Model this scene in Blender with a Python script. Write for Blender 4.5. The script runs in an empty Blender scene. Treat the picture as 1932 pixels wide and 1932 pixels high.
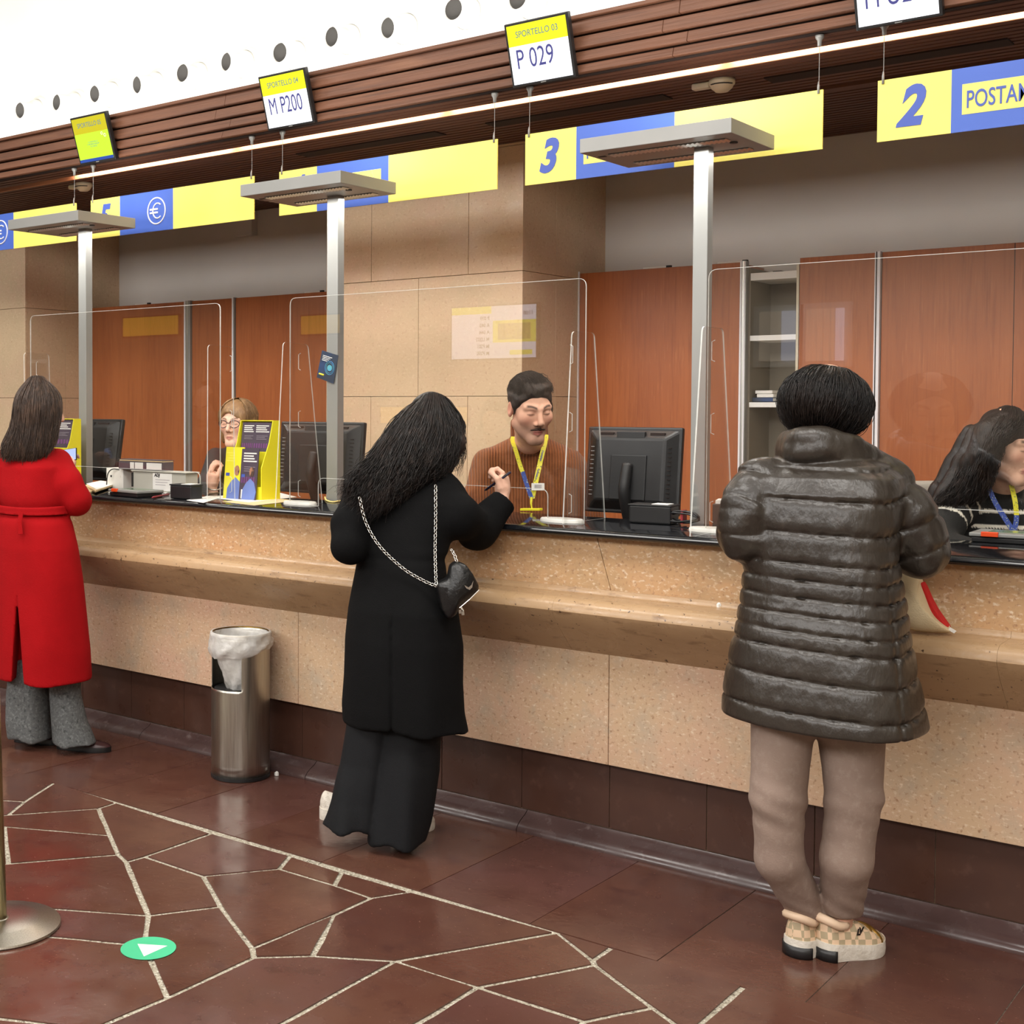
import bpy, bmesh, math, random
import numpy as np
from mathutils import Matrix, Vector
random.seed(7); np.random.seed(7)
sc = bpy.context.scene
col = sc.collection
# ------------------------------------------------------------------ camera
FOC, CX, CY = 2475.73, 591.46, 844.49          # focal length and principal point, pixels of the 1932 frame
YAW, PITCH, ROLL, CAMH = 0.7038, 0.0316, 0.0026, 1.5
def cam_axes():
    f = np.array([-math.sin(YAW)*math.cos(PITCH), math.cos(YAW)*math.cos(PITCH), -math.sin(PITCH)])
    r = np.array([math.cos(YAW), math.sin(YAW), 0.0]); u = np.cross(r, f)
    return (r*math.cos(ROLL)+u*math.sin(ROLL), -r*math.sin(ROLL)+u*math.cos(ROLL), f)
CR, CU, CF = cam_axes()
CAM = np.array([0, 0, CAMH])
cd = bpy.data.cameras.new('camera'); co = bpy.data.objects.new('camera', cd); col.objects.link(co)
cd.sensor_width = 36; cd.lens = FOC/1932*36; cd.clip_start = .05; cd.clip_end = 60
cd.shift_x = (966-CX)/1932; cd.shift_y = (CY-966)/1932
co.matrix_world = Matrix(((CR[0], CU[0], -CF[0], 0), (CR[1], CU[1], -CF[1], 0), (CR[2], CU[2], -CF[2], CAMH), (0, 0, 0, 1)))
sc.camera = co
# ------------------------------------------------------------------ view, world, lights
sc.view_settings.view_transform = 'Standard'; sc.view_settings.look = 'None'
sc.view_settings.gamma = 1; sc.view_settings.use_curve_mapping = False
sc.view_settings.exposure = 0.04
sc.cycles.transparent_max_bounces = 32; sc.cycles.max_bounces = 8; sc.cycles.diffuse_bounces = 4
sc.cycles.caustics_reflective = False; sc.cycles.caustics_refractive = False
sc.cycles.sample_clamp_indirect = 4
wd = bpy.data.worlds.new('world'); sc.world = wd; wd.use_nodes = True
wd.node_tree.nodes['Background'].inputs[0].default_value = (.9, .95, 1, 1)
wd.node_tree.nodes['Background'].inputs[1].default_value = .25
def area(name, loc, size, power, target, color=(1, .97, .92)):
    l = bpy.data.lights.new(name, 'AREA'); l.shape = 'RECTANGLE'; l.size, l.size_y = size; l.energy = power; l.color = color
    o = bpy.data.objects.new(name, l); col.objects.link(o); o.location = loc
    d = Vector(target)-Vector(loc); o.rotation_euler = d.to_track_quat('-Z', 'Y').to_euler()
    return o
# unseen area lights, added: overhead for the hall, upward to whiten the bulkhead
for i, x in enumerate((-7.5, -4.2, -0.9, 2.4)):
    area('added_ceiling_light', (x, 1.4, 5.3), (2.2, 1.6), 120, (x, 1.4, 0))
for x in (-9, -5, -1, 3):                 # added frontal light, set high so the acrylic doesn't mirror it
    area('added_front_light', (x, -4.4, 4.2), (3.6, 1.9), 215, (x, 4.0, 2.2), (1, .985, .965))
for x in (-9.0, -6.0, -3.0, 0.0):
    area('added_wall_wash', (x, 5.12, 3.06), (2.9, .18), 22, (x, 5.5, 4.6))  # added uplights without fixtures, to blow out the white bulkhead
# ------------------------------------------------------------------ pixel helpers: a pixel of the photograph to a point of the place
def ray(u, v): return (u-CX)/FOC*CR-(v-CY)/FOC*CU+CF
def atY(u, v, Y):
    d = ray(u, v); return CAM+d*(Y/d[1])
def atZ(u, v, z=0.0):
    d = ray(u, v); return CAM+d*((z-CAMH)/d[2])
def atX(u, v, X):
    d = ray(u, v); return CAM+d*(X/d[0])
def atD(u, v, d): return CAM+ray(u, v)*d        # at a distance d along the camera axis
# ------------------------------------------------------------------ object helpers
WORLD = set()
def tag(o, label=None, cat=None, group=None, kind=None):
    if label: o['label'] = label
    if cat: o['category'] = cat
    if group: o['group'] = group
    if kind: o['kind'] = kind
    return o
def thing(name, label, cat, loc=(0, 0, 0), group=None, kind=None, world=True, rz=0):
    """an Empty at the thing's base that parents its parts; world=True: parts are given in world coordinates"""
    o = bpy.data.objects.new(name, None); col.objects.link(o); o.location = tuple(loc); o.rotation_euler = (0, 0, rz)
    o.empty_display_size = .05
    tag(o, label, cat, group, kind)
    if world: WORLD.add(o.name)
    return o
def link(name, me, parent=None):
    o = bpy.data.objects.new(name, me); col.objects.link(o)
    if parent is not None:
        o.parent = parent
        if parent.name in WORLD: o.matrix_parent_inverse = Matrix.Translation(-Vector(parent.location))
    return o
def copy_tree(o, parent=None):
    c = o.copy(); col.objects.link(c)
    if parent is not None: c.parent = parent
    for ch in list(o.children): copy_tree(ch, c)
    return c
def catmull(pts, n):
    pts = [np.array(p, float) for p in pts]
    if len(pts) == 2: return [pts[0]+(pts[1]-pts[0])*k/n for k in range(n+1)]
    P = [2*pts[0]-pts[1]]+pts+[2*pts[-1]-pts[-2]]; out = []
    for i in range(1, len(P)-2):
        for k in range(n):
            t = k/n; a, b, c, d = P[i-1], P[i], P[i+1], P[i+2]
            out.append(.5*((2*b)+(c-a)*t+(2*a-5*b+4*c-d)*t*t+(3*b-a-3*c+d)*t**3))
    out.append(pts[-1]); return out
class MB:
    def __init__(s): s.v = []; s.f = []; s.m = []
    def add(s, vs, fs, mi=0):
        n = len(s.v); s.v += [tuple(map(float, p)) for p in vs]; s.f += [tuple(n+i for i in f) for f in fs]; s.m += [mi]*len(fs); return s
    def box(s, x0, x1, y0, y1, z0, z1, mi=0):
        return s.add([(x0, y0, z0), (x1, y0, z0), (x1, y1, z0), (x0, y1, z0), (x0, y0, z1), (x1, y0, z1), (x1, y1, z1), (x0, y1, z1)],
                     [(0, 3, 2, 1), (4, 5, 6, 7), (0, 1, 5, 4), (1, 2, 6, 5), (2, 3, 7, 6), (3, 0, 4, 7)], mi)
    def obox(s, c, ax, ay, az, mi=0):
        """box from a centre and three half-axis vectors"""
        c, ax, ay, az = (np.array(q, float) for q in (c, ax, ay, az))
        vs = [c+i*ax+j*ay+k*az for k in (-1, 1) for j in (-1, 1) for i in (-1, 1)]
        return s.add(vs, [(0, 2, 3, 1), (4, 5, 7, 6), (0, 1, 5, 4), (1, 3, 7, 5), (3, 2, 6, 7), (2, 0, 4, 6)], mi)
    def prism(s, poly, lift, mi=0, side=None):
        """closed prism: poly (3-D points) swept by the vector lift"""
        n = len(poly); a = [np.array(p, float) for p in poly]; b = [p+np.array(lift, float) for p in a]
        s.add(a+b, [tuple(range(n))[::-1], tuple(range(n, 2*n))], mi)
        k = len(s.v)-2*n
        for i in range(n):
            j = (i+1) % n; s.f.append((k+i, k+j, k+n+j, k+n+i)); s.m.append(mi if side is None else side)
        return s
    def tube(s, path, r, n=8, mi=0, caps=True, closed=False):
        path = [np.array(p, float) for p in path]; N = len(path)
        rr = r if hasattr(r, '__len__') else [r]*N
        up = np.array([0, 0, 1.0]); rings = []
        prev = None
        for i, p in enumerate(path):
            t = path[(i+1) % N if closed else min(i+1, N-1)]-path[(i-1) % N if closed else max(i-1, 0)]
            t = t/(np.linalg.norm(t)+1e-12)
            if prev is None:
                a = np.cross(t, up if abs(t[2]) < .9 else np.array([1.0, 0, 0]))
            else: a = prev-t*(prev@t)
            a /= np.linalg.norm(a)+1e-12; prev = a; b = np.cross(t, a)
            rings.append([p+rr[i]*(math.cos(2*math.pi*k/n)*a+math.sin(2*math.pi*k/n)*b) for k in range(n)])
        vs = [q for g in rings for q in g]; fs = []
        for i in range(N if closed else N-1):
            j = (i+1) % N
            for k in range(n): fs.append((i*n+k, i*n+(k+1) % n, j*n+(k+1) % n, j*n+k))
        if caps and not closed: fs += [tuple(range(n))[::-1], tuple((N-1)*n+k for k in range(n))]
        return s.add(vs, fs, mi)
    def lathe(s, prof, c=(0, 0, 0), n=32, mi=0, axis=None, a0=0, a1=2*math.pi):
        """prof: (radius, height) pairs about the z axis (or axis) through c"""
        c = np.array(c, float); w = np.array(axis if axis is not None else (0, 0, 1), float); w /= np.linalg.norm(w)
        u = np.cross(w, (0, 1, 0) if abs(w[1]) < .9 else (1, 0, 0)); u /= np.linalg.norm(u); v = np.cross(w, u)
        full = abs(a1-a0-2*math.pi) < 1e-6; m = n if full else n+1
        vs = [c+w*h+r*(math.cos(a0+(a1-a0)*k/n)*u+math.sin(a0+(a1-a0)*k/n)*v) for r, h in prof for k in range(m)]
        fs = [(i*m+k, i*m+(k+1) % m, (i+1)*m+(k+1) % m, (i+1)*m+k) for i in range(len(prof)-1) for k in range(n)]
        return s.add(vs, fs, mi)
    def grid(s, P, mi=0, wrap=False):
        """P: rows of points"""
        R, C_ = len(P), len(P[0]); vs = [p for r in P for p in r]
        fs = [(i*C_+k, i*C_+(k+1) % C_, (i+1)*C_+(k+1) % C_, (i+1)*C_+k) for i in range(R-1) for k in range(C_ if wrap else C_-1)]
        return s.add(vs, fs, mi)
    def build(s, name, mats, parent=None, bevel=0, smooth=False, seg=2, solid=0, sub=0, autos=None, off=0):
        me = bpy.data.meshes.new(name); me.from_pydata(s.v, [], s.f); 
        for m in (mats if isinstance(mats, (list, tuple)) else [mats]): me.materials.append(m)
        if any(s.m): me.polygons.foreach_set('material_index', s.m)
        if smooth: me.polygons.foreach_set('use_smooth', [True]*len(me.polygons))
        me.update()
        bm = bmesh.new(); bm.from_mesh(me); bmesh.ops.recalc_face_normals(bm, faces=bm.faces); bm.to_mesh(me); bm.free()
        o = link(name, me, parent)
        if solid:
            md = o.modifiers.new('solid', 'SOLIDIFY'); md.thickness = solid; md.offset = off
        if bevel:
            md = o.modifiers.new('bevel', 'BEVEL'); md.width = bevel; md.segments = seg; md.limit_method = 'ANGLE'; md.angle_limit = .6
            md.harden_normals = False
        if sub:
            md = o.modifiers.new('sub', 'SUBSURF'); md.levels = md.render_levels = sub
        if autos:
            me.polygons.foreach_set('use_smooth', [True]*len(me.polygons))
            bm = bmesh.new(); bm.from_mesh(me)
            for e in bm.edges:
                if len(e.link_faces) == 2 and e.calc_face_angle(0) > autos: e.smooth = False
            bm.to_mesh(me); bm.free()
        return o
def box(name, m, parent, x0, x1, y0, y1, z0, z1, bevel=0): return MB().box(x0, x1, y0, y1, z0, z1).build(name, m, parent, bevel)
def text(body, size, m, parent, origin, ex, ey, name='lettering', sx=1.0, shear=0, weight=0, depth=.0008, align='LEFT', space=1.0):
    """raised lettering: origin, unit reading direction ex, unit up direction ey"""
    cu = bpy.data.curves.new(name, 'FONT'); cu.body = body; cu.size = size; cu.shear = shear; cu.offset = weight; cu.extrude = depth
    cu.align_x = align; cu.align_y = 'CENTER'; cu.resolution_u = 4; cu.space_character = space
    t = bpy.data.objects.new('tmp_text', cu); col.objects.link(t)
    dg = bpy.context.evaluated_depsgraph_get(); dg.update()
    me = bpy.data.meshes.new_from_object(t.evaluated_get(dg)); bpy.data.objects.remove(t)
    ex = Vector(ex).normalized(); ey = Vector(ey).normalized(); ez = ex.cross(ey)
    mt = Matrix(((ex[0]*sx, ey[0], ez[0], origin[0]), (ex[1]*sx, ey[1], ez[1], origin[1]), (ex[2]*sx, ey[2], ez[2], origin[2]), (0, 0, 0, 1)))
    me.transform(mt); me.materials.clear(); me.materials.append(m); me.name = name
    return link(name, me, parent)
# ------------------------------------------------------------------ materials (all procedural)
def s2l(c):
    return tuple(((x/255)/12.92 if x/255 <= .04045 else ((x/255+.055)/1.055)**2.4) for x in c)
def mat(name, rgb, rough=.5, metal=0, layers=(), bump=None, emit=None, spec=.5, coat=0, alpha=1, sheen=0, rvar=None, stretch=None, vcol=None, coords='Position', sub=0):
    """rgb: sRGB 0-255.  layers: (scale, detail, rgb, lo, hi[, stretch]) noise-mixed colours.  bump: (scale, strength[, stretch])"""
    m = bpy.data.materials.new(name); m.use_nodes = True; nt = m.node_tree; N = nt.nodes; L = nt.links
    b = N['Principled BSDF']; c = s2l(rgb)
    b.inputs['Base Color'].default_value = (*c, 1); b.inputs['Roughness'].default_value = rough; b.inputs['Metallic'].default_value = metal
    b.inputs['Specular IOR Level'].default_value = spec; b.inputs['Coat Weight'].default_value = coat; b.inputs['Coat Roughness'].default_value = .08
    b.inputs['Alpha'].default_value = alpha
    if sheen: b.inputs['Sheen Weight'].default_value = sheen; b.inputs['Sheen Roughness'].default_value = .5
    if sub: b.inputs['Subsurface Weight'].default_value = sub; b.inputs['Subsurface Radius'].default_value = (.012, .005, .003); b.inputs['Subsurface Scale'].default_value = 1
    if emit: b.inputs['Emission Color'].default_value = (*s2l(emit[0]), 1); b.inputs['Emission Strength'].default_value = emit[1]
    if layers or bump or rvar:
        if coords == 'Position': src = N.new('ShaderNodeNewGeometry').outputs['Position']
        else: src = N.new('ShaderNodeTexCoord').outputs[coords]
        def coord(st):
            if not st: return src
            mp = N.new('ShaderNodeMapping'); mp.inputs['Scale'].default_value = st; L.new(src, mp.inputs[0]); return mp.outputs[0]
        cur = None
        if vcol:
            a = N.new('ShaderNodeVertexColor'); a.layer_name = vcol; cur = a.outputs[0]
        for i, ly in enumerate(layers):
            n = N.new('ShaderNodeTexNoise'); n.inputs['Scale'].default_value = ly[0]; n.inputs['Detail'].default_value = ly[1]; n.inputs['Roughness'].default_value = .6
            L.new(coord(ly[5] if len(ly) > 5 else stretch), n.inputs['Vector'])
            mr = N.new('ShaderNodeMapRange'); mr.inputs[1].default_value = ly[3]; mr.inputs[2].default_value = ly[4]; L.new(n.outputs[0], mr.inputs[0])
            mx = N.new('ShaderNodeMix'); mx.data_type = 'RGBA'; L.new(mr.outputs[0], mx.inputs[0])
            mx.inputs[6].default_value = (*c, 1); mx.inputs[7].default_value = (*s2l(ly[2]), 1)
            if cur is not None: L.new(cur, mx.inputs[6])
            cur = mx.outputs[2]
        if cur is not None: L.new(cur, b.inputs['Base Color'])
        if bump:
            n = N.new('ShaderNodeTexNoise'); n.inputs['Scale'].default_value = bump[0]; n.inputs['Detail'].default_value = 5
            L.new(coord(bump[2] if len(bump) > 2 else stretch), n.inputs['Vector'])
            bp = N.new('ShaderNodeBump'); bp.inputs['Strength'].default_value = bump[1]; bp.inputs['Distance'].default_value = .01
            L.new(n.outputs[0], bp.inputs['Height']); L.new(bp.outputs[0], b.inputs['Normal'])
        if rvar:
            n = N.new('ShaderNodeTexNoise'); n.inputs['Scale'].default_value = rvar[0]; n.inputs['Detail'].default_value = 6; L.new(coord(stretch), n.inputs['Vector'])
            mr = N.new('ShaderNodeMapRange'); mr.inputs[1].default_value = .35; mr.inputs[2].default_value = .7
            mr.inputs[3].default_value = rvar[1]; mr.inputs[4].default_value = rvar[2]; L.new(n.outputs[0], mr.inputs[0]); L.new(mr.outputs[0], b.inputs['Roughness'])
    elif vcol:
        a = N.new('ShaderNodeVertexColor'); a.layer_name = vcol; L.new(a.outputs[0], b.inputs['Base Color'])
    return m
def clear_mat(name, tint=(1, 1, 1), ior=1.45, veil=.0):
    m = bpy.data.materials.new(name); m.use_nodes = True; nt = m.node_tree; N = nt.nodes; L = nt.links
    N.remove(N['Principled BSDF']); out = N['Material Output']
    tr = N.new('ShaderNodeBsdfTransparent'); tr.inputs[0].default_value = (*tint, 1)
    gl = N.new('ShaderNodeBsdfGlossy'); gl.inputs['Roughness'].default_value = 0.0
    lw = N.new('ShaderNodeLayerWeight'); lw.inputs[0].default_value = .5
    pw = N.new('ShaderNodeMath'); pw.operation = 'POWER'; pw.inputs[1].default_value = 5; L.new(lw.outputs['Facing'], pw.inputs[0])
    ma = N.new('ShaderNodeMath'); ma.operation = 'MULTIPLY_ADD'; ma.inputs[1].default_value = .94; ma.inputs[2].default_value = .045; L.new(pw.outputs[0], ma.inputs[0])
    mx = N.new('ShaderNodeMixShader'); L.new(ma.outputs[0], mx.inputs[0]); L.new(tr.outputs[0], mx.inputs[1]); L.new(gl.outputs[0], mx.inputs[2])
    L.new(mx.outputs[0], out.inputs[0])
    return m
MT = {}
def stone(name, base, a, b_, flecks=(222, 202, 176), specks=(158, 120, 90), rough=.32, sc_=1.0, coat=0):
    return mat(name, base, rough, layers=[(2.2*sc_, 4, a, .42, .68), (5.5*sc_, 5, b_, .5, .72), (15*sc_, 6, b_, .55, .75), (58*sc_, 4, flecks, .55, .70, (1, 1, 1.7)), (72*sc_, 3, specks, .57, .72)], bump=(60, .05), rvar=(9, rough*.8, rough*1.35), coat=coat)
MT['stone'] = stone('beige_limestone', (200, 170, 138), (204, 166, 142), (184, 166, 144))
MT['stone_up'] = stone('beige_limestone_upper', (192, 157, 118), (198, 154, 114), (174, 146, 112))
MT['ledge'] = mat('worn_ledge_stone', (178, 146, 110), .34, layers=[(3, 5, (160, 128, 94), .45, .7, (.6, 1, 2.2)), (26, 5, (138, 108, 78), .58, .72, (.4, 1, 1.6)), (60, 2, (88, 66, 48), .67, .72)], bump=(40, .12), rvar=(14, .22, .5))
MT['pier'] = stone('smooth_limestone', (206, 181, 148), (206, 174, 146), (198, 175, 142), flecks=(214, 192, 160), specks=(190, 158, 128), rough=.38, sc_=.8)
MT['kick'] = mat('dark_porphyry_tile', (74, 48, 38), .34, layers=[(3, 4, (64, 40, 33), .4, .7), (20, 4, (84, 58, 48), .58, .75)], bump=(30, .04), rvar=(8, .26, .5))
MT['grout'] = mat('terrazzo_grout', (158, 150, 132), .75, layers=[(160, 2, (205, 200, 186), .52, .62), (120, 2, (96, 86, 72), .56, .64)], bump=(120, .3))
MT['joint'] = mat('fine_joint', (150, 128, 104), .8, layers=[(40, 3, (120, 98, 78), .45, .65)])
MT['cove'] = mat('glossy_cove_stone', (74, 56, 54), .22, layers=[(4, 4, (62, 46, 44), .4, .7), (30, 4, (98, 84, 82), .6, .74)], bump=(20, .05), rvar=(10, .16, .4))
def slab_mat(i):
    base = [(85, 55, 45), (79, 50, 41), (91, 60, 48), (83, 54, 47)][i]
    return mat('porphyry_slab_%d' % i, base, .3, layers=[(2.2, 4, [(78, 46, 39), (90, 55, 44), (84, 50, 41), (90, 58, 53)][i], .4, .7), (11, 6, [(74, 46, 40), (72, 42, 36), (80, 50, 42), (76, 48, 43)][i], .52, .7), (7, 8, (112, 92, 82), .66, .82, (.35, 1.4, 1)), (90, 2, (120, 90, 78), .68, .76)], bump=(45, .04), rvar=(6, .12, .33))
for i in range(4): MT['slab%d' % i] = slab_mat(i)
MT['granite'] = mat('black_polished_granite', (22, 23, 26), .07, layers=[(300, 2, (48, 50, 54), .62, .7)], rvar=(14, .05, .13))
MT['beamwood'] = mat('brown_stained_board', (112, 72, 50), .55, layers=[(2.5, 3, (96, 60, 41), .42, .68, (.5, 3, 3)), (16, 5, (80, 50, 34), .5, .74, (.12, 3, 3)), (3, 2, (130, 88, 62), .6, .75, (.4, 3, 3))], bump=(30, .2, (.1, 3, 3)))
MT['slatwood'] = mat('dark_slat_wood', (92, 56, 40), .6, layers=[(14, 4, (70, 41, 29), .45, .7, (.12, 3, 3))])
MT['gapdark'] = mat('dark_backing', (34, 20, 15), .9)
MT['cabwood'] = mat('reddish_cherry_veneer', (170, 98, 52), .42, layers=[(2.0, 3, (156, 86, 44), .4, .7, (2.5, 2.5, .35)), (26, 5, (146, 80, 42), .5, .75, (2.5, 2.5, .12)), (60, 3, (182, 112, 64), .58, .74, (2.5, 2.5, .1))], bump=(60, .03, (2.5, 2.5, .15)))
MT['alu'] = mat('brushed_aluminium', (196, 196, 192), .35, 1.0)
MT['lampgrey'] = mat('silver_grey_lacquer', (150, 150, 147), .42, .2, layers=[(3, 2, (145, 146, 143), .4, .6)])
MT['greywall'] = mat('grey_plaster', (204, 198, 191), .85, layers=[(1.2, 3, (196, 190, 182), .4, .7)], bump=(90, .05))
MT['white'] = mat('white_paint', (238, 238, 234), .6, layers=[(1, 2, (232, 231, 226), .4, .7)])
MT['whiteplastic'] = mat('white_plastic', (232, 230, 224), .4, layers=[(3, 2, (226, 223, 214), .4, .7)])
MT['cream'] = mat('cream_plastic', (214, 205, 180), .45, layers=[(6, 2, (206, 196, 170), .4, .7)])
MT['black'] = mat('black_plastic', (26, 26, 27), .38, layers=[(8, 2, (32, 32, 33), .4, .7)], bump=(400, .04))
MT['blacksoft'] = mat('black_satin', (20, 20, 21), .55, layers=[(8, 2, (27, 27, 28), .4, .7)])
MT['steel'] = mat('brushed_steel', (186, 182, 172), .3, 1.0, layers=[(40, 3, (166, 160, 150), .4, .7, (6, 6, .15))], bump=(60, .03, (6, 6, .1)))
MT['brass'] = mat('dull_brass_tube', (176, 160, 122), .3, 1.0, layers=[(3, 2, (160, 144, 108), .4, .7)])
MT['signyellow'] = mat('yellow_sign_panel', (250, 237, 118), .5, layers=[(2, 2, (248, 233, 108), .4, .7)])
MT['signblue'] = mat('blue_sign_panel', (70, 104, 196), .5, layers=[(2, 2, (66, 98, 188), .4, .7)])
MT['signink'] = mat('sign_blue_ink', (68, 92, 180), .5, layers=[(2, 2, (64, 86, 172), .4, .7)])
MT['signwhite'] = mat('sign_white_ink', (240, 240, 244), .5, layers=[(2, 2, (234, 234, 240), .4, .7)])
MT['paper'] = mat('white_paper', (236, 234, 228), .8, layers=[(8, 2, (228, 226, 220), .4, .7)])
MT['kraft'] = mat('manila_paper', (216, 190, 146), .8, layers=[(8, 2, (206, 178, 132), .4, .7)])
MT['yellowcard'] = mat('yellow_card', (236, 226, 40), .5, layers=[(3, 2, (230, 218, 34), .4, .7)])
MT['purplecard'] = mat('purple_leaflet', (72, 60, 74), .5, layers=[(3, 2, (64, 53, 66), .4, .7)])
MT['clear'] = clear_mat('clear_acrylic', (.985, .985, .98))
MT['edge'] = mat('acrylic_edge_glow', (238, 238, 232), .25, alpha=.62, emit=None, layers=[(20, 2, (220, 222, 216), .4, .6)])  # white tint stands in for light glowing at the cut rims
def screen(name, rgb, s=1.0): return mat(name, (8, 8, 8), .25, emit=(rgb, s))
MT['scr_white'] = screen('lit_screen_white', (252, 252, 255), 1.6)
MT['scr_yellow'] = screen('lit_screen_yellow', (250, 250, 40), 1.15)
MT['scr_gold'] = screen('lit_screen_gold', (222, 208, 40), 1.0)
MT['scr_green'] = screen('lit_screen_lime', (208, 255, 60), 1.15)
MT['scr_blue'] = screen('lit_screen_blue', (52, 88, 180), 1.0)
MT['scr_ink'] = screen('lit_screen_ink', (84, 84, 150), 1.0)
MT['scr_inkpale'] = screen('lit_screen_ink_pale', (122, 150, 150), 1.0)
# ================================================================== THE SETTING
YT, YS, YU, YB = 4.04, 4.0, 4.03, 3.975      # planes of kick tiles, lower stone, upper stone, worktop front
XL, XR = -15.5, 5.0
XA, XB = -11.0, XR-.02
# ---- floor: crazy paving cut from slabs, border strip along the counter
floor = thing('floor', None, None, (0, 0, 0), kind='structure')
MB().box(XL-1, XR+1, -7.2, 7.2, -.12, -.004).build('grout_bed', MT['grout'], floor)
px = dict(a=(105, 1475), b=(220, 1514), c=(400, 1572), d=(548, 1614), e=(645, 1645), f=(775, 1682), g=(1052, 1759), h=(1155, 1787), i=(1408, 1857), j=(1672, 1932),
          a1=(47, 1512), q1=(16, 1537), k=(186, 1525), l=(207, 1576), m=(223, 1612), n=(238, 1626), o=(280, 1727), s=(273, 1616), t=(383, 1653), u=(527, 1639), v=(631, 1670),
          w=(700, 1694), y=(628, 1727), z=(476, 1789), A=(590, 1803), B=(416, 1710), C=(479, 1806), D=(316, 1882), E=(746, 1813), F=(901, 1862), G=(1103, 1927), H=(1122, 1820),
          N=(1231, 1901), I=(1118, 1812), s1=(272, 1783), r=(16, 1629), l2=(8, 1559), X1=(-150, 1391), X2=(-150, 1500), Xm=(-100, 1549), X5=(-150, 1640), X6=(-150, 1697), X7=(-150, 1746),
          K1=(177, 1941), K2=(-150, 1905), K3=(400, 2004), K4=(640, 2024), K5=(1300, 1951), K6=(1050, 1962), K7=(1960, 2018), K8=(1560, 2180), K9=(1180, 2080), K10=(-150, 2120), K11=(330, 2160))
FL = {k: atZ(*p)[:2] for k, p in px.items()}
faces = ['X1 a a1 X2', 'X2 a1 q1 Xm', 'a b k q1 a1', 'Xm q1 k l l2', 'l2 l m r', 'Xm l2 r X5', 'X5 r m n o X6', 'X6 o s1 X7', 'X7 s1 D K1 K2', 'K2 K1 K11 K10', 'o B z C D s1', 'n s t B o',
         'k b c s n m l', 's c d u t', 'd e v u', 'e f w v', 't u v w y z B', 'z y A C', 'y w f g E A', 'D C A E K3 K1', 'E F K4 K3', 'E g I H F', 'g h I', 'I h i K5 N H', 'F H N G', 'F G K6 K4', 'G N K5 K9 K6', 'i j K7 K8 K9 K5', 'K1 K3 K11', 'K3 K4 K6 K9 K11']
def inset(poly, d):
    P = [np.array(p) for p in poly]; n = len(P)
    ar = sum(P[i][0]*P[(i+1) % n][1]-P[(i+1) % n][0]*P[i][1] for i in range(n))
    if ar < 0: P = P[::-1]
    out = []
    for i in range(n):
        p0, p1, p2 = P[i-1], P[i], P[(i+1) % n]
        e1 = (p1-p0)/np.linalg.norm(p1-p0); e2 = (p2-p1)/np.linalg.norm(p2-p1)
        n1 = np.array([-e1[1], e1[0]]); n2 = np.array([-e2[1], e2[0]])
        bis = n1+n2; k = 2/max(.35, bis@bis)
        out.append(p1+bis*d*k/1.0 if False else p1+bis/(max(.5, 1+n1@n2))*d)
    return out
def slab(poly, mi, name='paving_slab', d=.0085, wob=.0012):
    q = inset(poly, d); pts = []
    for i in range(len(q)):                       # hand-cut, slightly wandering edges
        a, b = q[i], q[(i+1) % len(q)]; L_ = np.linalg.norm(b-a); k = max(1, int(L_/.09))
        for t in range(k): pts.append(a+(b-a)*t/k+(np.random.randn(2)*wob if 0 < t else 0))
    z = random.uniform(-.0006, .0006)
    MB().prism([(p[0], p[1], -.03) for p in pts], (0, 0, .03+z)).build(name, MT['slab%d' % mi], floor)
for k, f in enumerate(faces): slab([FL[q] for q in f.split()], (k*7+k//3) % 4)
YG = 3.275                                        # the long joint parallel to the counter
sx = [atZ(1200, 1628)[0]+.395*k for k in range(-30, 15)]
for k in range(len(sx)-1): slab([(sx[k], YG+.004), (sx[k+1], YG+.004), (sx[k+1], 4.1), (sx[k], 4.1)], (k*5+k//2) % 4, 'border_slab', d=.0014, wob=.0002)
# paving carried on beyond the picture, plain large slabs
for gx in np.arange(-15.0, 4.6, 1.15):
    for gy in np.arange(-4.4, 3.3, 1.02):
        c_ = np.array([gx+.57, gy+.5])
        pq = [(gx, gy), (gx+1.15, gy), (gx+1.15, min(gy+1.02, YG-.004)), (gx, min(gy+1.02, YG-.004))]
        if gx+1.15 < FL['X2'][0]-.02 or (gy+1.02 < 1.86 and not (-3.4 < gx < .0 and gy > .7)) or gx > -.62: slab(pq, int(abs(gx*3+gy*5)) % 4)
# ---- glossy cove at the foot of the counter
base_f = thing('baseboard_front', None, None, (-3, 4, 0), kind='structure')
cv = [(3.965, 0.0), (3.967, .012), (3.980, .026), (4.000, .038), (4.022, .047), (4.034, .056), (4.038, .060), (4.06, .060), (4.06, 0)]
xs = list(np.arange(atY(984, 1555, 4.0)[0]-.985*9, 5, .985))
for k in range(len(xs)-1):
    MB().prism([(xs[k]+.0015, y, z) for y, z in cv], (.982, 0, 0)).build('cove_piece', MT['cove'], base_f, autos=.7)
# ---- counter: stone panels on a recessed dark tiled kick, bull-nosed stone ledge
counter = thing('service_counter', 'long beige stone post office counter with bull-nosed ledge and dark tiled foot', 'counter', (-3, 4.3, 0))
box('core', MT['joint'], counter, XA, XB, 4.045, 4.40, .0, 1.05)
tx = [atY(q, 1500, YT)[0] for q in (176, 275, 572, 984, 1150, 1365)]
step = (atY(1150, 1500, YT)[0]-atY(984, 1500, YT)[0]); t0 = atY(984, 1500, YT)[0]
for k in range(-24, 18): box('kick_tile', MT['kick'], counter, t0+k*step+.0012, t0+(k+1)*step-.0012, YT, YT+.02, .0625, .292, .0012)
s0 = atY(1148, 1350, YS)[0]; sw = s0-atY(562.5, 1300, YS)[0]
for k in range(-5, 5): box('stone_panel', MT['stone'], counter, s0+(k-1)*sw+.0012, s0+k*sw-.0012, YS, YS+.03, .290, .676, .0015)
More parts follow.
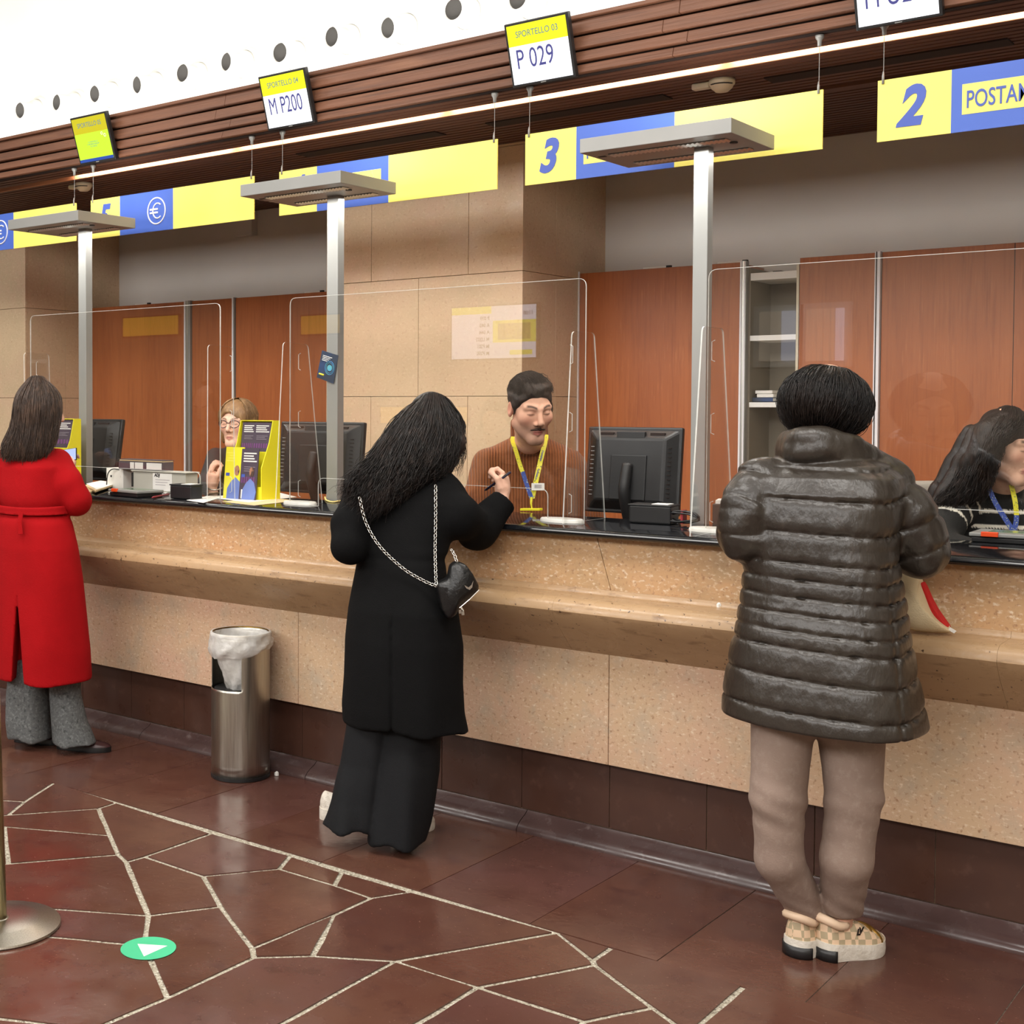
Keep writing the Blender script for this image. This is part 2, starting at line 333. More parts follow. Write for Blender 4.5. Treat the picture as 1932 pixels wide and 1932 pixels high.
ub = [(XA, XA)]+[(s0-.06-2.9*2, s0-.06-2.9*2+.12), (s0-.06-2.9, s0-.10-2.9)]+[(atY(1153, 1114, YU)[0], atY(1126, 1017, YU)[0]), (s0+1.7, s0+1.72)]+[(XB, XB)]
for k in range(len(ub)-1):
    (b0, t0_), (b1, t1_) = ub[k], ub[k+1]; g = .001
    MB().prism([(b0+g, YU, .875), (b1-g, YU, .875), (t1_-g, YU, 1.056), (t0_+g, YU, 1.056)], (0, .03, 0)).build('upper_stone_panel', MT['stone_up'], counter, .001)
lp = [(4.06, .660), (4.000, .664), (3.992, .672), (3.900, .762), (3.868, .800), (3.859, .818), (3.862, .836), (3.872, .850), (3.888, .858), (3.91, .861), (4.008, .862), (4.014, .868), (4.018, .879), (4.06, .879)]
l0 = atY(1081, 1112, 4.0)[0]; lw = atY(1632+1760/6.44, 1196, 4.0)[0]-l0
for k in range(-6, 4): MB().prism([(l0+k*lw+.0003, y, z) for y, z in lp], (lw-.0006, 0, 0)).build('ledge_stone', MT['ledge'], counter, autos=.55)
wt = thing('counter_worktop', 'polished black granite worktop with rounded front edge running along the counter', 'worktop', (-3, 4.2, 1.056))
wp = [(4.45, 1.056), (4.0, 1.056), (3.980, 1.058), (3.972, 1.064), (3.970, 1.070), (3.973, 1.077), (3.980, 1.082), (3.990, 1.0845), (4.45, 1.085)]
w0 = [XL, atX(0, 0, -1)[0]*0+atZ(507, 962, 1.085)[0], atZ(1098, 1002, 1.085)[0]+4, XR]
w0 = sorted([XA, -6.6, atY(507, 960, 3.97)[0], -.55, XB])
for k in range(len(w0)-1): MB().prism([(w0[k]+.0006, y, z) for y, z in wp], (w0[k+1]-w0[k]-.0012, 0, 0)).build('granite_slab', MT['granite'], wt, autos=.7)
# ---- staff side: raised platform and desk behind the counter
fl2 = thing('floor_staff_platform', None, None, (-3, 5.5, 0), kind='structure')
box('platform', MT['greywall'], fl2, XL, XR, 4.5, 7.0, 0, .12)
# ---- rear wall, piers
YP, YC, YW, ZS = 5.80, 6.38, 6.68, 2.845
wr = thing('wall_rear', None, None, (-3, YW, 0), kind='structure')
box('plaster', MT['greywall'], wr, XL, XR, YW, YW+.15, 0, 3.1)
tr = thing('trim_rear', None, None, (-3, YW, ZS), kind='structure')
box('conduit_box', MT['greywall'], tr, atY(455, 430, YW)[0], atY(486, 430, YW)[0], YW-.06, YW, ZS-.17, ZS-.01)
def pier(name, x0, x1, seams, zs):
    o = thing(name, None, None, (x0, YP, 0), kind='structure')
    box('pier_core', MT['joint'], o, x0+.022, x1-.022, YP+.022, YW, 0, ZS+.2)
    for k in range(len(zs)-1):
        v = [x0]+sorted(seams[k % len(seams)])+[x1]
        for i in range(len(v)-1): box('stone_panel', MT['pier'], o, v[i]+.0012, v[i+1]-.0012, YP, YP+.022, zs[k]+.0012, zs[k+1]-.0012, .0015)
        ym = atX(1050, 500, x1)[1] if name == 'wall_centre_pier' else YP+.36
        for a_, b_ in ((YP+.022, ym), (ym, YW)): box('side_panel', MT['pier'], o, x1-.022, x1-.002, a_+.001, b_-.001, zs[k]+.0012, zs[k+1]-.0012, .001)
        box('side_panel', MT['pier'], o, x0+.002, x0+.022, YP+.022, YW, zs[k]+.0012, zs[k+1]-.0012, .001)
PX0, PX1 = atY(616, 500, YP)[0], atY(986.5, 500, YP)[0]
zc = [atY(815, 523, YP)[2], atY(815, 748, YP)[2]]; ch = zc[0]-zc[1]
zs = [0, zc[1]-2*ch, zc[1]-ch, zc[1], zc[0], zc[0]+ch, ZS+.2]
A_ = [atY(700, 650, YP)[0], atY(884, 440, YP)[0]]; B_ = [atY(789, 650, YP)[0]]
pier('wall_centre_pier', PX0, PX1, [B_, A_, B_, A_][::-1] if False else [A_, B_, A_, B_, A_, B_], zs) if False else pier('wall_centre_pier', PX0, PX1, [B_, A_, A_, B_, A_, B_], zs)
LX1 = atY(47.5, 500, YP)[0]
pier('wall_left_pier', LX1-1.3, LX1, [[LX1-.9], [LX1-.5], [LX1-.5], [LX1-.9], [LX1-.5], [LX1-.9]], zs)
# ---- slatted soffit, beam of stacked boards, light slot with tubes
MT['slotwood'] = mat('glow_paled_slot_wood', (206, 150, 112), .6, layers=[(10, 3, (190, 132, 96), .45, .7, (.2, 2, 2))])  # slot wood paled in its colour to imitate the tubes' glow
sof = thing('ceiling_soffit', None, None, (-3, 5.7, ZS), kind='structure')
box('backing', MT['gapdark'], sof, XL, XR, 4.84, YW, ZS+.10, ZS+.16)
YSL0, YSL1 = 4.985, 5.065                          # the light slot
y = 4.842
while y < YW-.03:
    if not (y+.034 > YSL0 and y < YSL1):
        box('slat', MT['slatwood'], sof, XL, XR, y, y+.032, ZS, ZS+.055)
    y += .0485
box('slot_side', MT['slotwood'], sof, XL, XR, YSL1, YSL1+.012, ZS-.001, ZS+.11)
box('slot_side', MT['beamwood'], sof, XL, XR, YSL0-.012, YSL0, ZS-.001, ZS+.11)
box('cross_batten', MT['slatwood'], sof, atZ(1500, 142, ZS)[0]-.3, XR, 5.62, 5.68, ZS-.012, ZS)
for q in (700, 1330, 250): 
    x_ = atZ(q, 250-q*.12, ZS)[0]; box('cross_batten', MT['gapdark'], sof, x_, x_+.9, 5.30, 5.40, ZS-.006, ZS+.0)
beam = thing('ceiling_beam', None, None, (-3, 4.82, ZS), kind='structure')
zb = [ZS, ZS+.046, ZS+.098, ZS+.158, ZS+.224]; yb = [4.795, 4.79, 4.787, 4.785]
bj = [XL]+[atY(1268, 40, 4.79)[0]-2.43*k for k in (3, 2, 1, 0)]+[atY(1268, 40, 4.79)[0]+2.43, XR]
for k in range(4):
    jit = [0, .06, -.04, .03][k]
    for i in range(len(bj)-1):
        a_, b_ = bj[i]+(jit if i else 0), bj[i+1]+(jit if i+2 < len(bj) else 0)
        pr = [(yb[k]+.006, zb[k]+.009), (yb[k], zb[k]+.013), (yb[k]+.012, zb[k+1]), (yb[k]+.05, zb[k+1]), (yb[k]+.05, zb[k]+.009)]
        MB().prism([(a_+.0008, p, q) for p, q in pr], (b_-a_-.0016, 0, 0)).build('beam_board', MT['beamwood'], beam, .002)
box('beam_core', MT['gapdark'], beam, XL, XR, 4.818, 4.845, ZS+.004, ZS+.224)
box('beam_cap', MT['beamwood'], beam, XL, XR, 4.778, 4.90, ZS+.226, ZS+.243, .003)
box('beam_lid', MT['white'], beam, XL, XR, 4.90, 5.5, ZS+.18, ZS+.2)
# ---- white bulkhead above the beam, hall shell
YN = 5.5
wh = tag(box('wall_bulkhead', MT['white'], None, XL, XR, YN, YN+.1, ZS+.16, 5.5), kind='structure')
tag(box('ceiling', MT['white'], None, XL-.1, XR+.1, -4.6, YN+.1, 5.5, 5.6), kind='structure')
MT['hallwall'] = mat('warm_hall_plaster', (196, 186, 172), .8, layers=[(1, 3, (186, 176, 160), .4, .7)])
tag(box('wall_hall', MT['hallwall'], None, XL, XR, -4.6, -4.5, 0, 5.5), kind='structure')
tag(box('wall_left', MT['hallwall'], None, XL-.1, XL, -4.6, 7, 0, 5.5), kind='structure')
tag(box('wall_right', MT['hallwall'], None, XR, XR+.1, -4.6, 7, 0, 5.5), kind='structure')
# ================================================================== THINGS
def rounded(pts, r, n=5):
    """round the corners of a 2-D polygon; r one radius or one per corner"""
    out = []; P = [np.array(p, float) for p in pts]; N_ = len(P)
    for i in range(N_):
        ri = r[i] if hasattr(r, '__len__') else r
        p0, p1, p2 = P[i-1], P[i], P[(i+1) % N_]
        if ri <= 0: out.append(p1); continue
        a = p1+(p0-p1)/np.linalg.norm(p0-p1)*ri; b = p1+(p2-p1)/np.linalg.norm(p2-p1)*ri
        for k in range(n+1):
            t = k/n; out.append((1-t)**2*a+2*t*(1-t)*p1+t*t*b)
    return out
NX = np.array([0, -1.0, 0])
# ---- hanging counter signs
YSG = 4.83; SZ0, SZ1 = 2.434, 2.648; sg_t = .006
def sign(xs, num, mid, label, wires=(True, True)):
    """xs: world x of yellow start, blue start, blue end, yellow end"""
    o = thing('hanging_sign', label, 'sign', ((xs[0]+xs[3])/2, YSG, SZ0), 'yellow and blue counter signs on wires')
    box('number_panel', MT['signyellow'], o, xs[0], xs[1], YSG, YSG+sg_t, SZ0, SZ1)
    box('blue_panel', MT['signblue'], o, xs[1], xs[2], YSG, YSG+sg_t, SZ0, SZ1)
    box('yellow_panel', MT['signyellow'], o, xs[2], xs[3], YSG, YSG+sg_t, SZ0, SZ1)
    zc_ = (SZ0+SZ1)/2; yf = YSG-.0012
    if num: text(num, .185, MT['signink'], o, ((xs[0]+xs[1])/2-.055, yf, zc_-.002), (1, 0, 0), (0, 0, 1), 'number', .86, .28, .0075)
    bx0, bx1 = xs[1], xs[2]; cx = (bx0+bx1)/2
    if mid == 'euro':
        cx = bx0+(bx1-bx0)*.70
        R = .068
        ring = [(cx+R*math.cos(t), yf, zc_+R*1.02*math.sin(t)) for t in np.linspace(0, 2*math.pi, 41)[:-1]]
        MB().tube(ring, .0042, 6, closed=True).build('emblem_ring', MT['signwhite'], o, smooth=True)
        arc = [(cx+.008+.036*math.cos(t), yf, zc_+.040*math.sin(t)) for t in np.linspace(.85, 2*math.pi-.85, 20)]
        MB().tube(arc, .0042, 6).build('euro_arc', MT['signwhite'], o, smooth=True)
        for dz in (.009, -.009): box('euro_bar', MT['signwhite'], o, cx-.05, cx+.012, yf-.003, yf+.001, zc_+dz-.0045, zc_+dz+.0045)
    elif mid:
        w = bx1-bx0; inset_ = box('inset_panel', MT['signyellow'], o, bx0+w*.08, bx1-w*.10, YSG-.001, YSG, zc_-.050, zc_+.052)
        if mid == 'triangle':
            tx_ = bx1-w*.22
            MB().tube([(tx_-.035, yf, zc_-.036), (tx_+.035, yf, zc_-.036), (tx_, yf, zc_+.044)], .0012, 5, closed=True).build('triangle_mark', MT['signink'], o)
            for a_, b_ in ((-.004, .004), (.006, -.01), (-.012, -.016)): MB().lathe([(0, 0), (.003, 0), (.003, .001), (0, .001)], (tx_+a_, yf, zc_+b_), 8, axis=(0, -1, 0)).build('triangle_dot', MT['signink'], o)
        else: text(mid, .083, MT['signink'], inset_, (bx0+w*.108, yf-.001, zc_-.004), (1, 0, 0), (0, 0, 1), 'lettering', .62, 0, .0006)
    for w_, x_ in zip(wires, (xs[0]+.018, xs[3]-.016)):
        if not w_: continue
        g = MB().lathe([(0, ZS), (.016, ZS), (.015, ZS-.010), (.008, ZS-.020), (.0075, ZS-.040), (0, ZS-.041)], (x_, YSG+.003, 0), 12).build('wire_mount', MT['lampgrey'], o, smooth=True)
        MB().tube([(x_, YSG+.003, ZS-.04), (x_, YSG+.003, SZ1+.02)], .0012, 5).build('wire', MT['lampgrey'], o)
        MB().tube([(x_, YSG-.001, SZ1+.030), (x_, YSG-.002, SZ1+.012), (x_, YSG-.002, SZ1-.014)], [.002, .0045, .0045], 8).build('wire_clip', MT['lampgrey'], o, smooth=True)
    return o
def sx_(u): return atY(u, 300, YSG)[0]
s3 = [sx_(q) for q in (991, 1087, 1272, 1551)]; d3 = [q-s3[0] for q in s3]
sign([sx_(q) for q in (171, 226, 326.5, 479)], '5', 'euro', 'yellow and blue hanging sign numbered 5 with white euro emblem')
sign([sx_(q) for q in (527, 598, 733, 938)], '4', 'triangle', 'yellow and blue hanging sign half hidden by lamp, small triangle in its inset')
sign(s3, '3', 'F', 'yellow and blue hanging sign numbered 3 above the bearded clerk side'.replace('the bearded clerk side', 'the second shelf-lit desk') if False else 'yellow and blue hanging sign with italic number 3')
sign([sx_(1654)+q for q in d3], '2', 'POSTAMAT', 'yellow and blue hanging sign with italic number 2 and lettering, cut by frame')
sign([sx_(143)-d3[3]+q for q in d3[:2]]+[sx_(25), sx_(143)], '6', 'euro', 'yellow and blue hanging sign at left picture edge showing part of a euro emblem')
# ---- number display screens on the beam
def display(c0, c1, c2, top, body, label, cols, extra=None):
    """c0 top-left, c1 top-right, c2 bottom-left pixels of the casing"""
    tl, trr = atY(*c0, 4.70), atY(*c1, 4.70); tl[2] = trr[2] = (tl[2]+trr[2])/2
    w = trr[0]-tl[0]; h = w*.87; tilt = math.radians(17)
    ex = np.array([1, 0, 0.]); ey = np.array([0, -math.sin(tilt), math.cos(tilt)]); ez = np.array([0, -math.cos(tilt), -math.sin(tilt)])
    o = thing('number_display', label, 'screen', (tl[0]+w/2, 4.74, tl[2]-h), 'ticket number screens on the wooden beam')
    c = tl+ex*w/2-ey*h/2
    MB().obox(c-ez*.014, ex*w/2, ey*h/2, ez*.014).build('casing', MT['black'], o, .004)
    MB().obox(c-ez*.036+ey*0, ex*w*.3, ey*h*.3, ez*.01).build('back_shell', MT['blacksoft'], o, .004)
    MB().obox(c-ez*.055-ey*.02, ex*.02, ey*.04, ez*.03).build('bracket', MT['blacksoft'], o)
    b = .011; iw, ih = w/2-b, h/2-b
    MB().obox(c+ex*0+ey*(ih-ih*.355)+ez*.0006, ex*iw, ey*ih*.355, ez*.0006).build('screen_header', MT[cols[0]], o)
    MB().obox(c-ey*(ih-ih*.645)+ez*.0006, ex*iw, ey*ih*.645, ez*.0006).build('screen_body', MT[cols[1]], o)
    if cols[1] == 'scr_green':
        MB().obox(c-ey*(ih-.008)+ez*.0010, ex*iw, ey*.008, ez*.0006).build('screen_footer', MT['scr_blue'], o)
        for k, s_ in enumerate(('LO SPORTELLO', 'E MOMENTANEAM', 'TE CHIUSO')):
            q = c-ey*(.016+.012*k)+ez*.0015; text(s_, .0115, MT['scr_inkpale'], o, q, ex, ey, 'lettering', 1, 0, 0, .0002, 'CENTER')
        MB().lathe([(.006, 0), (.008, .0003)], c+ex*iw*.62+ey*.020+ez*.0014, 12, axis=ez).build('icon', MT['scr_white'], o)
        MB().lathe([(.007, 0), (.009, .0003)], c+ex*iw*.78+ey*.008+ez*.0014, 12, axis=ez).build('icon', MT['scr_white'], o)
    text(top, .036, MT['scr_inkpale'], o, c+ey*(ih-ih*.34)+ez*.0016, ex, ey, 'lettering', .84, 0, .0002, .0002, 'CENTER')
    if body: text(body, .112, MT['scr_ink'], o, c-ex*iw*.82-ey*(ih*.20)+ez*.0016, ex, ey, 'lettering', .70 if len(body) < 6 else .62, 0, 0, .0002, 'LEFT')
    text('Poste', .008, MT['signwhite'], o, c-ey*(h/2-.005)+ez*.0012, ex, ey, 'maker_mark', 1, 0, 0, .0002, 'CENTER') if False else MB().obox(c-ey*(h/2-.005)+ez*.0008, ex*.012, ey*.0016, ez*.0006).build('maker_mark', MT['lampgrey'], o)
    return o
display((950, 44), (1070, 24), (968, 163), 'SPORTELLO 03', 'P 029', 'square screen on the beam reading P 029 under a yellow header', ('scr_yellow', 'scr_white'))
display((486, 145), (574, 127), (504, 244), 'SPORTELLO 04', 'M P200', 'square screen on the beam reading M P200 under a yellow header', ('scr_yellow', 'scr_white'))
display((131, 222), (198, 211), (145, 308), 'SPORTELLO 05', '', 'square lime green screen on the beam with a blue strip along its foot', ('scr_gold', 'scr_green'))
display((1604, -83), (1770, -112), (1615, 50), 'SPORTELLO 02', 'M U202', 'square white screen at the top picture edge, mostly cut off', ('scr_yellow', 'scr_white'))
# ---- fluorescent tubes in the ceiling slot
MT['tube'] = mat('lit_fluorescent_tube', (255, 240, 225), .4, emit=((255, 220, 196), 45))
jx = [atY(u, 200, 5.02)[0] for u in (433, 830, 1358)]; st = jx[2]-jx[1]
names_t = ('far left of slot', 'left', 'middle', 'right', 'far right')
for k in range(-2, 4):
    x0 = jx[1]+(k-1)*st if k != 1 else jx[1]; x0 = jx[1]+(k-1)*st
    lab = {0: 'fluorescent tube glowing in the slot above the euro sign numbered 5', 1: 'fluorescent tube glowing in the slot behind the M P200 and P 029 screens', 2: 'fluorescent tube glowing in the slot right of the smoke detector', 3: 'fluorescent tube beyond the right picture edge', -1: 'fluorescent tube in the slot at the left picture edge', -2: 'fluorescent tube beyond the left picture edge'}[k]
    if k in (3, -2): continue
    o = thing('fluorescent_tube', lab, 'tube light', (x0+st/2, 5.02, ZS+.05), 'tube lights in the ceiling slot')
    MB().tube([(x0+.03, 5.028, ZS+.038), (x0+st-.02, 5.028, ZS+.038)], .013, 10).build('glass_tube', MT['tube'], o, smooth=True)
    for xa, xb in ((x0+.01, x0+.03), (x0+st-.02, x0+st)): MB().tube([(xa, 5.028, ZS+.038), (xb, 5.028, ZS+.038)], .0135, 10).build('end_cap', MT['whiteplastic'], o)
    box('carrier', MT['lampgrey'], o, x0, x0+st, 5.012, 5.044, ZS+.054, ZS+.095)
# ---- smoke detectors
for (u, v), lab in (((1362, 160), 'round cream smoke detector on the slatted ceiling right of centre'), ((158, 352), 'round cream smoke detector on the slatted ceiling above the left lamp')):
    p = atZ(u, v, ZS-.02)
    o = thing('smoke_detector', lab, 'smoke detector', (p[0], p[1], ZS), 'smoke detectors on the slatted ceiling')
    MB().lathe([(0, ZS), (.052, ZS), (.053, ZS-.012), (.051, ZS-.020), (.046, ZS-.024), (.042, ZS-.034), (.026, ZS-.048), (0, ZS-.05)], (p[0], p[1], 0), 24).build('dome', MT['cream'], o, smooth=True)
    for k in range(5):
        a = -1.9+k*.35; MB().obox((p[0]+.050*math.cos(a), p[1]+.050*math.sin(a), ZS-.0235), (.012*-math.sin(a), .012*math.cos(a), 0), (.003*math.cos(a), .003*math.sin(a), 0), (0, 0, .0018)).build('vent_slot', MT['blacksoft'], o)
    MB().box(p[0]-.125, p[0]-.048, p[1]-.02, p[1]+.02, ZS-.026, ZS-.001).build('cable_box', MT['cream'], o, .006)
# ---- round air nozzles on the white bulkhead
MT['nozdark'] = mat('dark_duct_mouth', (62, 60, 58), .8)
nd = np.array([0.02, -1, -.14]); nd /= np.linalg.norm(nd)
for k, (u, v) in enumerate([(43, 210), (115, 197), (185, 178), (268, 160), (350, 142), (437, 120), (533, 103), (635, 72), (742, 52), (860, 22), (985, 2)]):
    p = atY(u, v, 5.36); x0, z0 = -3.331-.384*(10-k)-.06, 3.43
    q = np.array([p[0]-.01, YN-.0, p[2]+.02])
    o = thing('air_nozzle', ['white round air nozzle at the far left of the row', 'second white round air nozzle from the left', 'third white round air nozzle from the left', 'fourth white round air nozzle from the left', 'fifth white round air nozzle from the left', 'sixth white round air nozzle from the left', 'white round air nozzle above the M P200 screen', 'fourth white round air nozzle from the right end', 'third white round air nozzle from the right end', 'second white round air nozzle from the right end', 'white round air nozzle above the P 029 screen, cut by frame'][k], 'air nozzle', q, 'air nozzles on the white bulkhead')
    jd = nd+np.array([random.uniform(-.10, .10), 0, random.uniform(-.06, .06)]); jd /= np.linalg.norm(jd)
    MB().lathe([(.105, .0), (.098, .020), (.088, .028), (.080, .026)], q, 28, axis=(0, -1, 0)).build('wall_flange', MT['whiteplastic'], o, smooth=True)
    MB().lathe([(.080, .012), (.074, .05), (.06, .075), (.03, .09), (0, .094)], q, 24, axis=(0, -1, 0)).build('ball_joint', MT['whiteplastic'], o, smooth=True)
    s_ = q+np.array([0, -.045, 0])
    MB().lathe([(.056, .03), (.055, .135), (.0525, .136), (.051, .10), (.05, .06)], s_, 24, axis=jd).build('tube', MT['whiteplastic'], o, smooth=True)
    MB().lathe([(.0505, .112), (0, .112)], s_, 24, axis=jd).build('duct_mouth', MT['nozdark'], o)
# ---- office uplighter lamps standing behind the counter
def lamp(near_r, back_r, left, post_l, post_r, label):
    zt = 2.482; a, b, c = atZ(*near_r, zt), atZ(*back_r, zt), atZ(*left, zt)
    x1, y0, y1, x0 = a[0], a[1], a[1]+.385, a[0]-.575
    o = thing('desk_lamp', label, 'lamp', ((x0+x1)/2, 4.52, .12), 'grey twin-grid office lamps behind the counter')
    t = .052
    px0, px1 = atY(post_l, 600, 4.50)[0], atY(post_r, 600, 4.50)[0]
    hd = MB().box(x0, x1, y0, y1, zt-t, zt).build('head', MT['lampgrey'], o, .002)
    for yy in (y0+.075, y1-.105):
        fr = MB().box(x0+.075, x1-.055, yy, yy+.05, zt-t-.0015, zt-t+.001).build('light_tray', MT['blacksoft'], o)
        n = 26
        for k in range(n):
            xx = x0+.08+(x1-x0-.14)*k/(n-1)
            MB().add([(xx-.008, yy+.002, zt-t-.002), (xx, yy+.002, zt-t-.007), (xx+.008, yy+.002, zt-t-.002), (xx-.008, yy+.048, zt-t-.002), (xx, yy+.048, zt-t-.007), (xx+.008, yy+.048, zt-t-.002)],
                     [(0, 1, 4, 3), (1, 2, 5, 4), (0, 2, 1), (3, 4, 5), (0, 3, 5, 2)]).build('louvre_blade', MT['alu'], fr)
    MB().lathe([(0, 0), (.014, 0), (.014, .004), (0, .004)], ((px1+x1)/2+.02, y0+.16, zt-t-.004), 12).build('sensor', MT['blacksoft'], o)
    box('slot', MT['blacksoft'], o, x0+.02, x0+.05, y0+.10, y0+.115, zt-t-.002, zt-t+.001)
    for yy in (y0+.10, y1-.08):
        l = area('lamp_light', ((x0+x1)/2, yy, zt-t-.012), (x1-x0-.14, .045), 5, ((x0+x1)/2, yy, 0)); l.parent = o; l.matrix_parent_inverse = Matrix.Translation(-Vector(o.location))
    l = area('lamp_uplight', ((x0+x1)/2, (y0+y1)/2, zt+.012), (x1-x0-.14, .2), 5, ((x0+x1)/2, (y0+y1)/2, 5)); l.parent = o; l.matrix_parent_inverse = Matrix.Translation(-Vector(o.location))
    box('post', MT['lampgrey'], o, px0, px1, 4.50, 4.545, .13, zt-t, .002)
    box('base', MT['lampgrey'], o, px0-.12, px1+.12, 4.46, 4.80, .12, .135, .003)
    return o, px0, px1
lamp((1380, 221), (1466, 254.5), (1083, 257), 1305.5, 1333, 'grey office lamp on a square post in front of the sign numbered 3')
_, mpx0, mpx1 = lamp((642.6, 321), (748, 346), (443, 348), 616.5, 637, 'grey office lamp on a square post with a dark leaflet taped on')
lamp((147, 396), (257, 411.5), (8, 424), 148, 162, 'grey office lamp on a square post behind the woman in red')
# leaflet taped to the middle post
MT['navy'] = mat('dark_blue_print', (38, 52, 72), .4, layers=[(7, 2, (30, 62, 110), .45, .6)])
MT['cyanink'] = mat('cyan_print', (70, 150, 215), .5, layers=[(30, 2, (90, 175, 190), .4, .6)])
o = thing('taped_leaflet', 'dark blue leaflet with round emblem taped askew to the middle lamp post', 'leaflet', atY(618, 700, 4.494))
cor = [atY(*q, 4.494) for q in ((607.5, 661), (638.5, 670.5), (629, 724), (597.5, 712))]
MB().prism(cor, (0, .0012, 0)).build('card', MT['navy'], o)
cc = sum(cor)/4+np.array([.012, -.0006, -.006])
for R, t_ in ((.026, .0012), (.020, .0010)): MB().tube([cc+np.array([R*math.cos(t), 0, R*1.15*math.sin(t)]) for t in np.linspace(0, 2*math.pi, 25)[:-1]], t_, 5, closed=True).build('printed_ring', MT['cyanink'], o)
MB().lathe([(0, 0), (.014, 0)], cc, 16, axis=(0, -1, 0)).build('printed_disc', MT['cyanink'], o)
for k in range(4):
    q = cor[0]+(cor[1]-cor[0])*.12+(cor[3]-cor[0])*(.16+.055*k); w = (cor[1]-cor[0])*(.55-.08*k)
    MB().tube([q-np.array([0, .0006, 0]), q+w-np.array([0, .0006, 0])], .0013, 4).build('printed_line', MT['paper'], o)
q = cor[0]+(cor[1]-cor[0])*.10+(cor[3]-cor[0])*.84; MB().tube([q-np.array([0, .0006, 0]), q+(cor[1]-cor[0])*.3-np.array([0, .0006, 0])], .004, 4).build('printed_tag', MT['yellowcard'], o)
# ---- storage cabinets along the rear wall
ZCT = 2.222
def cx_(u): return atY(u, 600, YC)[0]
def cabinet(u0, u1, label, door=True, x0=None, x1=None):
    x0 = cx_(u0) if x0 is None else x0; x1 = cx_(u1) if x1 is None else x1
    o = thing('storage_cabinet', label, 'cabinet', ((x0+x1)/2, 6.5, .12), 'wood-fronted cabinets along the rear wall')
    if door:
        box('carcass', MT['cabwood'], o, x0, x1, YC+.022, YW-.004, .12, ZCT-.006)
        box('door', MT['cabwood'], o, x0+.002, x1-.002, YC, YC+.02, .13, ZCT, .0015)
    return o, x0, x1
c1, a_, b_ = cabinet(172, 349, 'cherry wood cabinet door behind the woman in red', x0=LX1+.003)
c2, _, _ = cabinet(362, 440, 'narrow cherry wood cabinet door left of the clerk with glasses')
c3, _, _ = cabinet(444.5, 616, 'cherry wood cabinet door behind the clerk with glasses', x1=PX0-.004)
c4, _, _ = cabinet(1088, 1397, 'wide cherry wood cabinet door behind the moustached clerk', x0=PX1+.004)
c6, _, _ = cabinet(1507, 1650, 'cherry wood cabinet door right of the open shelves')
xg = cx_(1662)
c7, _, _ = cabinet(1662, 1932, 'wide cherry wood cabinet door at the right picture edge', x1=xg+1.25)
box('seam', MT['blacksoft'], c7, cx_(1912), cx_(1913.2), YC-.001, YC, .13, ZCT)
# the open unit with shelves
o = thing('open_shelf_unit', 'open grey cabinet bay with white shelves between cherry doors', 'cabinet', (cx_(1455), 6.5, .12), 'wood-fronted cabinets along the rear wall')
MT['cabinner'] = mat('grey_cabinet_inside', (128, 120, 106), .7, layers=[(2, 2, (120, 112, 98), .4, .6)])
x0, x1 = cx_(1413), cx_(1506)
box('back', MT['cabinner'], o, x0, x1, YW-.02, YW-.004, .12, ZCT-.03)
box('side', MT['cabinner'], o, x0-.018, x0, YC+.02, YW-.004, .12, ZCT-.03); box('side', MT['cream'], o, x1-.012, x1, YC+.004, YW-.004, .12, ZCT-.03)
for v0, v1, n_ in ((513, 527, 'top_rail'), (632, 642, 'shelf'), (759, 768.5, 'shelf')):
    za, zb_ = atY(1460, v1, YC+.02)[2], atY(1460, v0, YC+.02)[2]; box(n_, MT['white'], o, x0, x1-.012, YC+.015, YW-.02, za, zb_, .001)
box('plinth', MT['cabinner'], o, x0, x1, YC+.02, YW-.02, .12, .2)
for u in (1456, 1496): box('hanging_clip', MT['blacksoft'], o, cx_(u-8), cx_(u+8), YC+.06, YC+.10, atY(u, 516, YC)[2]+.0, atY(u, 509, YC)[2])
# aluminium profiles between the bays
def profile(us, label):
    o = thing('aluminium_profile', label, 'profile', (cx_(us[0][0]), YC, .12), 'aluminium profiles between cabinet doors')
    for u0, u1, m, dy in us: box('rail', MT[m], o, cx_(u0), cx_(u1), YC-.012-dy, YC+.02, .12, ZCT+.004)
profile([(350, 352.5, 'signwhite', .004), (352.5, 358, 'alu', 0), (358, 361.5, 'lampgrey', .003)], 'wide aluminium profile between cabinet doors behind the left screen')
profile([(440.2, 442.5, 'signwhite', .003), (442.5, 444.2, 'lampgrey', 0)], 'slim aluminium profile behind the clerk with glasses')
profile([(1397.5, 1401, 'signwhite', .004), (1401, 1405, 'alu', 0), (1405, 1407.5, 'signwhite', .003), (1407.5, 1409, 'lampgrey', .001)], 'triple aluminium profile left of the open shelves')
profile([(1650.5, 1652.5, 'signwhite', .001), (1652.5, 1655.5, 'blacksoft', -.006), (1655.5, 1661, 'signwhite', .004)], 'aluminium profile right of the woman in the quilted coat')
o4 = thing('edge_strip', 'thin white edge strip where cherry cabinet meets the stone pier', 'strip', (PX1+.002, YC, .12)); box('strip', MT['signwhite'], o4, PX1+.0005, PX1+.0065, YC-.012, YC-.001, .12, ZCT+.01)
for c_, u, v in ((c1, 265, 572), (c3, 588, 545), (c4, 1234, 505), (c4, 1376, 498)):
    x = cx_(u); box('top_track', MT['whiteplastic'], c_, x-.07, x+.06, YC+.01, YC+.022, ZCT+.0005, ZCT+.009); box('track_end', MT['blacksoft'], c_, x+.06, x+.085, YC+.008, YC+.024, ZCT+.0005, ZCT+.012)
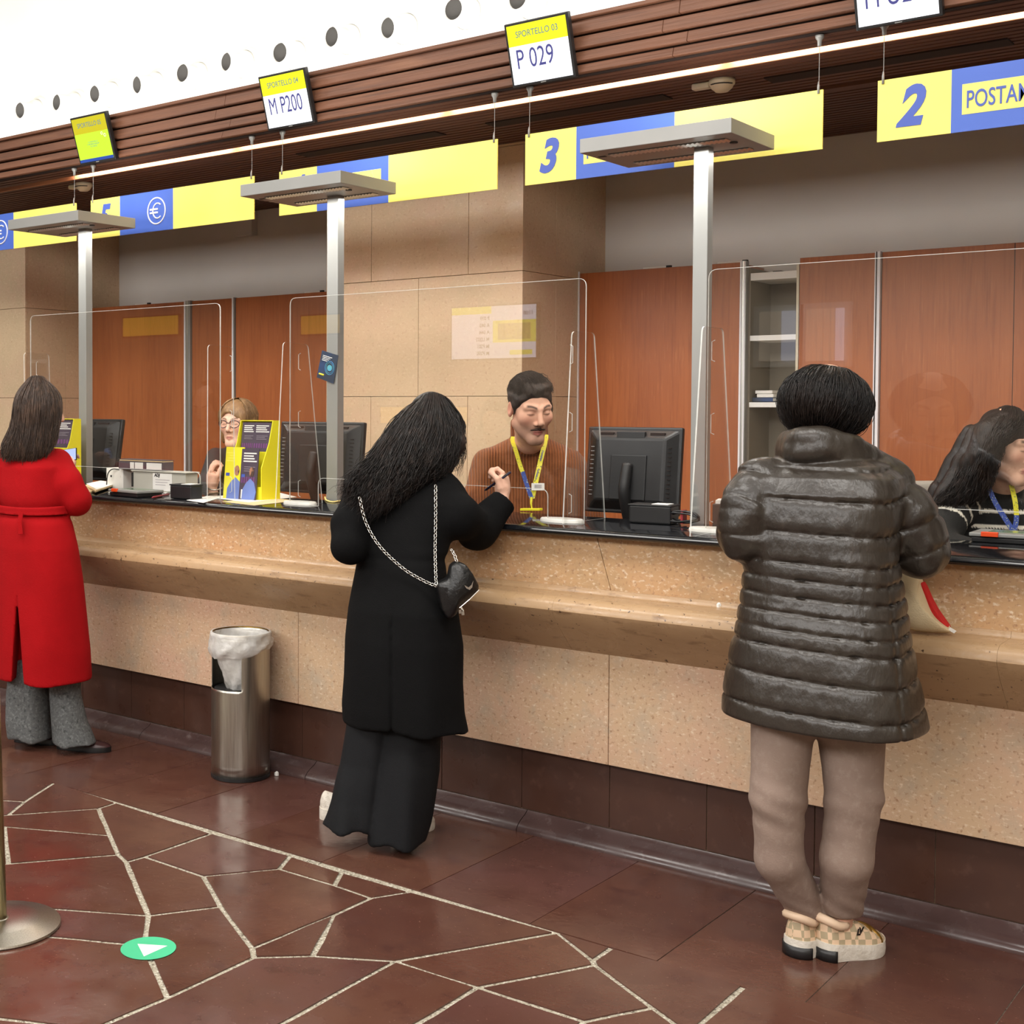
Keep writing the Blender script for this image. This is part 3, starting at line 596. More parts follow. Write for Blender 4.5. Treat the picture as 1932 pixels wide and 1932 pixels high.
# books lying on the open shelf
zsh = atY(1460, 759, YC+.02)[2]
for k, (u0, u1, h, m, lab) in enumerate(((1415, 1454, .020, 'navy', 'dark bound register at the bottom of the pile on the open shelf'), (1424, 1455, .017, 'paper', 'pale paper block in the pile on the open shelf'), (1421, 1453, .016, 'paper', 'pale paper block on top of the pile on the open shelf'))):
    z0 = zsh+(.003, .0245, .043)[k]; x0_, x1_ = atY(u0, 750, YC+.1)[0]+.03, atY(u1, 750, YC+.1)[0]+.03
    b = thing('book', lab, 'book', (x0_, YC+.1, z0), 'pile of books on the open shelf'); box('cover', MT[m], b, x0_, x1_, YC+.05, YC+.2, z0, z0+h, .002); box('pages', MT['paper'], b, x0_+.004, x1_+.001, YC+.054, YC+.196, z0+.003, z0+h-.003)
# ---- clear acrylic screens on the counter
ZT = 1.0852; YPN = 4.15
def fin(o, X, fb, bb, ft, bt, flip=1):
    """fin in the plane x=X from pixel corners: front bottom, back bottom, front top, back top"""
    P = [atX(*q, X)[1:] for q in (fb, bb, bt, ft)]
    P[0][1] = P[1][1] = ZT+.001
    q = rounded(P, [0, 0, .02, .02], 4)
    f = MB().prism([(X-.0025, a, b) for a, b in q], (.005, 0, 0), 0, 1).build('side_fin', [MT['clear'], MT['edge']], o)
    for zz in (ZT+.07, ZT+.36, ZT+.60):      # interlocking slots
        c = (X, YPN, zz)
        MB().tube([(X+.0*flip, YPN-.004, zz-.035), (X+.011*flip, YPN-.004, zz-.03), (X+.011*flip, YPN-.004, zz+.03), (X, YPN-.004, zz+.035)], .0014, 5).build('slot_edge', MT['edge'], f)
def shield(x0, x1, cut, label, zt=1.952):
    o = thing('acrylic_screen', label, 'screen', ((x0+x1)/2, YPN, ZT), 'clear acrylic screens on the counter')
    z0 = ZT+.001; c0, c1 = cut; zc_ = 1.203
    poly = [(x0, z0), (c0, z0), (c0, zc_), (c1, zc_), (c1, z0), (x1, z0), (x1, zt), (x0, zt)]
    q = rounded(poly, [0, 0, .03, .03, 0, 0, .03, .03], 5)
    MB().prism([(a, YPN-.0025, b) for a, b in q], (0, .005, 0), 0, 1).build('pane', [MT['clear'], MT['edge']], o)
    MB().tube([(a, YPN-.003, b) for a, b in q], .0010, 5, closed=True).build('rim_glint', MT['edge'], o)  # added bright line imitating internal reflection along the rim
    return o
xa = atY(58, 600, YPN)[0]; xb = atY(416, 600, YPN)[0]
sL = shield(xa, xb, (xa+.16, atY(378, 910, YPN)[0]), 'clear acrylic counter screen in front of the woman in red')
sM = shield(atY(548, 600, YPN)[0], atY(1106, 600, YPN)[0], (atY(601, 930, YPN)[0], atY(1034, 950, YPN)[0]), 'clear acrylic counter screen between the black-coated woman and the clerk')
x3 = atY(1337, 600, YPN)[0]
sR = shield(x3, x3+1.38, (x3+.17, x3+1.2), 'clear acrylic counter screen in front of the quilted coat woman')
fin(sL, -4.00, (391, 945), (443, 938), (392, 650), (439, 655))
fin(sL, xa+.06, (50, 925), (100, 920), (45, 665), (92, 668), -1)
fin(sM, -3.591, (519.5, 955), (608, 950), (534, 645), (581, 650), -1)
fin(sM, -2.326, (1062, 986), (1141, 984), (1079, 625), (1121, 628))
fin(sR, -1.79, (1302, 1010), (1382, 1000), (1325, 615), (1364, 620), -1)
def foot(o, u, v, rx, ry, h=.014):
    p = atZ(u, v, ZT)
    MB().lathe([(0, 0), (1, 0), (1.0, .55), (.93, 1), (0, 1)], (0, 0, 0), 24).v
    m = MB(); m.lathe([(0, ZT), (1, ZT), (1.0, ZT+h*.6), (.95, ZT+h), (0, ZT+h)], (0, 0, 0), 24)
    m.v = [(p[0]+x*rx, p[1]+y_*ry, z) for x, y_, z in m.v]; m.build('white_foot', MT['whiteplastic'], o, autos=.8)
foot(sM, 1060, 985, .085, .045); foot(sM, 566, 952, .085, .045); foot(sR, 1352, 1004, .095, .05); foot(sL, 425, 939, .0, .0) if False else None
# ---- computer monitors seen from behind
def monitor(u0, u1, vt, Y, label, tilt=.10, yaw=0):
    xl, xr = atY(u0, vt, Y)[0], atY(u1, vt, Y)[0]; zt = atY((u0+u1)/2, vt, Y)[2]; w = xr-xl; h = .335
    cx = (xl+xr)/2; o = thing('computer_monitor', label, 'monitor', (cx, Y+.06, 1.0), 'black computer monitors behind the counter')
    ex = np.array([math.cos(yaw), math.sin(yaw), 0]); nb = np.array([math.sin(yaw), -math.cos(yaw), 0])
    ey = np.array([0, 0, 1])*math.cos(tilt)+nb*-math.sin(tilt)*-1*-1; ey = np.array([-nb[0]*math.sin(tilt), -nb[1]*math.sin(tilt), math.cos(tilt)]) * 1.0
    ez = np.cross(ex, ey)                       # towards the customer
    c = np.array([cx, Y+.02, zt-h/2])
    MB().obox(c, ex*w/2, ey*h/2, ez*.012).build('bezel', MT['black'], o, .006)
    m = MB(); b0 = [c+ex*a*w*.47+ey*b*h*.46+ez*.012 for a, b in ((-1, -1), (1, -1), (1, 1), (-1, 1))]; b1 = [c+ex*a*w*.36+ey*(b*h*.36)+ez*.045 for a, b in ((-1, -1), (1, -1), (1, 1), (-1, 1))]
    m.add(b0+b1, [(4, 5, 6, 7), (0, 1, 5, 4), (1, 2, 6, 5), (2, 3, 7, 6), (3, 0, 4, 7)]).build('back_shell', MT['black'], o, .008)
    MB().obox(c+ex*0-ey*.03+ez*.047, ex*w*.19, ey*h*.26, ez*.004).build('stand_plate', MT['blacksoft'], o, .004)
    for s_ in (-1, 1): MB().obox(c+ex*s_*w*.27+ey*h*.40+ez*.026, ex*w*.075, ey*.010, ez*.006).build('speaker_grille', MT['lampgrey'] if False else MT['gapdark'], o)
    MB().obox(c+ey*h*.40+ez*.034, ex*w*.15, ey*.014, ez*.008).build('handle_recess', MT['blacksoft'], o, .003)
    for s_ in (-1, 1):
        for k in range(12): MB().obox(c+ex*s_*w*.405+ey*(-.10+.017*k)+ez*.034, ex*w*.022, ey*.0012, ez*.002).build('vent_rib', MT['lampgrey'] if s_ < 0 else MT['gapdark'], o)
    ar = [c-ey*(.0-.02)+ez*.052, c-ey*.03+ez*.064, c-ey*.10+ez*.066, np.array([cx, Y+.03-.03, 1.03]), np.array([cx, Y+.02, 1.012])]
    MB().tube(catmull(ar, 5), .022, 10).build('stand_arm', MT['blacksoft'], o, smooth=True)
    MB().box(cx-.11, cx+.11, Y-.06, Y+.12, 1.0005, 1.014).build('stand_base', MT['black'], o, .005)
    box('stand_column', MT['blacksoft'], o, cx-.03, cx+.03, Y+.02, Y+.08, .12, 1.0)
    return o, c, ex, ey, ez, w, h
mm = monitor(1105, 1283, 806, 4.64, 'black monitor seen from behind, right of the moustached clerk')
monitor(524, 681, 796, 4.66, 'black monitor seen from behind, beside the yellow brochure stand')
monitor(96, 222, 790, 4.66, 'black monitor seen from behind, behind the left lamp post', tilt=.16)
# ---- brochure stands with leaflets
def leaflet(x0, x1, Y0, z0, z1, lean, m, label, art):
    o = thing('leaflet', label, 'leaflet', ((x0+x1)/2, Y0, z0), 'leaflets in the yellow stands')
    ez = np.array([0, -math.cos(lean), -math.sin(lean)*-1]); ey = np.array([0, math.sin(lean), math.cos(lean)]); ez = np.cross((1, 0, 0), ey)
    h = (z1-z0); w = x1-x0; bl = np.array([x0, Y0, z0])
    MB().obox(bl+np.array([w/2, 0, 0])+ey*h/2, (w/2, 0, 0), ey*h/2, ez*.002).build('card', MT[m], o)
    f = ez*.0024
    def bar(a, b, c_, d, mm_, n_): MB().obox(bl+np.array([w*(a+b)/2, 0, 0])+ey*h*(c_+d)/2+f, (w*(b-a)/2, 0, 0), ey*h*(d-c_)/2, ez*.0004).build(n_, MT[mm_], o)
    if 'text' in art:
        for k in range(4): bar(.14, [.88, .72, .78, .92][k], .90-.052*k, .925-.052*k, 'paper', 'printed_line')
        for k in range(3): bar(.2, [.85, .7, .8][k], .64-.04*k, .65-.04*k, 'printgrey', 'printed_line')
        for k in range(6): bar(.08+.14*k, .17+.14*k, .33, .45, 'printmauve', 'printed_letter')
    if 'blue' in art:
        body = [(.18, .0), (.92, .0), (1.0, .16), (.86, .34), (.62, .42), (.38, .33), (.2, .2)]
        MB().prism([bl+np.array([w*a, 0, 0])+ey*h*b+f for a, b in body], ez*.0006).build('printed_figure', MT['printblue'], o)
        hd = [bl+np.array([w*.68, 0, 0])+ey*h*.55+f*1.2+np.array([w*.14*math.cos(t), 0, 0])+ey*h*.10*math.sin(t) for t in np.linspace(0, 2*math.pi, 15)[:-1]]
        MB().prism(hd, ez*.0005).build('printed_head', MT['printskin'], o)
        bar(.08, .28, .44, .50, 'signink', 'printed_tag')
    if 'white' in art: bar(.12, .9, 0.02, .2, 'paper', 'printed_panel')
    if 'foot' in art: bar(.0, 1, 0.0, .16, 'paper', 'printed_panel')
    return o
MT['printgrey'] = mat('grey_print', (150, 142, 150), .6, layers=[(20, 2, (140, 132, 140), .4, .6)]); MT['printmauve'] = mat('mauve_print', (112, 62, 118), .6, layers=[(20, 2, (104, 56, 108), .4, .6)])
MT['printblue'] = mat('blue_print', (108, 128, 190), .6, layers=[(9, 2, (98, 116, 178), .4, .6)]); MT['printskin'] = mat('tan_print', (170, 120, 92), .6, layers=[(20, 2, (70, 50, 42), .52, .62)])
def brochure_stand(x0, x1, Yf, ztop, zlow, label):
    o = thing('brochure_stand', label, 'brochure stand', ((x0+x1)/2, Yf+.06, ZT), 'yellow card brochure stands')
    box('back_panel', MT['yellowcard'], o, x0, x1, Yf+.118, Yf+.122, ZT+.0005, ztop, .0008)
    for x in (x0, x1-.004): MB().prism([(x, Yf, ZT+.0005), (x, Yf+.118, ZT+.0005), (x, Yf+.118, ztop), (x, Yf+.075, ztop), (x, Yf+.05, zlow+.02), (x, Yf, zlow-.09)], (.004, 0, 0)).build('side_panel', MT['yellowcard'], o)
    box('front_pocket', MT['yellowcard'], o, x0+.004, x1-.004, Yf, Yf+.003, ZT+.0005, ZT+.06); box('step', MT['yellowcard'], o, x0+.004, x1-.004, Yf+.05, Yf+.053, ZT+.0005, zlow-.02)
    box('top_strip', MT['yellowcard'], o, x0+.004, x1-.004, Yf+.075, Yf+.118, ztop-.003, ztop)
    return o
bx0, bx1 = atY(432, 860, 4.22)[0], atY(492, 860, 4.22)[0]; zt_ = atY(470, 793, 4.30)[2]; zl_ = atY(450, 843, 4.24)[2]
brochure_stand(bx0, bx1+.005, 4.22, zt_, zl_, 'yellow card brochure stand beside the clerk with glasses')
w_ = (bx1-bx0)/2
leaflet(bx0+.012, bx0+w_, 4.277, zl_-.06, zt_-.008, .14, 'purplecard', 'dark purple leaflet at back left of the centre stand', ('text',))
leaflet(bx0+w_-.012, bx1-.006, 4.275, zl_-.06, zt_-.008, .14, 'purplecard', 'dark purple leaflet at back right of the centre stand', ('text',))
leaflet(bx0-.022, bx0+w_*.92, 4.206, ZT+.002, zl_, .10, 'yellowcard', 'yellow leaflet with a printed figure in blue in the centre stand', ('blue',))
leaflet(bx0+w_*.80, bx1-.014, 4.202, ZT+.002, zl_-.006, .11, 'purplecard', 'dark purple leaflet in the front row of the centre stand', ('text', 'blue', 'white'))
lx0, lx1 = atY(64, 850, 4.28)[0], atY(118, 850, 4.28)[0]; zt2 = atY(120, 790, 4.36)[2]; zl2 = atY(120, 838, 4.3)[2]
brochure_stand(lx0, lx1, 4.28, zt2, zl2, 'yellow card brochure stand in front of the woman in red')
leaflet(lx0+.055, lx1-.01, 4.336, zl2-.06, zt2-.006, .14, 'purplecard', 'dark purple leaflet in the left stand beside the red-coated woman', ('text',))
# ---- things lying on the counter
def oriented(name, mats, parent, c, yaw, hx, hy, z0, z1, bevel=0):
    a = np.array([math.cos(yaw), math.sin(yaw), 0]); b = np.array([-math.sin(yaw), math.cos(yaw), 0])
    return MB().obox((c[0], c[1], (z0+z1)/2), a*hx, b*hy, (0, 0, (z1-z0)/2)).build(name, mats, parent, bevel)
def sheet(pix, z, m, label, group, thick=.0012, cat='paper', name='paper_sheet'):
    P = [atZ(u, v, z) for u, v in pix]
    o = tag(MB().prism(P, (0, 0, thick)).build(name, MT[m]), label, cat, group); return o
MT['devgrey'] = mat('pale_grey_metal', (190, 188, 176), .5, layers=[(5, 2, (182, 180, 168), .4, .6)])
cf = atZ(300, 930, ZT)
xA, xB_ = atY(250, 905, cf[1])[0], atY(371, 905, cf[1])[0]
YA = 4.30; xA, xB_ = atY(249, 905, YA)[0], atY(350, 905, YA)[0]; zA = atY(300, 889, YA)[2]
o = thing('cash_drawer', 'pale grey metal cash drawer with a printed label under the dark binder', 'cash drawer', ((xA+xB_)/2, YA+.07, ZT))
box('body', MT['devgrey'], o, xA+.004, xB_-.004, YA+.004, YA+.085, ZT+.0005, zA-.006, .002); box('lid', MT['devgrey'], o, xA-.004, xB_+.006, YA-.004, YA+.09, zA-.006, zA, .002)
box('side_bracket', MT['black'], o, xA-.003, xA+.006, YA-.001, YA+.08, ZT+.02, zA-.012)
box('label_plate', MT['paper'], o, atY(288, 905, YA)[0], atY(324, 905, YA)[0], YA+.001, YA+.004, ZT+.008, zA-.010)
text('ADJ', .020, MT['black'], o, (atY(291, 905, YA)[0], YA+.0008, zA-.020), (1, 0, 0), (0, 0, 1), 'lettering', 1.1, .15, .001, .0003)
for k in range(3): box('printed_line', MT['printgrey'], o, atY(293, 905, YA)[0], atY(320-4*k, 905, YA)[0], YA+.0004, YA+.001, zA-.042-.012*k, zA-.040-.012*k)
YB2 = 4.36; x0, x1 = atY(204, 890, YB2)[0], atY(246, 895, YB2)[0]; z1 = atY(225, 883, YB2)[2]
o = thing('power_unit', 'white boxed device with a black cable left of the cash drawer', 'device', ((x0+x1)/2, YB2, ZT)); oriented('housing', MT['whiteplastic'], o, ((x0+x1)/2, YB2+.01), -.2, (x1-x0)/2, .035, ZT+.0005, z1, .003)
MB().tube(catmull([(x1-.02, YB2-.03, z1-.01), (x0+.08, YB2-.036, z1-.004), (x0+.05, YB2-.045, z1-.03), (x0+.045, YB2-.05, ZT+.004)], 6), .0028, 6).build('cable', MT['black'], o, smooth=True)
for fx in (.35, .8): box('socket', MT['black'], o, x0+(x1-x0)*fx, x0+(x1-x0)*fx+.006, YB2-.036, YB2-.031, z1-.045, z1-.035)
MT['binder'] = mat('dark_binder', (84, 74, 80), .5, layers=[(6, 2, (74, 64, 70), .4, .6)])
x0, x1 = atY(228, 880, YA+.02)[0], atY(312, 880, YA+.02)[0]; zb0, zb1 = zA+.0008, atY(290, 868, YA+.02)[2]
o = thing('ring_binder', 'dark box file lying on the grey cash drawer', 'binder', ((x0+x1)/2, YA+.08, zb0))
box('body', MT['binder'], o, x0, x1, YA+.005, YA+.075, zb0, zb1-.008, .002); box('page_block', MT['kraft'], o, x0+.01, x1-.002, YA+.003, YA+.072, zb1-.008, zb1-.003); box('cover', MT['binder'], o, x0, x1, YA+.002, YA+.078, zb1-.003, zb1, .001)
for fa, fb_ in ((.27, .36), (.38, .56), (.64, .97)): box('spine_label', MT['paper'], o, x0+(x1-x0)*fa, x0+(x1-x0)*fb_, YA+.0035, YA+.005, zb0+.006, zb1-.014)
sheet([(163, 913), (190, 907), (222, 912), (182, 924)], ZT+.0185, 'paper', 'white paper on top of the pile beside the red coat', 'paper pile beside the red coat', .0015)
sheet([(160, 918), (185, 912), (215, 917), (180, 929)], ZT+.0105, 'kraft', 'manila paper in the middle of the pile beside the red coat', 'paper pile beside the red coat', .0075)
sheet([(158, 925), (172, 917), (184, 926), (165, 934)], ZT+.0004, 'kraft', 'manila envelope at the bottom of the pile beside the red coat', 'paper pile beside the red coat', .0095)
c0 = atZ(250, 936, ZT)
MT['lcdgreen'] = mat('greenish_glass_screen', (126, 150, 120), .15, layers=[(9, 2, (90, 110, 92), .4, .6)])
MT['orange'] = mat('orange_plastic', (240, 84, 30), .45, layers=[(9, 2, (228, 76, 26), .4, .6)])
def pad(c, yaw, label, L=.20, D=.13, tilt=.02):
    o = thing('signature_pad', label, 'signature pad', (c[0], c[1], ZT), 'signature pads on the counter')
    oriented('base', MT['black'], o, c, yaw, L/2, D/2, ZT+.0005, ZT+.016, .003); oriented('body', MT['lampgrey'], o, c, yaw, L/2+.006, D/2+.004, ZT+.018, ZT+.030, .003)
    a = np.array([math.cos(yaw), math.sin(yaw)]); b = np.array([-math.sin(yaw), math.cos(yaw)])
    oriented('screen', MT['lcdgreen'], o, np.array(c[:2])+b*.012, yaw, L*.34, D*.28, ZT+.0295, ZT+.031); oriented('pen_clip', MT['orange'], o, np.array(c[:2])-b*(D/2+.004)-a*L*.28, yaw, L*.10, .006, ZT+.019, ZT+.034, .002)
    return o
pad(c0+np.array([.0, .02, 0]), -.12, 'grey signature pad with orange pen clip left of the black printer', .22, .14)
MT['redplastic'] = mat('dark_red_plastic', (150, 34, 48), .4, layers=[(9, 2, (138, 28, 40), .4, .6)])
pA, pB = atZ(286, 939, ZT+.006), atZ(318, 933, ZT+.006); o = thing('red_pen', 'dark red pen lying beside the small black printer', 'pen', (pA+pB)/2-np.array([0, 0, .006])); MB().tube([pA, pA+(pB-pA)*.12, pB], [.001, .0052, .0055], 10).build('barrel', MT['redplastic'], o, smooth=True); MB().tube([pA+(pB-pA)*.6+np.array([0, -.004, .004]), pB+np.array([0, -.004, .004])], .0012, 5).build('clip', MT['alu'], o)
def printer(u0, u1, vt, Y, label, yaw, dep=.10):
    x0, x1 = atY(u0, vt, Y)[0], atY(u1, vt, Y)[0]; z1 = atY((u0+u1)/2, vt+2, Y)[2]; c = ((x0+x1)/2, Y+dep/2)
    o = thing('receipt_printer', label, 'printer', (*c, ZT), 'small black printers on the counter')
    oriented('housing', MT['black'], o, c, yaw, (x1-x0)/2*.96, dep/2, ZT+.0005, z1-.004, .006); oriented('lid', MT['blacksoft'], o, c, yaw, (x1-x0)/2, dep/2+.003, z1-.006, z1, .003)
    a = np.array([math.cos(yaw), math.sin(yaw)]); oriented('paper_slip', MT['paper'], o, np.array(c)+a*(x1-x0)*.2, yaw, .03, .03, z1, z1+.002)
    return o
printer(320, 360, 912, 4.05, 'small black printer near the counter edge left of the centre stand', .05, .075)
printer(1184, 1263, 950, 4.31, 'small black printer in front of the right monitor', .1, .09)
sheet([(352, 944), (392, 936), (420, 938), (384, 949)], ZT+.0004, 'paper', 'folded white sheet at the foot of the left acrylic fin', 'sheets around the centre stand')
sheet([(388, 938), (520, 928), (560, 938), (470, 948)], ZT+.0017, 'paper', 'large white sheet lying in front of the centre stand', 'sheets around the centre stand')
sheet([(420, 947), (500, 938), (560, 945), (480, 954)], ZT+.0004, 'kraft', 'cream sheet lying under the large white sheet', 'sheets around the centre stand')
sheet([(297, 925), (318, 920), (330, 926), (312, 931)], ZT+.0004, 'paper', 'small white slip between cash drawer and black printer', 'sheets around the centre stand')
p = [atZ(u, v, ZT+.003) for u, v in ((395, 932), (440, 926), (470, 929), (500, 927), (520, 921))]
tag(MB().tube(catmull(p, 6), .0025, 6).build('thin_cable', MT['black'], smooth=True), 'thin black cable crossing in front of the centre brochure stand', 'cable')
MT['yellowcable'] = mat('pale_yellow_cable', (224, 206, 130), .5, layers=[(9, 2, (214, 196, 120), .4, .6)])
p = [atZ(u, v, ZT+.004) for u, v in ((613, 938), (616, 944), (628, 947), (642, 945))]
tag(MB().tube(catmull(p, 6), .004, 6).build('yellow_cable', MT['yellowcable'], smooth=True), 'pale yellow cable curling round the foot of the middle lamp post', 'cable')
o = thing('name_bar', 'flat yellow bar lying in front of the moustached clerk', 'bar', atZ(1003, 964, ZT)); a_, b_ = atZ(984, 963.5, ZT), atZ(1021, 963.5, ZT); MB().obox((a_+b_)/2+np.array([0, 0, .005]), (b_-a_)/2, (0, .012, 0), (0, 0, .0045)).build('bar', MT['yellowcard'], o, .001)
MT['phonescr'] = screen('lit_phone_screen', (170, 190, 255), .9)
o = thing('mobile_phone', 'mobile phone with pale lit screen under the black-coated arm', 'phone', atZ(900, 966, ZT)); cph = atZ(902, 962, ZT); oriented('body', MT['redplastic'], o, cph, .1, .075, .036, ZT+.0005, ZT+.012, .003); oriented('screen', MT['phonescr'], o, cph+np.array([0, .003, 0]), .1, .068, .03, ZT+.012, ZT+.013); oriented('camera_bar', MT['black'], o, cph+np.array([.02, -.037, 0]), .1, .03, .002, ZT+.003, ZT+.010)
m = MB(); cb = atZ(1290, 975, ZT+.03)
pts = []
for k in range(90):
    t = k/90*2*math.pi*5; pts.append(cb+np.array([.058*math.cos(t)*(1-.08*math.sin(3*t)), .012*math.sin(t*.37)-.01, .017*math.sin(t)+.004*math.sin(1.7*t)]))
m.tube(pts, .0032, 6); cbl = m.build('coiled_cable', MT['black'], smooth=True); tag(cbl, 'bundle of coiled black cable right of the small printer', 'cable')
m = MB().obox(cb, (.004, 0, 0), (0, .017, 0), (0, 0, .024)).build('cable_tie', MT['redplastic'], cbl)
o = thing('desk_tray', 'dark tray holding white paper beside the quilted sleeve', 'tray', atZ(1370, 962, ZT)); ct = atY(1376, 955, 4.36); zt3 = atY(1372, 944, 4.33)[2]; o.location = (ct[0], ct[1], ZT); oriented('tray', MT['blacksoft'], o, ct, .3, .05, .055, ZT+.0005, zt3-.012, .004); oriented('paper_block', MT['paper'], o, ct+np.array([.004, .004, 0]), .3, .046, .05, zt3-.0115, zt3)
pr = atZ(1905, 1024, ZT); pad(pr+np.array([.02, .03, 0]), .03, 'grey signature pad with orange pen clip at the right picture edge', .24, .15)
# ---- queue display, backlit posters (glow added) and windows of the hall: they appear mirrored in the acrylic
YH = -4.5; YV = 2*YPN-YH-.06
def mir(u, v): return atY(u, v, YV)
MT['tv_white'] = screen('hall_display_white', (225, 232, 250), 3.2); MT['tv_yellow'] = screen('hall_display_yellow', (240, 240, 40), 3.0); MT['tv_ink'] = screen('hall_display_ink', (120, 110, 140), 1.0); MT['tv_pic'] = screen('hall_display_picture', (170, 100, 70), 1.4)
a_, b_ = mir(853, 582), mir(1011, 674); x0, x1, z1, z0 = a_[0], b_[0], a_[2], b_[2]
o = thing('queue_display', 'lit queue display on the hall wall, mirrored in the centre acrylic screen', 'screen', ((x0+x1)/2, YH, z0)); yh = YH+.06
box('casing', MT['black'], o, x0-.02, x1+.02, YH+.001, yh, z0-.02, z1+.02)
box('screen', MT['tv_white'], o, x0, x1, yh, yh+.002, z0, z1); w = x1-x0; h = z1-z0
def tv(m, a, b, c, d, n): box(n, MT[m], o, x0+w*a, x0+w*b, yh+.002, yh+.004, z0+h*c, z0+h*d)
tv('tv_yellow', 0, .48, .86, 1, 'screen_header'); tv('tv_yellow', .5, 1, .30, .72, 'picture_border'); tv('tv_pic', .56, .94, .35, .66, 'picture'); tv('tv_yellow', .7, .96, .06, .15, 'screen_tag')
for k, s_ in enumerate(('P 029', 'A 040', 'A 044', 'M U202', 'M P201', 'M P200')): text(s_, h*.105, MT['tv_ink'], o, (x0+w*.46, yh+.003, z0+h*(.77-.135*k)), (-1, 0, 0), (0, 0, 1), 'lettering', .9, 0, .001, .001)
text('11:00', h*.11, MT['tv_ink'], o, (x0+w*.97, yh+.003, z0+h*.84), (-1, 0, 0), (0, 0, 1), 'lettering', .9, 0, .001, .001)
MT['brightened'] = screen('yellow_poster_glow', (255, 200, 40), 1.5); MT['winlight'] = screen('daylit_window_glass', (236, 236, 250), 2.4); MT['winlight2'] = screen('daylit_window_blind', (235, 215, 190), 1.5)  # yellow poster glow is added so its mirror image shows
for (ua, va, ub_, vb), lab in (((232, 601, 335, 630), 'backlit yellow poster on the hall wall, glow added, mirrored in the left acrylic screen'), ((568, 597, 640, 628), 'backlit yellow poster on the hall wall, glow added, mirrored by the middle lamp post'), ((718, 768, 880, 800), 'low backlit yellow poster on the hall wall, glow added, mirrored above the black-coated woman')):
    a_, b_ = mir(ua, va), mir(ub_, vb); o = thing('glow_poster', lab, 'sign', ((a_[0]+b_[0])/2, YH, b_[2]), 'backlit posters on the hall wall, glow added'); box('frame', MT['blacksoft'], o, a_[0]-.02, b_[0]+.02, YH+.001, YH+.05, b_[2]-.02, a_[2]+.02); box('face', MT['brightened'], o, a_[0], b_[0], YH+.05, yh, b_[2], a_[2])
def window(n, ua, ub_, va, vb, cuts):
    a_, b_ = mir(ua, va), mir(ub_, vb); o = thing('window_%d' % n, None, None, ((a_[0]+b_[0])/2, YH, b_[2]), kind='structure')
    box('window_frame', MT['white'], o, a_[0]-.06, b_[0]+.06, YH+.001, YH+.03, b_[2]-.06, a_[2]+.06)
    e = [0]+list(cuts)+[1]; w = b_[0]-a_[0]
    for k in range(len(e)-1): box('pane', MT['winlight' if k == len(e)-2 else 'winlight2'], o, a_[0]+w*e[k]+.01, a_[0]+w*e[k+1]-.01, YH+.03, yh, b_[2], a_[2])
window(1, 1519, 1592, 584, 680, (.45, .75)); window(2, 1431, 1500, 589, 680, (.6,))
# ---- litter bin
o_c = atZ(454, 1462); rb = .119; H_ = .585
o = thing('litter_bin', 'brushed steel cylindrical litter bin with side opening and white liner', 'bin', (o_c[0], o_c[1], 0))
view = math.atan2(-o_c[1], -o_c[0])        # direction to the camera
m = MB(); n = 72; zs_ = list(np.linspace(.012, .355, 8))+list(np.linspace(.365, .505, 8))+[.53, .555, H_]
oa0, oa1 = view-1.75, view-.02            # opening on the camera-left side
vs = [[(o_c[0]+rb*math.cos(2*math.pi*k/n), o_c[1]+rb*math.sin(2*math.pi*k/n), z) for k in range(n)] for z in zs_]
base = len(m.v); m.v += [tuple(p) for r in vs for p in r]
for i in range(len(zs_)-1):
    for k in range(n):
        an = (2*math.pi*(k+.5)/n-view+math.pi) % (2*math.pi)-math.pi
        zmid = (zs_[i]+zs_[i+1])/2
        if .36 < zmid < .515 and -1.72 < an < .05: continue
        m.f.append((i*n+k, i*n+(k+1) % n, (i+1)*n+(k+1) % n, (i+1)*n+k)); m.m.append(0)
m.build('steel_shell', MT['steel'], o, smooth=True, solid=.002, off=-1)
MB().lathe([(0, .002), (rb+.002, .002), (rb+.002, .014), (rb-.003, .016), (0, .016)], (o_c[0], o_c[1], 0), 48).build('rubber_base', MT['black'], o)
MB().lathe([(rb-.012, .30), (rb-.012, .36), (0, .36)], (o_c[0], o_c[1], 0), 36).build('ash_tray', MT['blacksoft'], o)
MT['brassrim'] = mat('brass_rim', (190, 150, 60), .3, 1.0); MB().lathe([(rb+.001, H_-.004), (rb+.003, H_), (rb-.001, H_+.003), (rb-.003, H_)], (o_c[0], o_c[1], 0), 64).build('rim', MT['brassrim'], o, smooth=True)
MT['liner'] = mat('translucent_white_film', (236, 234, 230), .25, alpha=.62, layers=[(14, 3, (220, 217, 210), .4, .65)], bump=(24, .8))
m = MB(); P = []
for j in range(9):
    row = []
    for k in range(72):
        t = 2*math.pi*k/72; an = (t-view+math.pi) % (2*math.pi)-math.pi
        low = .075+.022*math.cos(t-view+.9)
        z = H_+.004-(low)*max(0, (j-1))/7; rr = rb+[-.004, .004, .005, .005, .008, .012, .013, .010, .004][j]+.0028*math.sin(t*9+j*1.3)*min(1, j/3)+.0018*math.sin(t*23-j*.8)*min(1, j/3)
        row.append((o_c[0]+rr*math.cos(t), o_c[1]+rr*math.sin(t), z+.004*math.sin(t*5+j)*(j > 4)))
    P.append(row)
m.grid(P, wrap=True); m.build('liner_cuff', MT['liner'], o, smooth=True)
m = MB(); P = []
for j in range(14):
    f = j/13; row = []
    for k in range(48):
        t = 2*math.pi*k/48; rr = (rb-.006)*(1-.55*f**1.5)+.006*math.sin(t*7+j*.9)*f+.003*math.sin(t*17-j)
        row.append((o_c[0]+rr*math.cos(t)+.01*f, o_c[1]+rr*math.sin(t)-.005*f, H_-.002-.235*f))
    P.append(row)
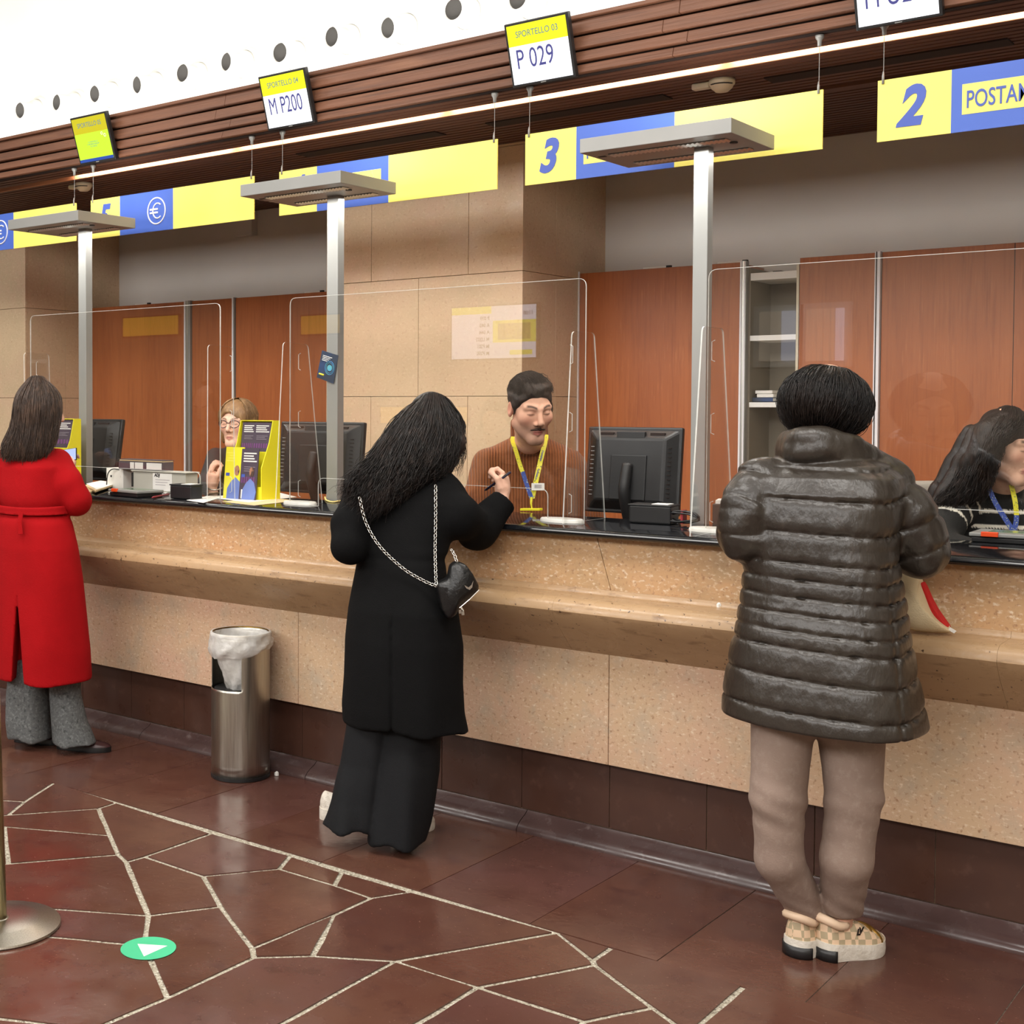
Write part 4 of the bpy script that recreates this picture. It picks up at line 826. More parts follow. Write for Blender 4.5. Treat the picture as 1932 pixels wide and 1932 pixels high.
m.grid(P, wrap=True).build('liner_bag', MT['liner'], o, smooth=True)
# ---- queue barrier post at the left picture edge
bc = atZ(-3, 1748); o = thing('barrier_post', 'brass-toned queue barrier post on a round steel base at the left edge', 'barrier post', (bc[0], bc[1], 0))
MB().lathe([(0, .0005), (.176, .0005), (.178, .004), (.176, .009), (.118, .022), (.114, .0235), (.03, .026), (.024, .030), (0, .030)], (bc[0], bc[1], 0), 72).build('base_disc', MT['steel'], o, autos=.5)
pt = atD(-20, 1085, float((bc-CAM)@CF)); MB().tube([(bc[0]+.008, bc[1], .026), pt], .0195, 24).build('pole', MT['brass'], o, smooth=True); MB().tube([pt, pt+np.array([0, 0, .06])], .027, 24).build('belt_head', MT['blacksoft'], o, .004)
# ---- floor sticker
MT['green'] = mat('green_vinyl', (62, 186, 136), .45, layers=[(5, 2, (56, 178, 128), .4, .6)])
sc_c = atZ(280, 1789.5); o = thing('floor_sticker', 'round green floor sticker with a white arrowhead', 'sticker', (sc_c[0], sc_c[1], 0.001)); rS = .0765
MB().lathe([(0, .0016), (rS, .0016), (rS, .0008), (0, .0008)], (sc_c[0], sc_c[1], 0), 48).build('disc', MT['green'], o); MB().prism([atZ(u, v, .0017) for u, v in ((259.5, 1781), (316, 1784.5), (271.5, 1804.5))], (0, 0, .0004)).build('arrowhead', MT['paper'], o)
# ---- litter
for (u, v), lab, z, r in (((522, 1463), 'tiny white scrap of paper on the floor beside the bin', 0.0, .010), ((1357, 1146), 'tiny white plastic cap standing on the stone ledge', .8615, .009)):
    p = atZ(u, v, z); m = MB(); m.lathe([(0, 0), (r, .0), (r*.9, r*1.1), (r*.3, r*1.6), (0, r*1.7)], (p[0], p[1], z+.0006), 7); m.v = [(x+random.uniform(-.001, .001), y_+random.uniform(-.001, .001), zz) for x, y_, zz in m.v]; tag(m.build('scrap', MT['paper']), lab, 'scrap')
# ---- cloth tote bag on the ledge
MT['canvas'] = mat('cream_canvas', (206, 186, 150), .85, layers=[(5, 4, (190, 168, 130), .45, .7)], bump=(260, .25)); MT['redcloth'] = mat('red_cloth', (190, 24, 22), .8, layers=[(5, 3, (170, 18, 18), .45, .7)], bump=(260, .25))
zl0 = .8625
def bagpt(u, v, Y): return atY(u, v, Y)
out_f = [(1680, 1201), (1742, 1201.5), (1801, 1199), (1790, 1189), (1772, 1176), (1757, 1160), (1746, 1138), (1738, 1118), (1732, 1100), (1736, 1090), (1722, 1082), (1700, 1078), (1680, 1074)]
o = thing('tote_bag', 'cream cloth bag with red panel standing on the stone ledge', 'bag', atY(1740, 1200, 3.93))
cyy = [3.905, 3.905, 3.925, 3.93, 3.935, 3.935, 3.925, 3.92, 3.93, 3.935, 3.92, 3.905, 3.905]
F_ = [bagpt(u, v, yy) for (u, v), yy in zip(out_f, cyy)]
for q in F_[:3]: q[2] = max(zl0+.001, q[2])
cen = sum(F_)/len(F_)+np.array([0, -.028, 0]); m = MB(); ringI = [cen+(q-cen)*.55+np.array([0, -.012, 0]) for q in F_]; Bk = [q+np.array([0, .055, 0]) for q in F_]
N_ = len(F_); m.add(F_+ringI+[cen]+Bk, [(i, (i+1) % N_, N_+(i+1) % N_, N_+i) for i in range(N_)]+[(N_+i, N_+(i+1) % N_, 2*N_) for i in range(N_)]+[(i, 2*N_+1+i, 2*N_+1+(i+1) % N_, (i+1) % N_) for i in range(N_)]+[tuple(2*N_+1+i for i in range(N_))])
m.build('cloth_body', MT['canvas'], o, sub=2, smooth=True)
rp = [(1731, 1110), (1738, 1098), (1744, 1107), (1755, 1132), (1766, 1152), (1780, 1172), (1789, 1185), (1786, 1191), (1768, 1177), (1750, 1160), (1743, 1140)]
m = MB().prism([bagpt(u, v, 3.945) for u, v in rp], (0, .035, 0)); m.build('red_panel', MT['redcloth'], o, .004)
q0 = [bagpt(u, v, 3.935) for u, v in ((1788, 1188), (1792.5, 1184), (1804, 1191), (1800, 1195))]; MB().prism(q0, (0, .004, 0)).build('sewn_label', MT['paper'], o)
# ================================================================== PEOPLE: tools
def surface_nets(f, lo, h):
    s = f < 0; nx, ny, nz = f.shape
    cnt = np.zeros((nx-1, ny-1, nz-1), bool); JL = []; PL = []
    edges = []
    for ax in range(3):
        sl0 = [slice(None)]*3; sl1 = [slice(None)]*3; sl0[ax] = slice(0, -1); sl1[ax] = slice(1, None)
        a, b = f[tuple(sl0)], f[tuple(sl1)]; m = s[tuple(sl0)] != s[tuple(sl1)]
        I = np.argwhere(m); 
        if len(I) == 0: edges.append((I, None)); continue
        fa, fb = a[m], b[m]; t = fa/(fa-fb); pos = I.astype(np.float32); pos[:, ax] += t
        edges.append((I, fa < 0))
        o1, o2 = [k for k in range(3) if k != ax]
        for d1 in (0, -1):
            for d2 in (0, -1):
                J = I.copy(); J[:, o1] += d1; J[:, o2] += d2
                ok = (J >= 0).all(1) & (J[:, 0] < nx-1) & (J[:, 1] < ny-1) & (J[:, 2] < nz-1)
                jj = np.ravel_multi_index(tuple(J[ok].T), cnt.shape); pp = pos[ok]; JL.append(jj); PL.append(pp)
    J = np.concatenate(JL); Pp = np.concatenate(PL); uq, inv = np.unique(J, return_inverse=True); n_ = np.bincount(inv)
    idx = -np.ones(cnt.shape, np.int64); idx.ravel()[uq] = np.arange(len(uq))
    V = np.stack([np.bincount(inv, Pp[:, k])/n_ for k in range(3)], 1).astype(np.float32)*h+np.array(lo, np.float32)
    F = []
    for ax, (I, neg) in enumerate(edges):
        if len(I) == 0: continue
        o1, o2 = [(1, 2), (2, 0), (0, 1)][ax]
        ok = (I[:, o1] > 0) & (I[:, o2] > 0) & (I[:, o1] < f.shape[o1]-1) & (I[:, o2] < f.shape[o2]-1)
        I = I[ok]; neg = neg[ok]; q = []
        for d1, d2 in ((-1, -1), (0, -1), (0, 0), (-1, 0)):
            J = I.copy(); J[:, o1] += d1; J[:, o2] += d2; q.append(idx[tuple(J.T)])
        q = np.stack(q, 1); q[~neg] = q[~neg][:, ::-1]; F.append(q)
    return V, np.concatenate(F)
def sdf_mesh(name, fn, lo, hi, h, m, parent, vcol=None, smooth=1, post=None):
    lo = np.array(lo, float); hi = np.array(hi, float); n = np.ceil((hi-lo)/h).astype(int)+1
    K = 4; nc = (n+K-1)//K+1; n = (nc-1)*K+1                 # coarse pass, then only the band near the surface at full resolution
    cx = [lo[k]+h*K*np.arange(nc[k]) for k in range(3)]; X, Y, Z = np.meshgrid(*cx, indexing='ij'); Fc = fn(np.stack([X, Y, Z], -1).reshape(-1, 3)).reshape(X.shape)
    near = np.abs(Fc) < h*K*2.6; cell = np.zeros(nc-1, bool)
    for a in (0, 1):
        for b in (0, 1):
            for c in (0, 1): cell |= near[a:a+nc[0]-1, b:b+nc[1]-1, c:c+nc[2]-1]
    f = np.repeat(np.repeat(np.repeat(Fc[:-1, :-1, :-1], K, 0), K, 1), K, 2).astype(np.float32); f = np.pad(f, ((0, 1), (0, 1), (0, 1)), mode='edge')
    mk = np.repeat(np.repeat(np.repeat(cell, K, 0), K, 1), K, 2); mk = np.pad(mk, ((0, 1), (0, 1), (0, 1)), mode='edge')
    mk[1:] |= mk[:-1].copy(); mk[:, 1:] |= mk[:, :-1].copy(); mk[:, :, 1:] |= mk[:, :, :-1].copy()
    I = np.argwhere(mk); vals = np.empty(len(I), np.float32)
    for i in range(0, len(I), 400000): vals[i:i+400000] = fn(lo+I[i:i+400000]*h)
    f[mk] = vals
    V, F = surface_nets(f, lo, h)
    for _ in range(smooth):                           # light Laplacian smoothing
        ia = np.concatenate([F[:, k] for k in range(4)]+[F[:, (k+1) % 4] for k in range(4)]); ib = np.concatenate([F[:, (k+1) % 4] for k in range(4)]+[F[:, k] for k in range(4)])
        c = np.maximum(np.bincount(ia, minlength=len(V)), 1); A = np.stack([np.bincount(ia, V[ib, k], minlength=len(V)) for k in range(3)], 1)
        V = (.5*V+.5*A/c[:, None]).astype(np.float32)
    if post is not None: V, F = post(V, F)
    me = bpy.data.meshes.new(name); me.vertices.add(len(V)); me.vertices.foreach_set('co', V.astype(np.float32).ravel())
    me.loops.add(F.size); me.loops.foreach_set('vertex_index', F.ravel().astype(np.int32)); me.polygons.add(len(F)); me.polygons.foreach_set('loop_start', np.arange(0, F.size, 4, dtype=np.int32))
    me.polygons.foreach_set('use_smooth', np.ones(len(F), bool)); me.update(); me.validate()
    for mm_ in (m if isinstance(m, (list, tuple)) else [m]): me.materials.append(mm_)
    if vcol is not None:
        at_ = me.color_attributes.new('Col', 'FLOAT_COLOR', 'POINT'); cc = np.ones((len(V), 4), np.float32); cc[:, :3] = vcol(V.astype(float)); at_.data.foreach_set('color', cc.ravel())
    return link(name, me, parent)
def cone(P, a, b, ra, rb):
    a = np.array(a, float); b = np.array(b, float); ab = b-a; t = np.clip(((P-a)@ab)/(ab@ab), 0, 1)
    return np.linalg.norm(P-a-t[:, None]*ab, axis=1)-(ra+(rb-ra)*t)
def chain(P, pts, rs, k=.02):
    d = None
    for i in range(len(pts)-1):
        c = cone(P, pts[i], pts[i+1], rs[i], rs[i+1]); d = c if d is None else smin(d, c, k)
    return d
def chain_param(P, pts):
    """distance travelled along a poly-line at the nearest point"""
    best = np.full(len(P), 1e9); s = np.zeros(len(P)); acc = 0
    for a, b in zip(pts[:-1], pts[1:]):
        a = np.array(a, float); b = np.array(b, float); ab = b-a; L = np.linalg.norm(ab); t = np.clip(((P-a)@ab)/(ab@ab), 0, 1)
        d = np.linalg.norm(P-a-t[:, None]*ab, axis=1); m = d < best; best[m] = d[m]; s[m] = acc+t[m]*L; acc += L
    return s
def ell(P, c, r, R=None):
    q = P-np.array(c, float)
    if R is not None: q = q@np.array(R).T
    r = np.array(r, float); k0 = np.linalg.norm(q/r, axis=1); k1 = np.linalg.norm(q/(r*r), axis=1)
    return k0*(k0-1)/np.maximum(k1, 1e-6)
def smin(a, b, k): 
    h = np.clip(.5+.5*(b-a)/k, 0, 1); return b+(a-b)*h-k*h*(1-h)
def smax(a, b, k): return -smin(-a, -b, k)
_rs = np.random.RandomState(3); _nd = _rs.randn(28, 3); _nd /= np.linalg.norm(_nd, axis=1)[:, None]; _np = _rs.rand(28)*6.28
def wob(P, freq, st=(1, 1, 1), seed=0):
    """cheap smooth noise in -1..1"""
    Q = P*np.array(st); s = 0
    for k in range(6):
        d = _nd[(k+seed*5) % 28]; s = s+np.sin((Q@d)*freq*(1+.37*k)+_np[(k*3+seed) % 28])/(1+.35*k)
    return s/3.2
def ring(ul, ur, v, d, rho=.72, phi=0.0):
    u = (ul+ur)/2; w = (ur-ul)/2*d/FOC; th = YAW-math.atan((u-CX)/FOC)-phi
    a = w/math.sqrt(math.cos(th)**2+(rho*math.sin(th))**2)
    return (*atD(u, v, d), a, a*rho)
def loft(P, rings, phi=0.0, p=2.25, zlo=None, zhi=None, rnd=.012, rlo=.005):
    R = np.array(sorted(rings, key=lambda r: r[2])); z = P[:, 2]
    cx, cy, a, b = (np.interp(z, R[:, 2], R[:, k]) for k in (0, 1, 3, 4))
    dx, dy = P[:, 0]-cx, P[:, 1]-cy; c, s = math.cos(phi), math.sin(phi)
    x = np.abs(dx*c+dy*s)/a; y = np.abs(-dx*s+dy*c)/b
    d = ((x**p+y**p)**(1/p)-1)*np.minimum(a, b)
    zlo = R[0, 2] if zlo is None else zlo; zhi = R[-1, 2] if zhi is None else zhi
    return smax(smax(d, zlo-z, rlo), z-zhi, rnd)
def bounds(*pts, pad=.12):
    A = np.array([p[:3] for p in pts]); return A.min(0)-pad, A.max(0)+pad
def frame(fwd, up=(0, 0, 1), roll=0):
    """rows: right, forward, up of a head or hand"""
    f = np.array(fwd, float); f /= np.linalg.norm(f); u = np.array(up, float); r = np.cross(f, u); r /= np.linalg.norm(r); u = np.cross(r, f)
    c, s = math.cos(roll), math.sin(roll); r2 = r*c+u*s; u2 = -r*s+u*c
    return np.stack([r2, f, u2])
def strands(name, guides, n, m, parent, r=.0014, jit=.008, tip=.5, seg=5, wave=.004, seed=1, len_var=.25, lift=0):
    """hair as thin tapering tubes interpolated between neighbouring guide paths"""
    rs = np.random.RandomState(seed); G = [np.array(catmull(g, seg)) for g in guides]; K = len(G); N = len(G[0]); mb_v = []; mb_f = []
    for i in range(n):
        u = rs.rand()*(K-1); k = min(int(u), K-2); t = u-k; path = G[k]*(1-t)+G[k+1]*t
        off = rs.randn(3)*jit; ph = rs.rand(3)*6.28; fr = rs.uniform(2, 5); s = np.linspace(0, 1, N)[:, None]
        path = path+off*(.25+.75*s)+wave*np.sin(ph+fr*s*6.28)*s
        L = 1-len_var*rs.rand(); path = np.array([path[min(N-1, int(q))]*(1-(q-int(q)))+path[min(N-1, int(q)+1)]*(q-int(q)) for q in np.linspace(0, (N-1)*L, N)])
        rr = r*rs.uniform(.6, 1.4); T = np.gradient(path, axis=0); T /= np.linalg.norm(T, axis=1)[:, None]+1e-9
        a = np.cross(T, np.array([.3, .5, .8])); a /= np.linalg.norm(a, axis=1)[:, None]+1e-9; b = np.cross(T, a)
        rad = rr*(1-tip*s**2)*np.minimum(1, .45+3*s); b0 = len(mb_v)
        for q in range(N):
            for c_ in range(3):
                an = 2.094*c_; mb_v.append(path[q]+rad[q]*(math.cos(an)*a[q]+math.sin(an)*b[q]))
        for q in range(N-1):
            for c_ in range(3): mb_f.append((b0+q*3+c_, b0+q*3+(c_+1) % 3, b0+q*3+3+(c_+1) % 3, b0+q*3+3+c_))
    me = bpy.data.meshes.new(name); me.from_pydata([tuple(q) for q in mb_v], [], mb_f); me.polygons.foreach_set('use_smooth', [True]*len(me.polygons)); me.materials.append(m); me.update()
    return link(name, me, parent)
def hairmat(name, rgb, hi, rough=.42): return mat(name, rgb, rough, layers=[(60, 3, hi, .5, .72, (1, 1, .25)), (9, 3, hi, .55, .75)], bump=(220, .35, (1, 1, .12)), spec=.35)
MT['skin'] = mat('skin', (222, 176, 152), .58, spec=.3, vcol='Col', bump=(700, .05), layers=[(60, 2, (205, 150, 126), .58, .8)], sub=0)
MT['hair_black'] = hairmat('black_hair', (16, 12, 11), (34, 25, 21), .45); MT['hair_dark'] = hairmat('dark_brown_hair', (22, 16, 14), (46, 33, 27), .45)
MT['hair_brown'] = hairmat('brown_hair', (56, 41, 32), (92, 70, 56), .45); MT['hair_blond'] = hairmat('light_brown_hair', (128, 98, 66), (168, 134, 92), .42); MT['hair_man'] = hairmat('short_dark_hair', (42, 32, 26), (60, 47, 38), .6)
MT['eyewhite'] = mat('eye_white', (226, 220, 214), .2, layers=[(30, 2, (214, 204, 198), .5, .7)]); MT['iris'] = mat('dark_iris', (40, 26, 18), .15, layers=[(200, 2, (58, 38, 26), .5, .6)])
def head_sdf(q, male=False, jaw=1.0):
    x = np.abs(q[:, 0]); S = np.stack([x, q[:, 1], q[:, 2]], 1)
    d = ell(q, (0, -.012, .034), (.0745, .094, .086))
    d = smin(d, ell(q, (0, .026, -.030), (.0605*jaw, .066, .082)), .03)
    d = smin(d, cone(S, (.046*jaw, .004, -.058), (.010, .070, -.098), .021, .020), .025)
    d = smin(d, cone(S, (0, .074, -.100), (.008, .074, -.100), .0195, .0195), .02)
    d = smin(d, ell(S, (.043, .060, -.016), (.022, .022, .024)), .022)
    d = smin(d, cone(S, (.012, .083, .026), (.046, .068, .027), .0105, .010), .014)
    d = smax(d, -ell(S, (.031, .0985, .009), (.0175, .0135, .0105)), .012)          # sockets
    d = smin(d, ell(S, (.031, .0765, .0065), (.0135, .0115, .0095)), .005)          # lids over the eyeball
    d = smin(d, cone(q, (0, .088, .020), (0, .1085, -.024), .0075, .0115), .011)
    d = smin(d, ell(S, (.0125, .094, -.032), (.0085, .0105, .0075)), .007)
    d = smax(d, -ell(S, (.0065, .104, -.0405), (.0042, .006, .003)), .003)
    d = smax(d, -cone(S, (0, .099, -.0655), (.026, .084, -.0655), .0016, .0010), .004)   # mouth line
    d = smin(d, cone(S, (.004, .0905, -.0605), (.021, .083, -.0645), .0062, .0025), .005)
    d = smin(d, cone(S, (0, .0905, -.0730), (.018, .084, -.0690), .0072, .003), .006)
    e = ell(S, (.0765, -.010, -.002), (.0085, .019, .031)); e = smax(e, -ell(S, (.084, -.008, .002), (.006, .011, .018)), .006)
    d = smin(d, e, .008)
    return d
def head_cols(base, lips, male=False, brow=(44, 32, 26), stubble=None):
    B, Lp, Br = np.array(s2l(base)), np.array(s2l(lips)), np.array(s2l(brow))
    def f(q):
        x = np.abs(q[:, 0]); c = np.repeat(B[None], len(q), 0).copy()
        def mixin(w, col): 
            nonlocal c
            c = c*(1-w[:, None])+np.array(col)[None]*w[:, None]
        mixin(.35*np.clip(1-np.hypot(x-.045, (q[:, 2]+.022))/.03, 0, 1)*(q[:, 1] > .03), s2l((214, 120, 104)))
        mixin(.5*np.clip(1-np.abs(x-.077)/.012, 0, 1)*(np.abs(q[:, 1]+.01) < .03), s2l((206, 118, 100)))
        if stubble: mixin(stubble*np.clip((-.038-q[:, 2])/.02, 0, 1)*np.clip((q[:, 2]+.14)/.03, 0, 1)*(q[:, 1] > -.02), s2l((120, 92, 80)))
        lw = np.clip(1-(np.abs(q[:, 2]+.0665)-.0065)/.004, 0, 1)*np.clip((.0205-x)/.005, 0, 1)*(q[:, 1] > .078); mixin(.7*lw, Lp)
        mixin(np.clip(1-np.abs(q[:, 2]+.0658)/.0016, 0, 1)*(x < .023)*(q[:, 1] > .078), s2l((90, 40, 38)))
        bz = .0285+.006*np.sin(np.clip((x-.012)/.04, 0, 1)*2.6)-.0; bw = np.clip(1.3-np.abs(q[:, 2]-bz)/.0050, 0, 1)*np.clip((x-.010)/.005, 0, 1)*np.clip((.052-x)/.008, 0, 1)*(q[:, 1] > .05); mixin(.9*bw, Br)
        ez = .0035; ew = np.clip(1-np.abs(q[:, 2]-ez-.0*x)/.0020, 0, 1)*np.clip(1-(np.abs(x-.031)-.013)/.003, 0, 1)*(q[:, 1] > .06); mixin(.85*ew, s2l((46, 30, 26)))       # lashes of lowered lids
        sw = .3*np.clip(1-np.hypot((x-.031)/1.5, q[:, 2]-.012)/.012, 0, 1)*(q[:, 1] > .06); mixin(sw, s2l((160, 104, 90)))
        nw = np.clip(1-np.hypot(x-.0065, q[:, 2]+.041)/.0045, 0, 1)*(q[:, 1] > .09); mixin(.8*nw, s2l((96, 50, 44)))
        return c
    return f
def place_head(name, c, R, parent, cols, scale=1.0, male=False, neck=None, h=.0026, jaw=1.0, extra=None):
    c = np.array(c, float)
    def fn(P):
        q = ((P-c)@R.T)/scale; d = head_sdf(q, male, jaw)*scale
        if neck is not None: d = smin(d, chain(P, neck[0], neck[1]), .022)
        if extra is not None: d = np.minimum(d, extra(P))
        return d
    pts = [c]+([p for p in neck[0]] if neck else []); lo, hi = bounds(*pts, pad=.135*scale)
    return sdf_mesh(name, fn, lo, hi, h, MT['skin'], parent, vcol=lambda V: cols(((V-c)@R.T)/scale))
def hand_sdf(P, wrist, R, curl=.5, s=1.0, side=1, pinch=False):
    """R rows: across (thumb side positive * side), along fingers, back of hand"""
    X, Yv, Zv = R; w = np.array(wrist, float)
    def pt(a, b, c): return w+(X*a*side+Yv*b+Zv*c)*s
    d = cone(P, pt(-.004, -.03, 0), pt(0, .02, 0), .026*s, .027*s)
    d = smin(d, cone(P, pt(-.026, .045, 0), pt(.024, .05, 0), .0145*s, .0155*s), .02)
    d = smin(d, cone(P, pt(0, .02, 0), pt(0, .06, .002), .026*s, .024*s), .02)
    for k, (a, L) in enumerate(((.029, .066), (.010, .074), (-.010, .068), (-.028, .052))):
        c1 = curl*(.9+.12*k); b0 = np.array([a, .075, .003]); p0 = b0
        r = (.0088, .009, .0085, .0075)[k]; ang = c1; p1 = p0+np.array([a*.1, math.cos(ang), -math.sin(ang)])*L*.45; ang += c1*1.1; p2 = p1+np.array([0, math.cos(ang), -math.sin(ang)])*L*.32; ang += c1*.8; p3 = p2+np.array([0, math.cos(ang), -math.sin(ang)])*L*.25
        f = chain(P, [pt(*p0), pt(*p1), pt(*p2), pt(*p3)], [r*s*1.08, r*s, r*s*.92, r*s*.8], .004); d = smin(d, f, .006)
    t0 = np.array([.026, .012, -.006]); t1 = np.array([.046, .042, -.018]); t2 = np.array([.046, .070, -.034]) if not pinch else np.array([.034, .068, -.038]); t3 = np.array([.040, .090, -.044]) if not pinch else np.array([.022, .088, -.046])
    d = smin(d, chain(P, [pt(*t0), pt(*t1), pt(*t2), pt(*t3)], [.0155*s, .0115*s, .0098*s, .0082*s], .006), .012)
    return d
def skin_only(base):
    B = np.array(s2l(base)); return lambda V: np.repeat(B[None], len(V), 0)
def shoe(name, heel, toe, parent, up_m, sole_m, L=None, w=.094, sole_h=.03, top=.085, extra=None, toe_lift=.0):
    """lofted trainer from a heel point to a toe point on the floor"""
    heel = np.array(heel, float); toe = np.array(toe, float); z0 = min(heel[2], toe[2]); ax = toe-heel; ax[2] = 0; L = np.linalg.norm(ax); ax /= L; sd = np.array([ax[1], -ax[0], 0]); z = np.array([0, 0, 1.0])
    T = (1-np.cos(np.linspace(0, math.pi, 23)))/2; W = np.interp(T, [0, .01, .03, .07, .15, .4, .65, .80, .90, .96, .99, 1], [.10, .32, .52, .70, .80, .75, 1, .95, .76, .50, .27, .10])*w/2
    ins = np.interp(T, [0, .2, .45, .7, 1], [0, 0, .008, .004, -.006])
    H = np.interp(T, [0, .03, .08, .2, .34, .5, .72, .9, .97, 1], [top*.62, top*.9, top, top*.92, top*.84, top*.80, top*.60, top*.46, top*.38, top*.30])
    m = MB(); rows = []
    for t, wd, i_ in zip(T, W, ins):
        c = heel+ax*L*t+sd*i_; lift = toe_lift*max(0, t-.75)**2*16; row = []
        for a, b in ((-1.0, 0), (-1.06, .4), (-1.0, 1), (0, 1.0), (1.0, 1), (1.06, .4), (1.0, 0), (0, 0)): row.append(c+sd*a*wd+z*(.0006+b*sole_h*np.interp(t, [0, .3, 1], [1.15, 1, .8])+lift))
        rows.append(row)
    m.grid(rows, wrap=True); m.add(rows[0], [tuple(range(8))]); m.add(rows[-1], [tuple(range(8))[::-1]]); so = m.build('sole', sole_m, parent, autos=.9)
    m = MB(); rows = []
    for t, wd, i_, hh in zip(T, W*.95, ins, H):
        c = heel+ax*L*(t*.985+.008)+sd*i_; row = []; zb = sole_h*.8; 
        for k in range(13):
            an = math.pi*k/12; row.append(c+sd*wd*(math.cos(an)*(1-.18*math.sin(an)*(t < .5)))+z*(zb+(hh-zb)*math.sin(an)**.75))
        rows.append(row)
    m.grid(rows); m.add(rows[0], [tuple(range(13))]); m.add(rows[-1], [tuple(range(13))[::-1]]); up = m.build('upper', up_m, parent, smooth=True)
    return so, up
def ribbon(pts, width_dir, w, t=.0012):
    m = MB(); P = [np.array(p, float) for p in pts]; rows = []
    for i, p in enumerate(P):
        tg = P[min(i+1, len(P)-1)]-P[max(i-1, 0)]; tg /= np.linalg.norm(tg); wd = np.array(width_dir[i] if hasattr(width_dir[0], '__len__') else width_dir, float); wd = wd-tg*(wd@tg); wd /= np.linalg.norm(wd); nn = np.cross(tg, wd)
        rows.append([p-wd*w/2-nn*t/2, p+wd*w/2-nn*t/2, p+wd*w/2+nn*t/2, p-wd*w/2+nn*t/2])
    m.grid(rows, wrap=True); m.add(rows[0], [(0, 1, 2, 3)]); m.add(rows[-1], [(3, 2, 1, 0)]); return m
# ================================================================== PEOPLE
def body_mesh(parts, parent, name='body'):
    """several SDF patches of one body merged into one mesh; parts: (fn, lo, hi, h, colour fn)"""
    obs = []
    for fn, lo, hi, h, cf in parts: obs.append(sdf_mesh('tmp', fn, lo, hi, h, MT['skin'], None, vcol=cf))
    V = []; F = []; C_ = []; n = 0
    for o in obs:
        me = o.data; v = np.empty(len(me.vertices)*3, np.float32); me.vertices.foreach_get('co', v); f = np.empty(len(me.loops), np.int32); me.loops.foreach_get('vertex_index', f)
        c = np.empty(len(me.vertices)*4, np.float32); me.color_attributes['Col'].data.foreach_get('color', c)
        V.append(v.reshape(-1, 3)); F.append(f.reshape(-1, 4)+n); C_.append(c); n += len(me.vertices); bpy.data.objects.remove(o); bpy.data.meshes.remove(me)
    V = np.concatenate(V); F = np.concatenate(F); C_ = np.concatenate(C_)
    me = bpy.data.meshes.new(name); me.vertices.add(len(V)); me.vertices.foreach_set('co', V.ravel()); me.loops.add(F.size); me.loops.foreach_set('vertex_index', F.ravel()); me.polygons.add(len(F)); me.polygons.foreach_set('loop_start', np.arange(0, F.size, 4, dtype=np.int32))
    me.polygons.foreach_set('use_smooth', np.ones(len(F), bool)); me.update(); me.materials.append(MT['skin']); a = me.color_attributes.new('Col', 'FLOAT_COLOR', 'POINT'); a.data.foreach_set('color', C_)
    return link(name, me, parent)
def head_part(c, R, cols, neck, scale=1.0, jaw=1.0, h=.0026, male=False):
    c = np.array(c, float)
    def fn(P):
        d = head_sdf(((P-c)@R.T)/scale, male, jaw)*scale
        return smin(d, chain(P, neck[0], neck[1]), .022)
    lo, hi = bounds(c, *neck[0], pad=.132*scale)
    return (fn, lo, hi, h, lambda V: cols(((V-c)@R.T)/scale))
def inner(points, radii, skin):
    """slim continuous body under the clothes"""
    def fn(P):
        d = None
        for ch, rr in zip(points, radii):
            c = chain(P, ch, rr, .03); d = c if d is None else smin(d, c, .04)
        return d
    allp = [p for ch in points for p in ch]; lo, hi = bounds(*allp, pad=.15)
    return (fn, lo, hi, .02, skin_only(skin))
def radial(c, R, r, els, azs, scale=1.0, drop=0.0):
    """hair guides running from the crown down over an ellipsoid"""
    G = []
    for az in azs:
        g = []
        for k, el in enumerate(els):
            e = math.radians(el); a = math.radians(az); q = np.array([r[0]*math.cos(e)*math.sin(a), r[1]*math.cos(e)*math.cos(a), r[2]*math.sin(e)])
            g.append(np.array(c)+(q@R)*scale)
        G.append(g)
    return G
def D(u, v, d): return atD(u, v, d)
SK = (226, 180, 156)
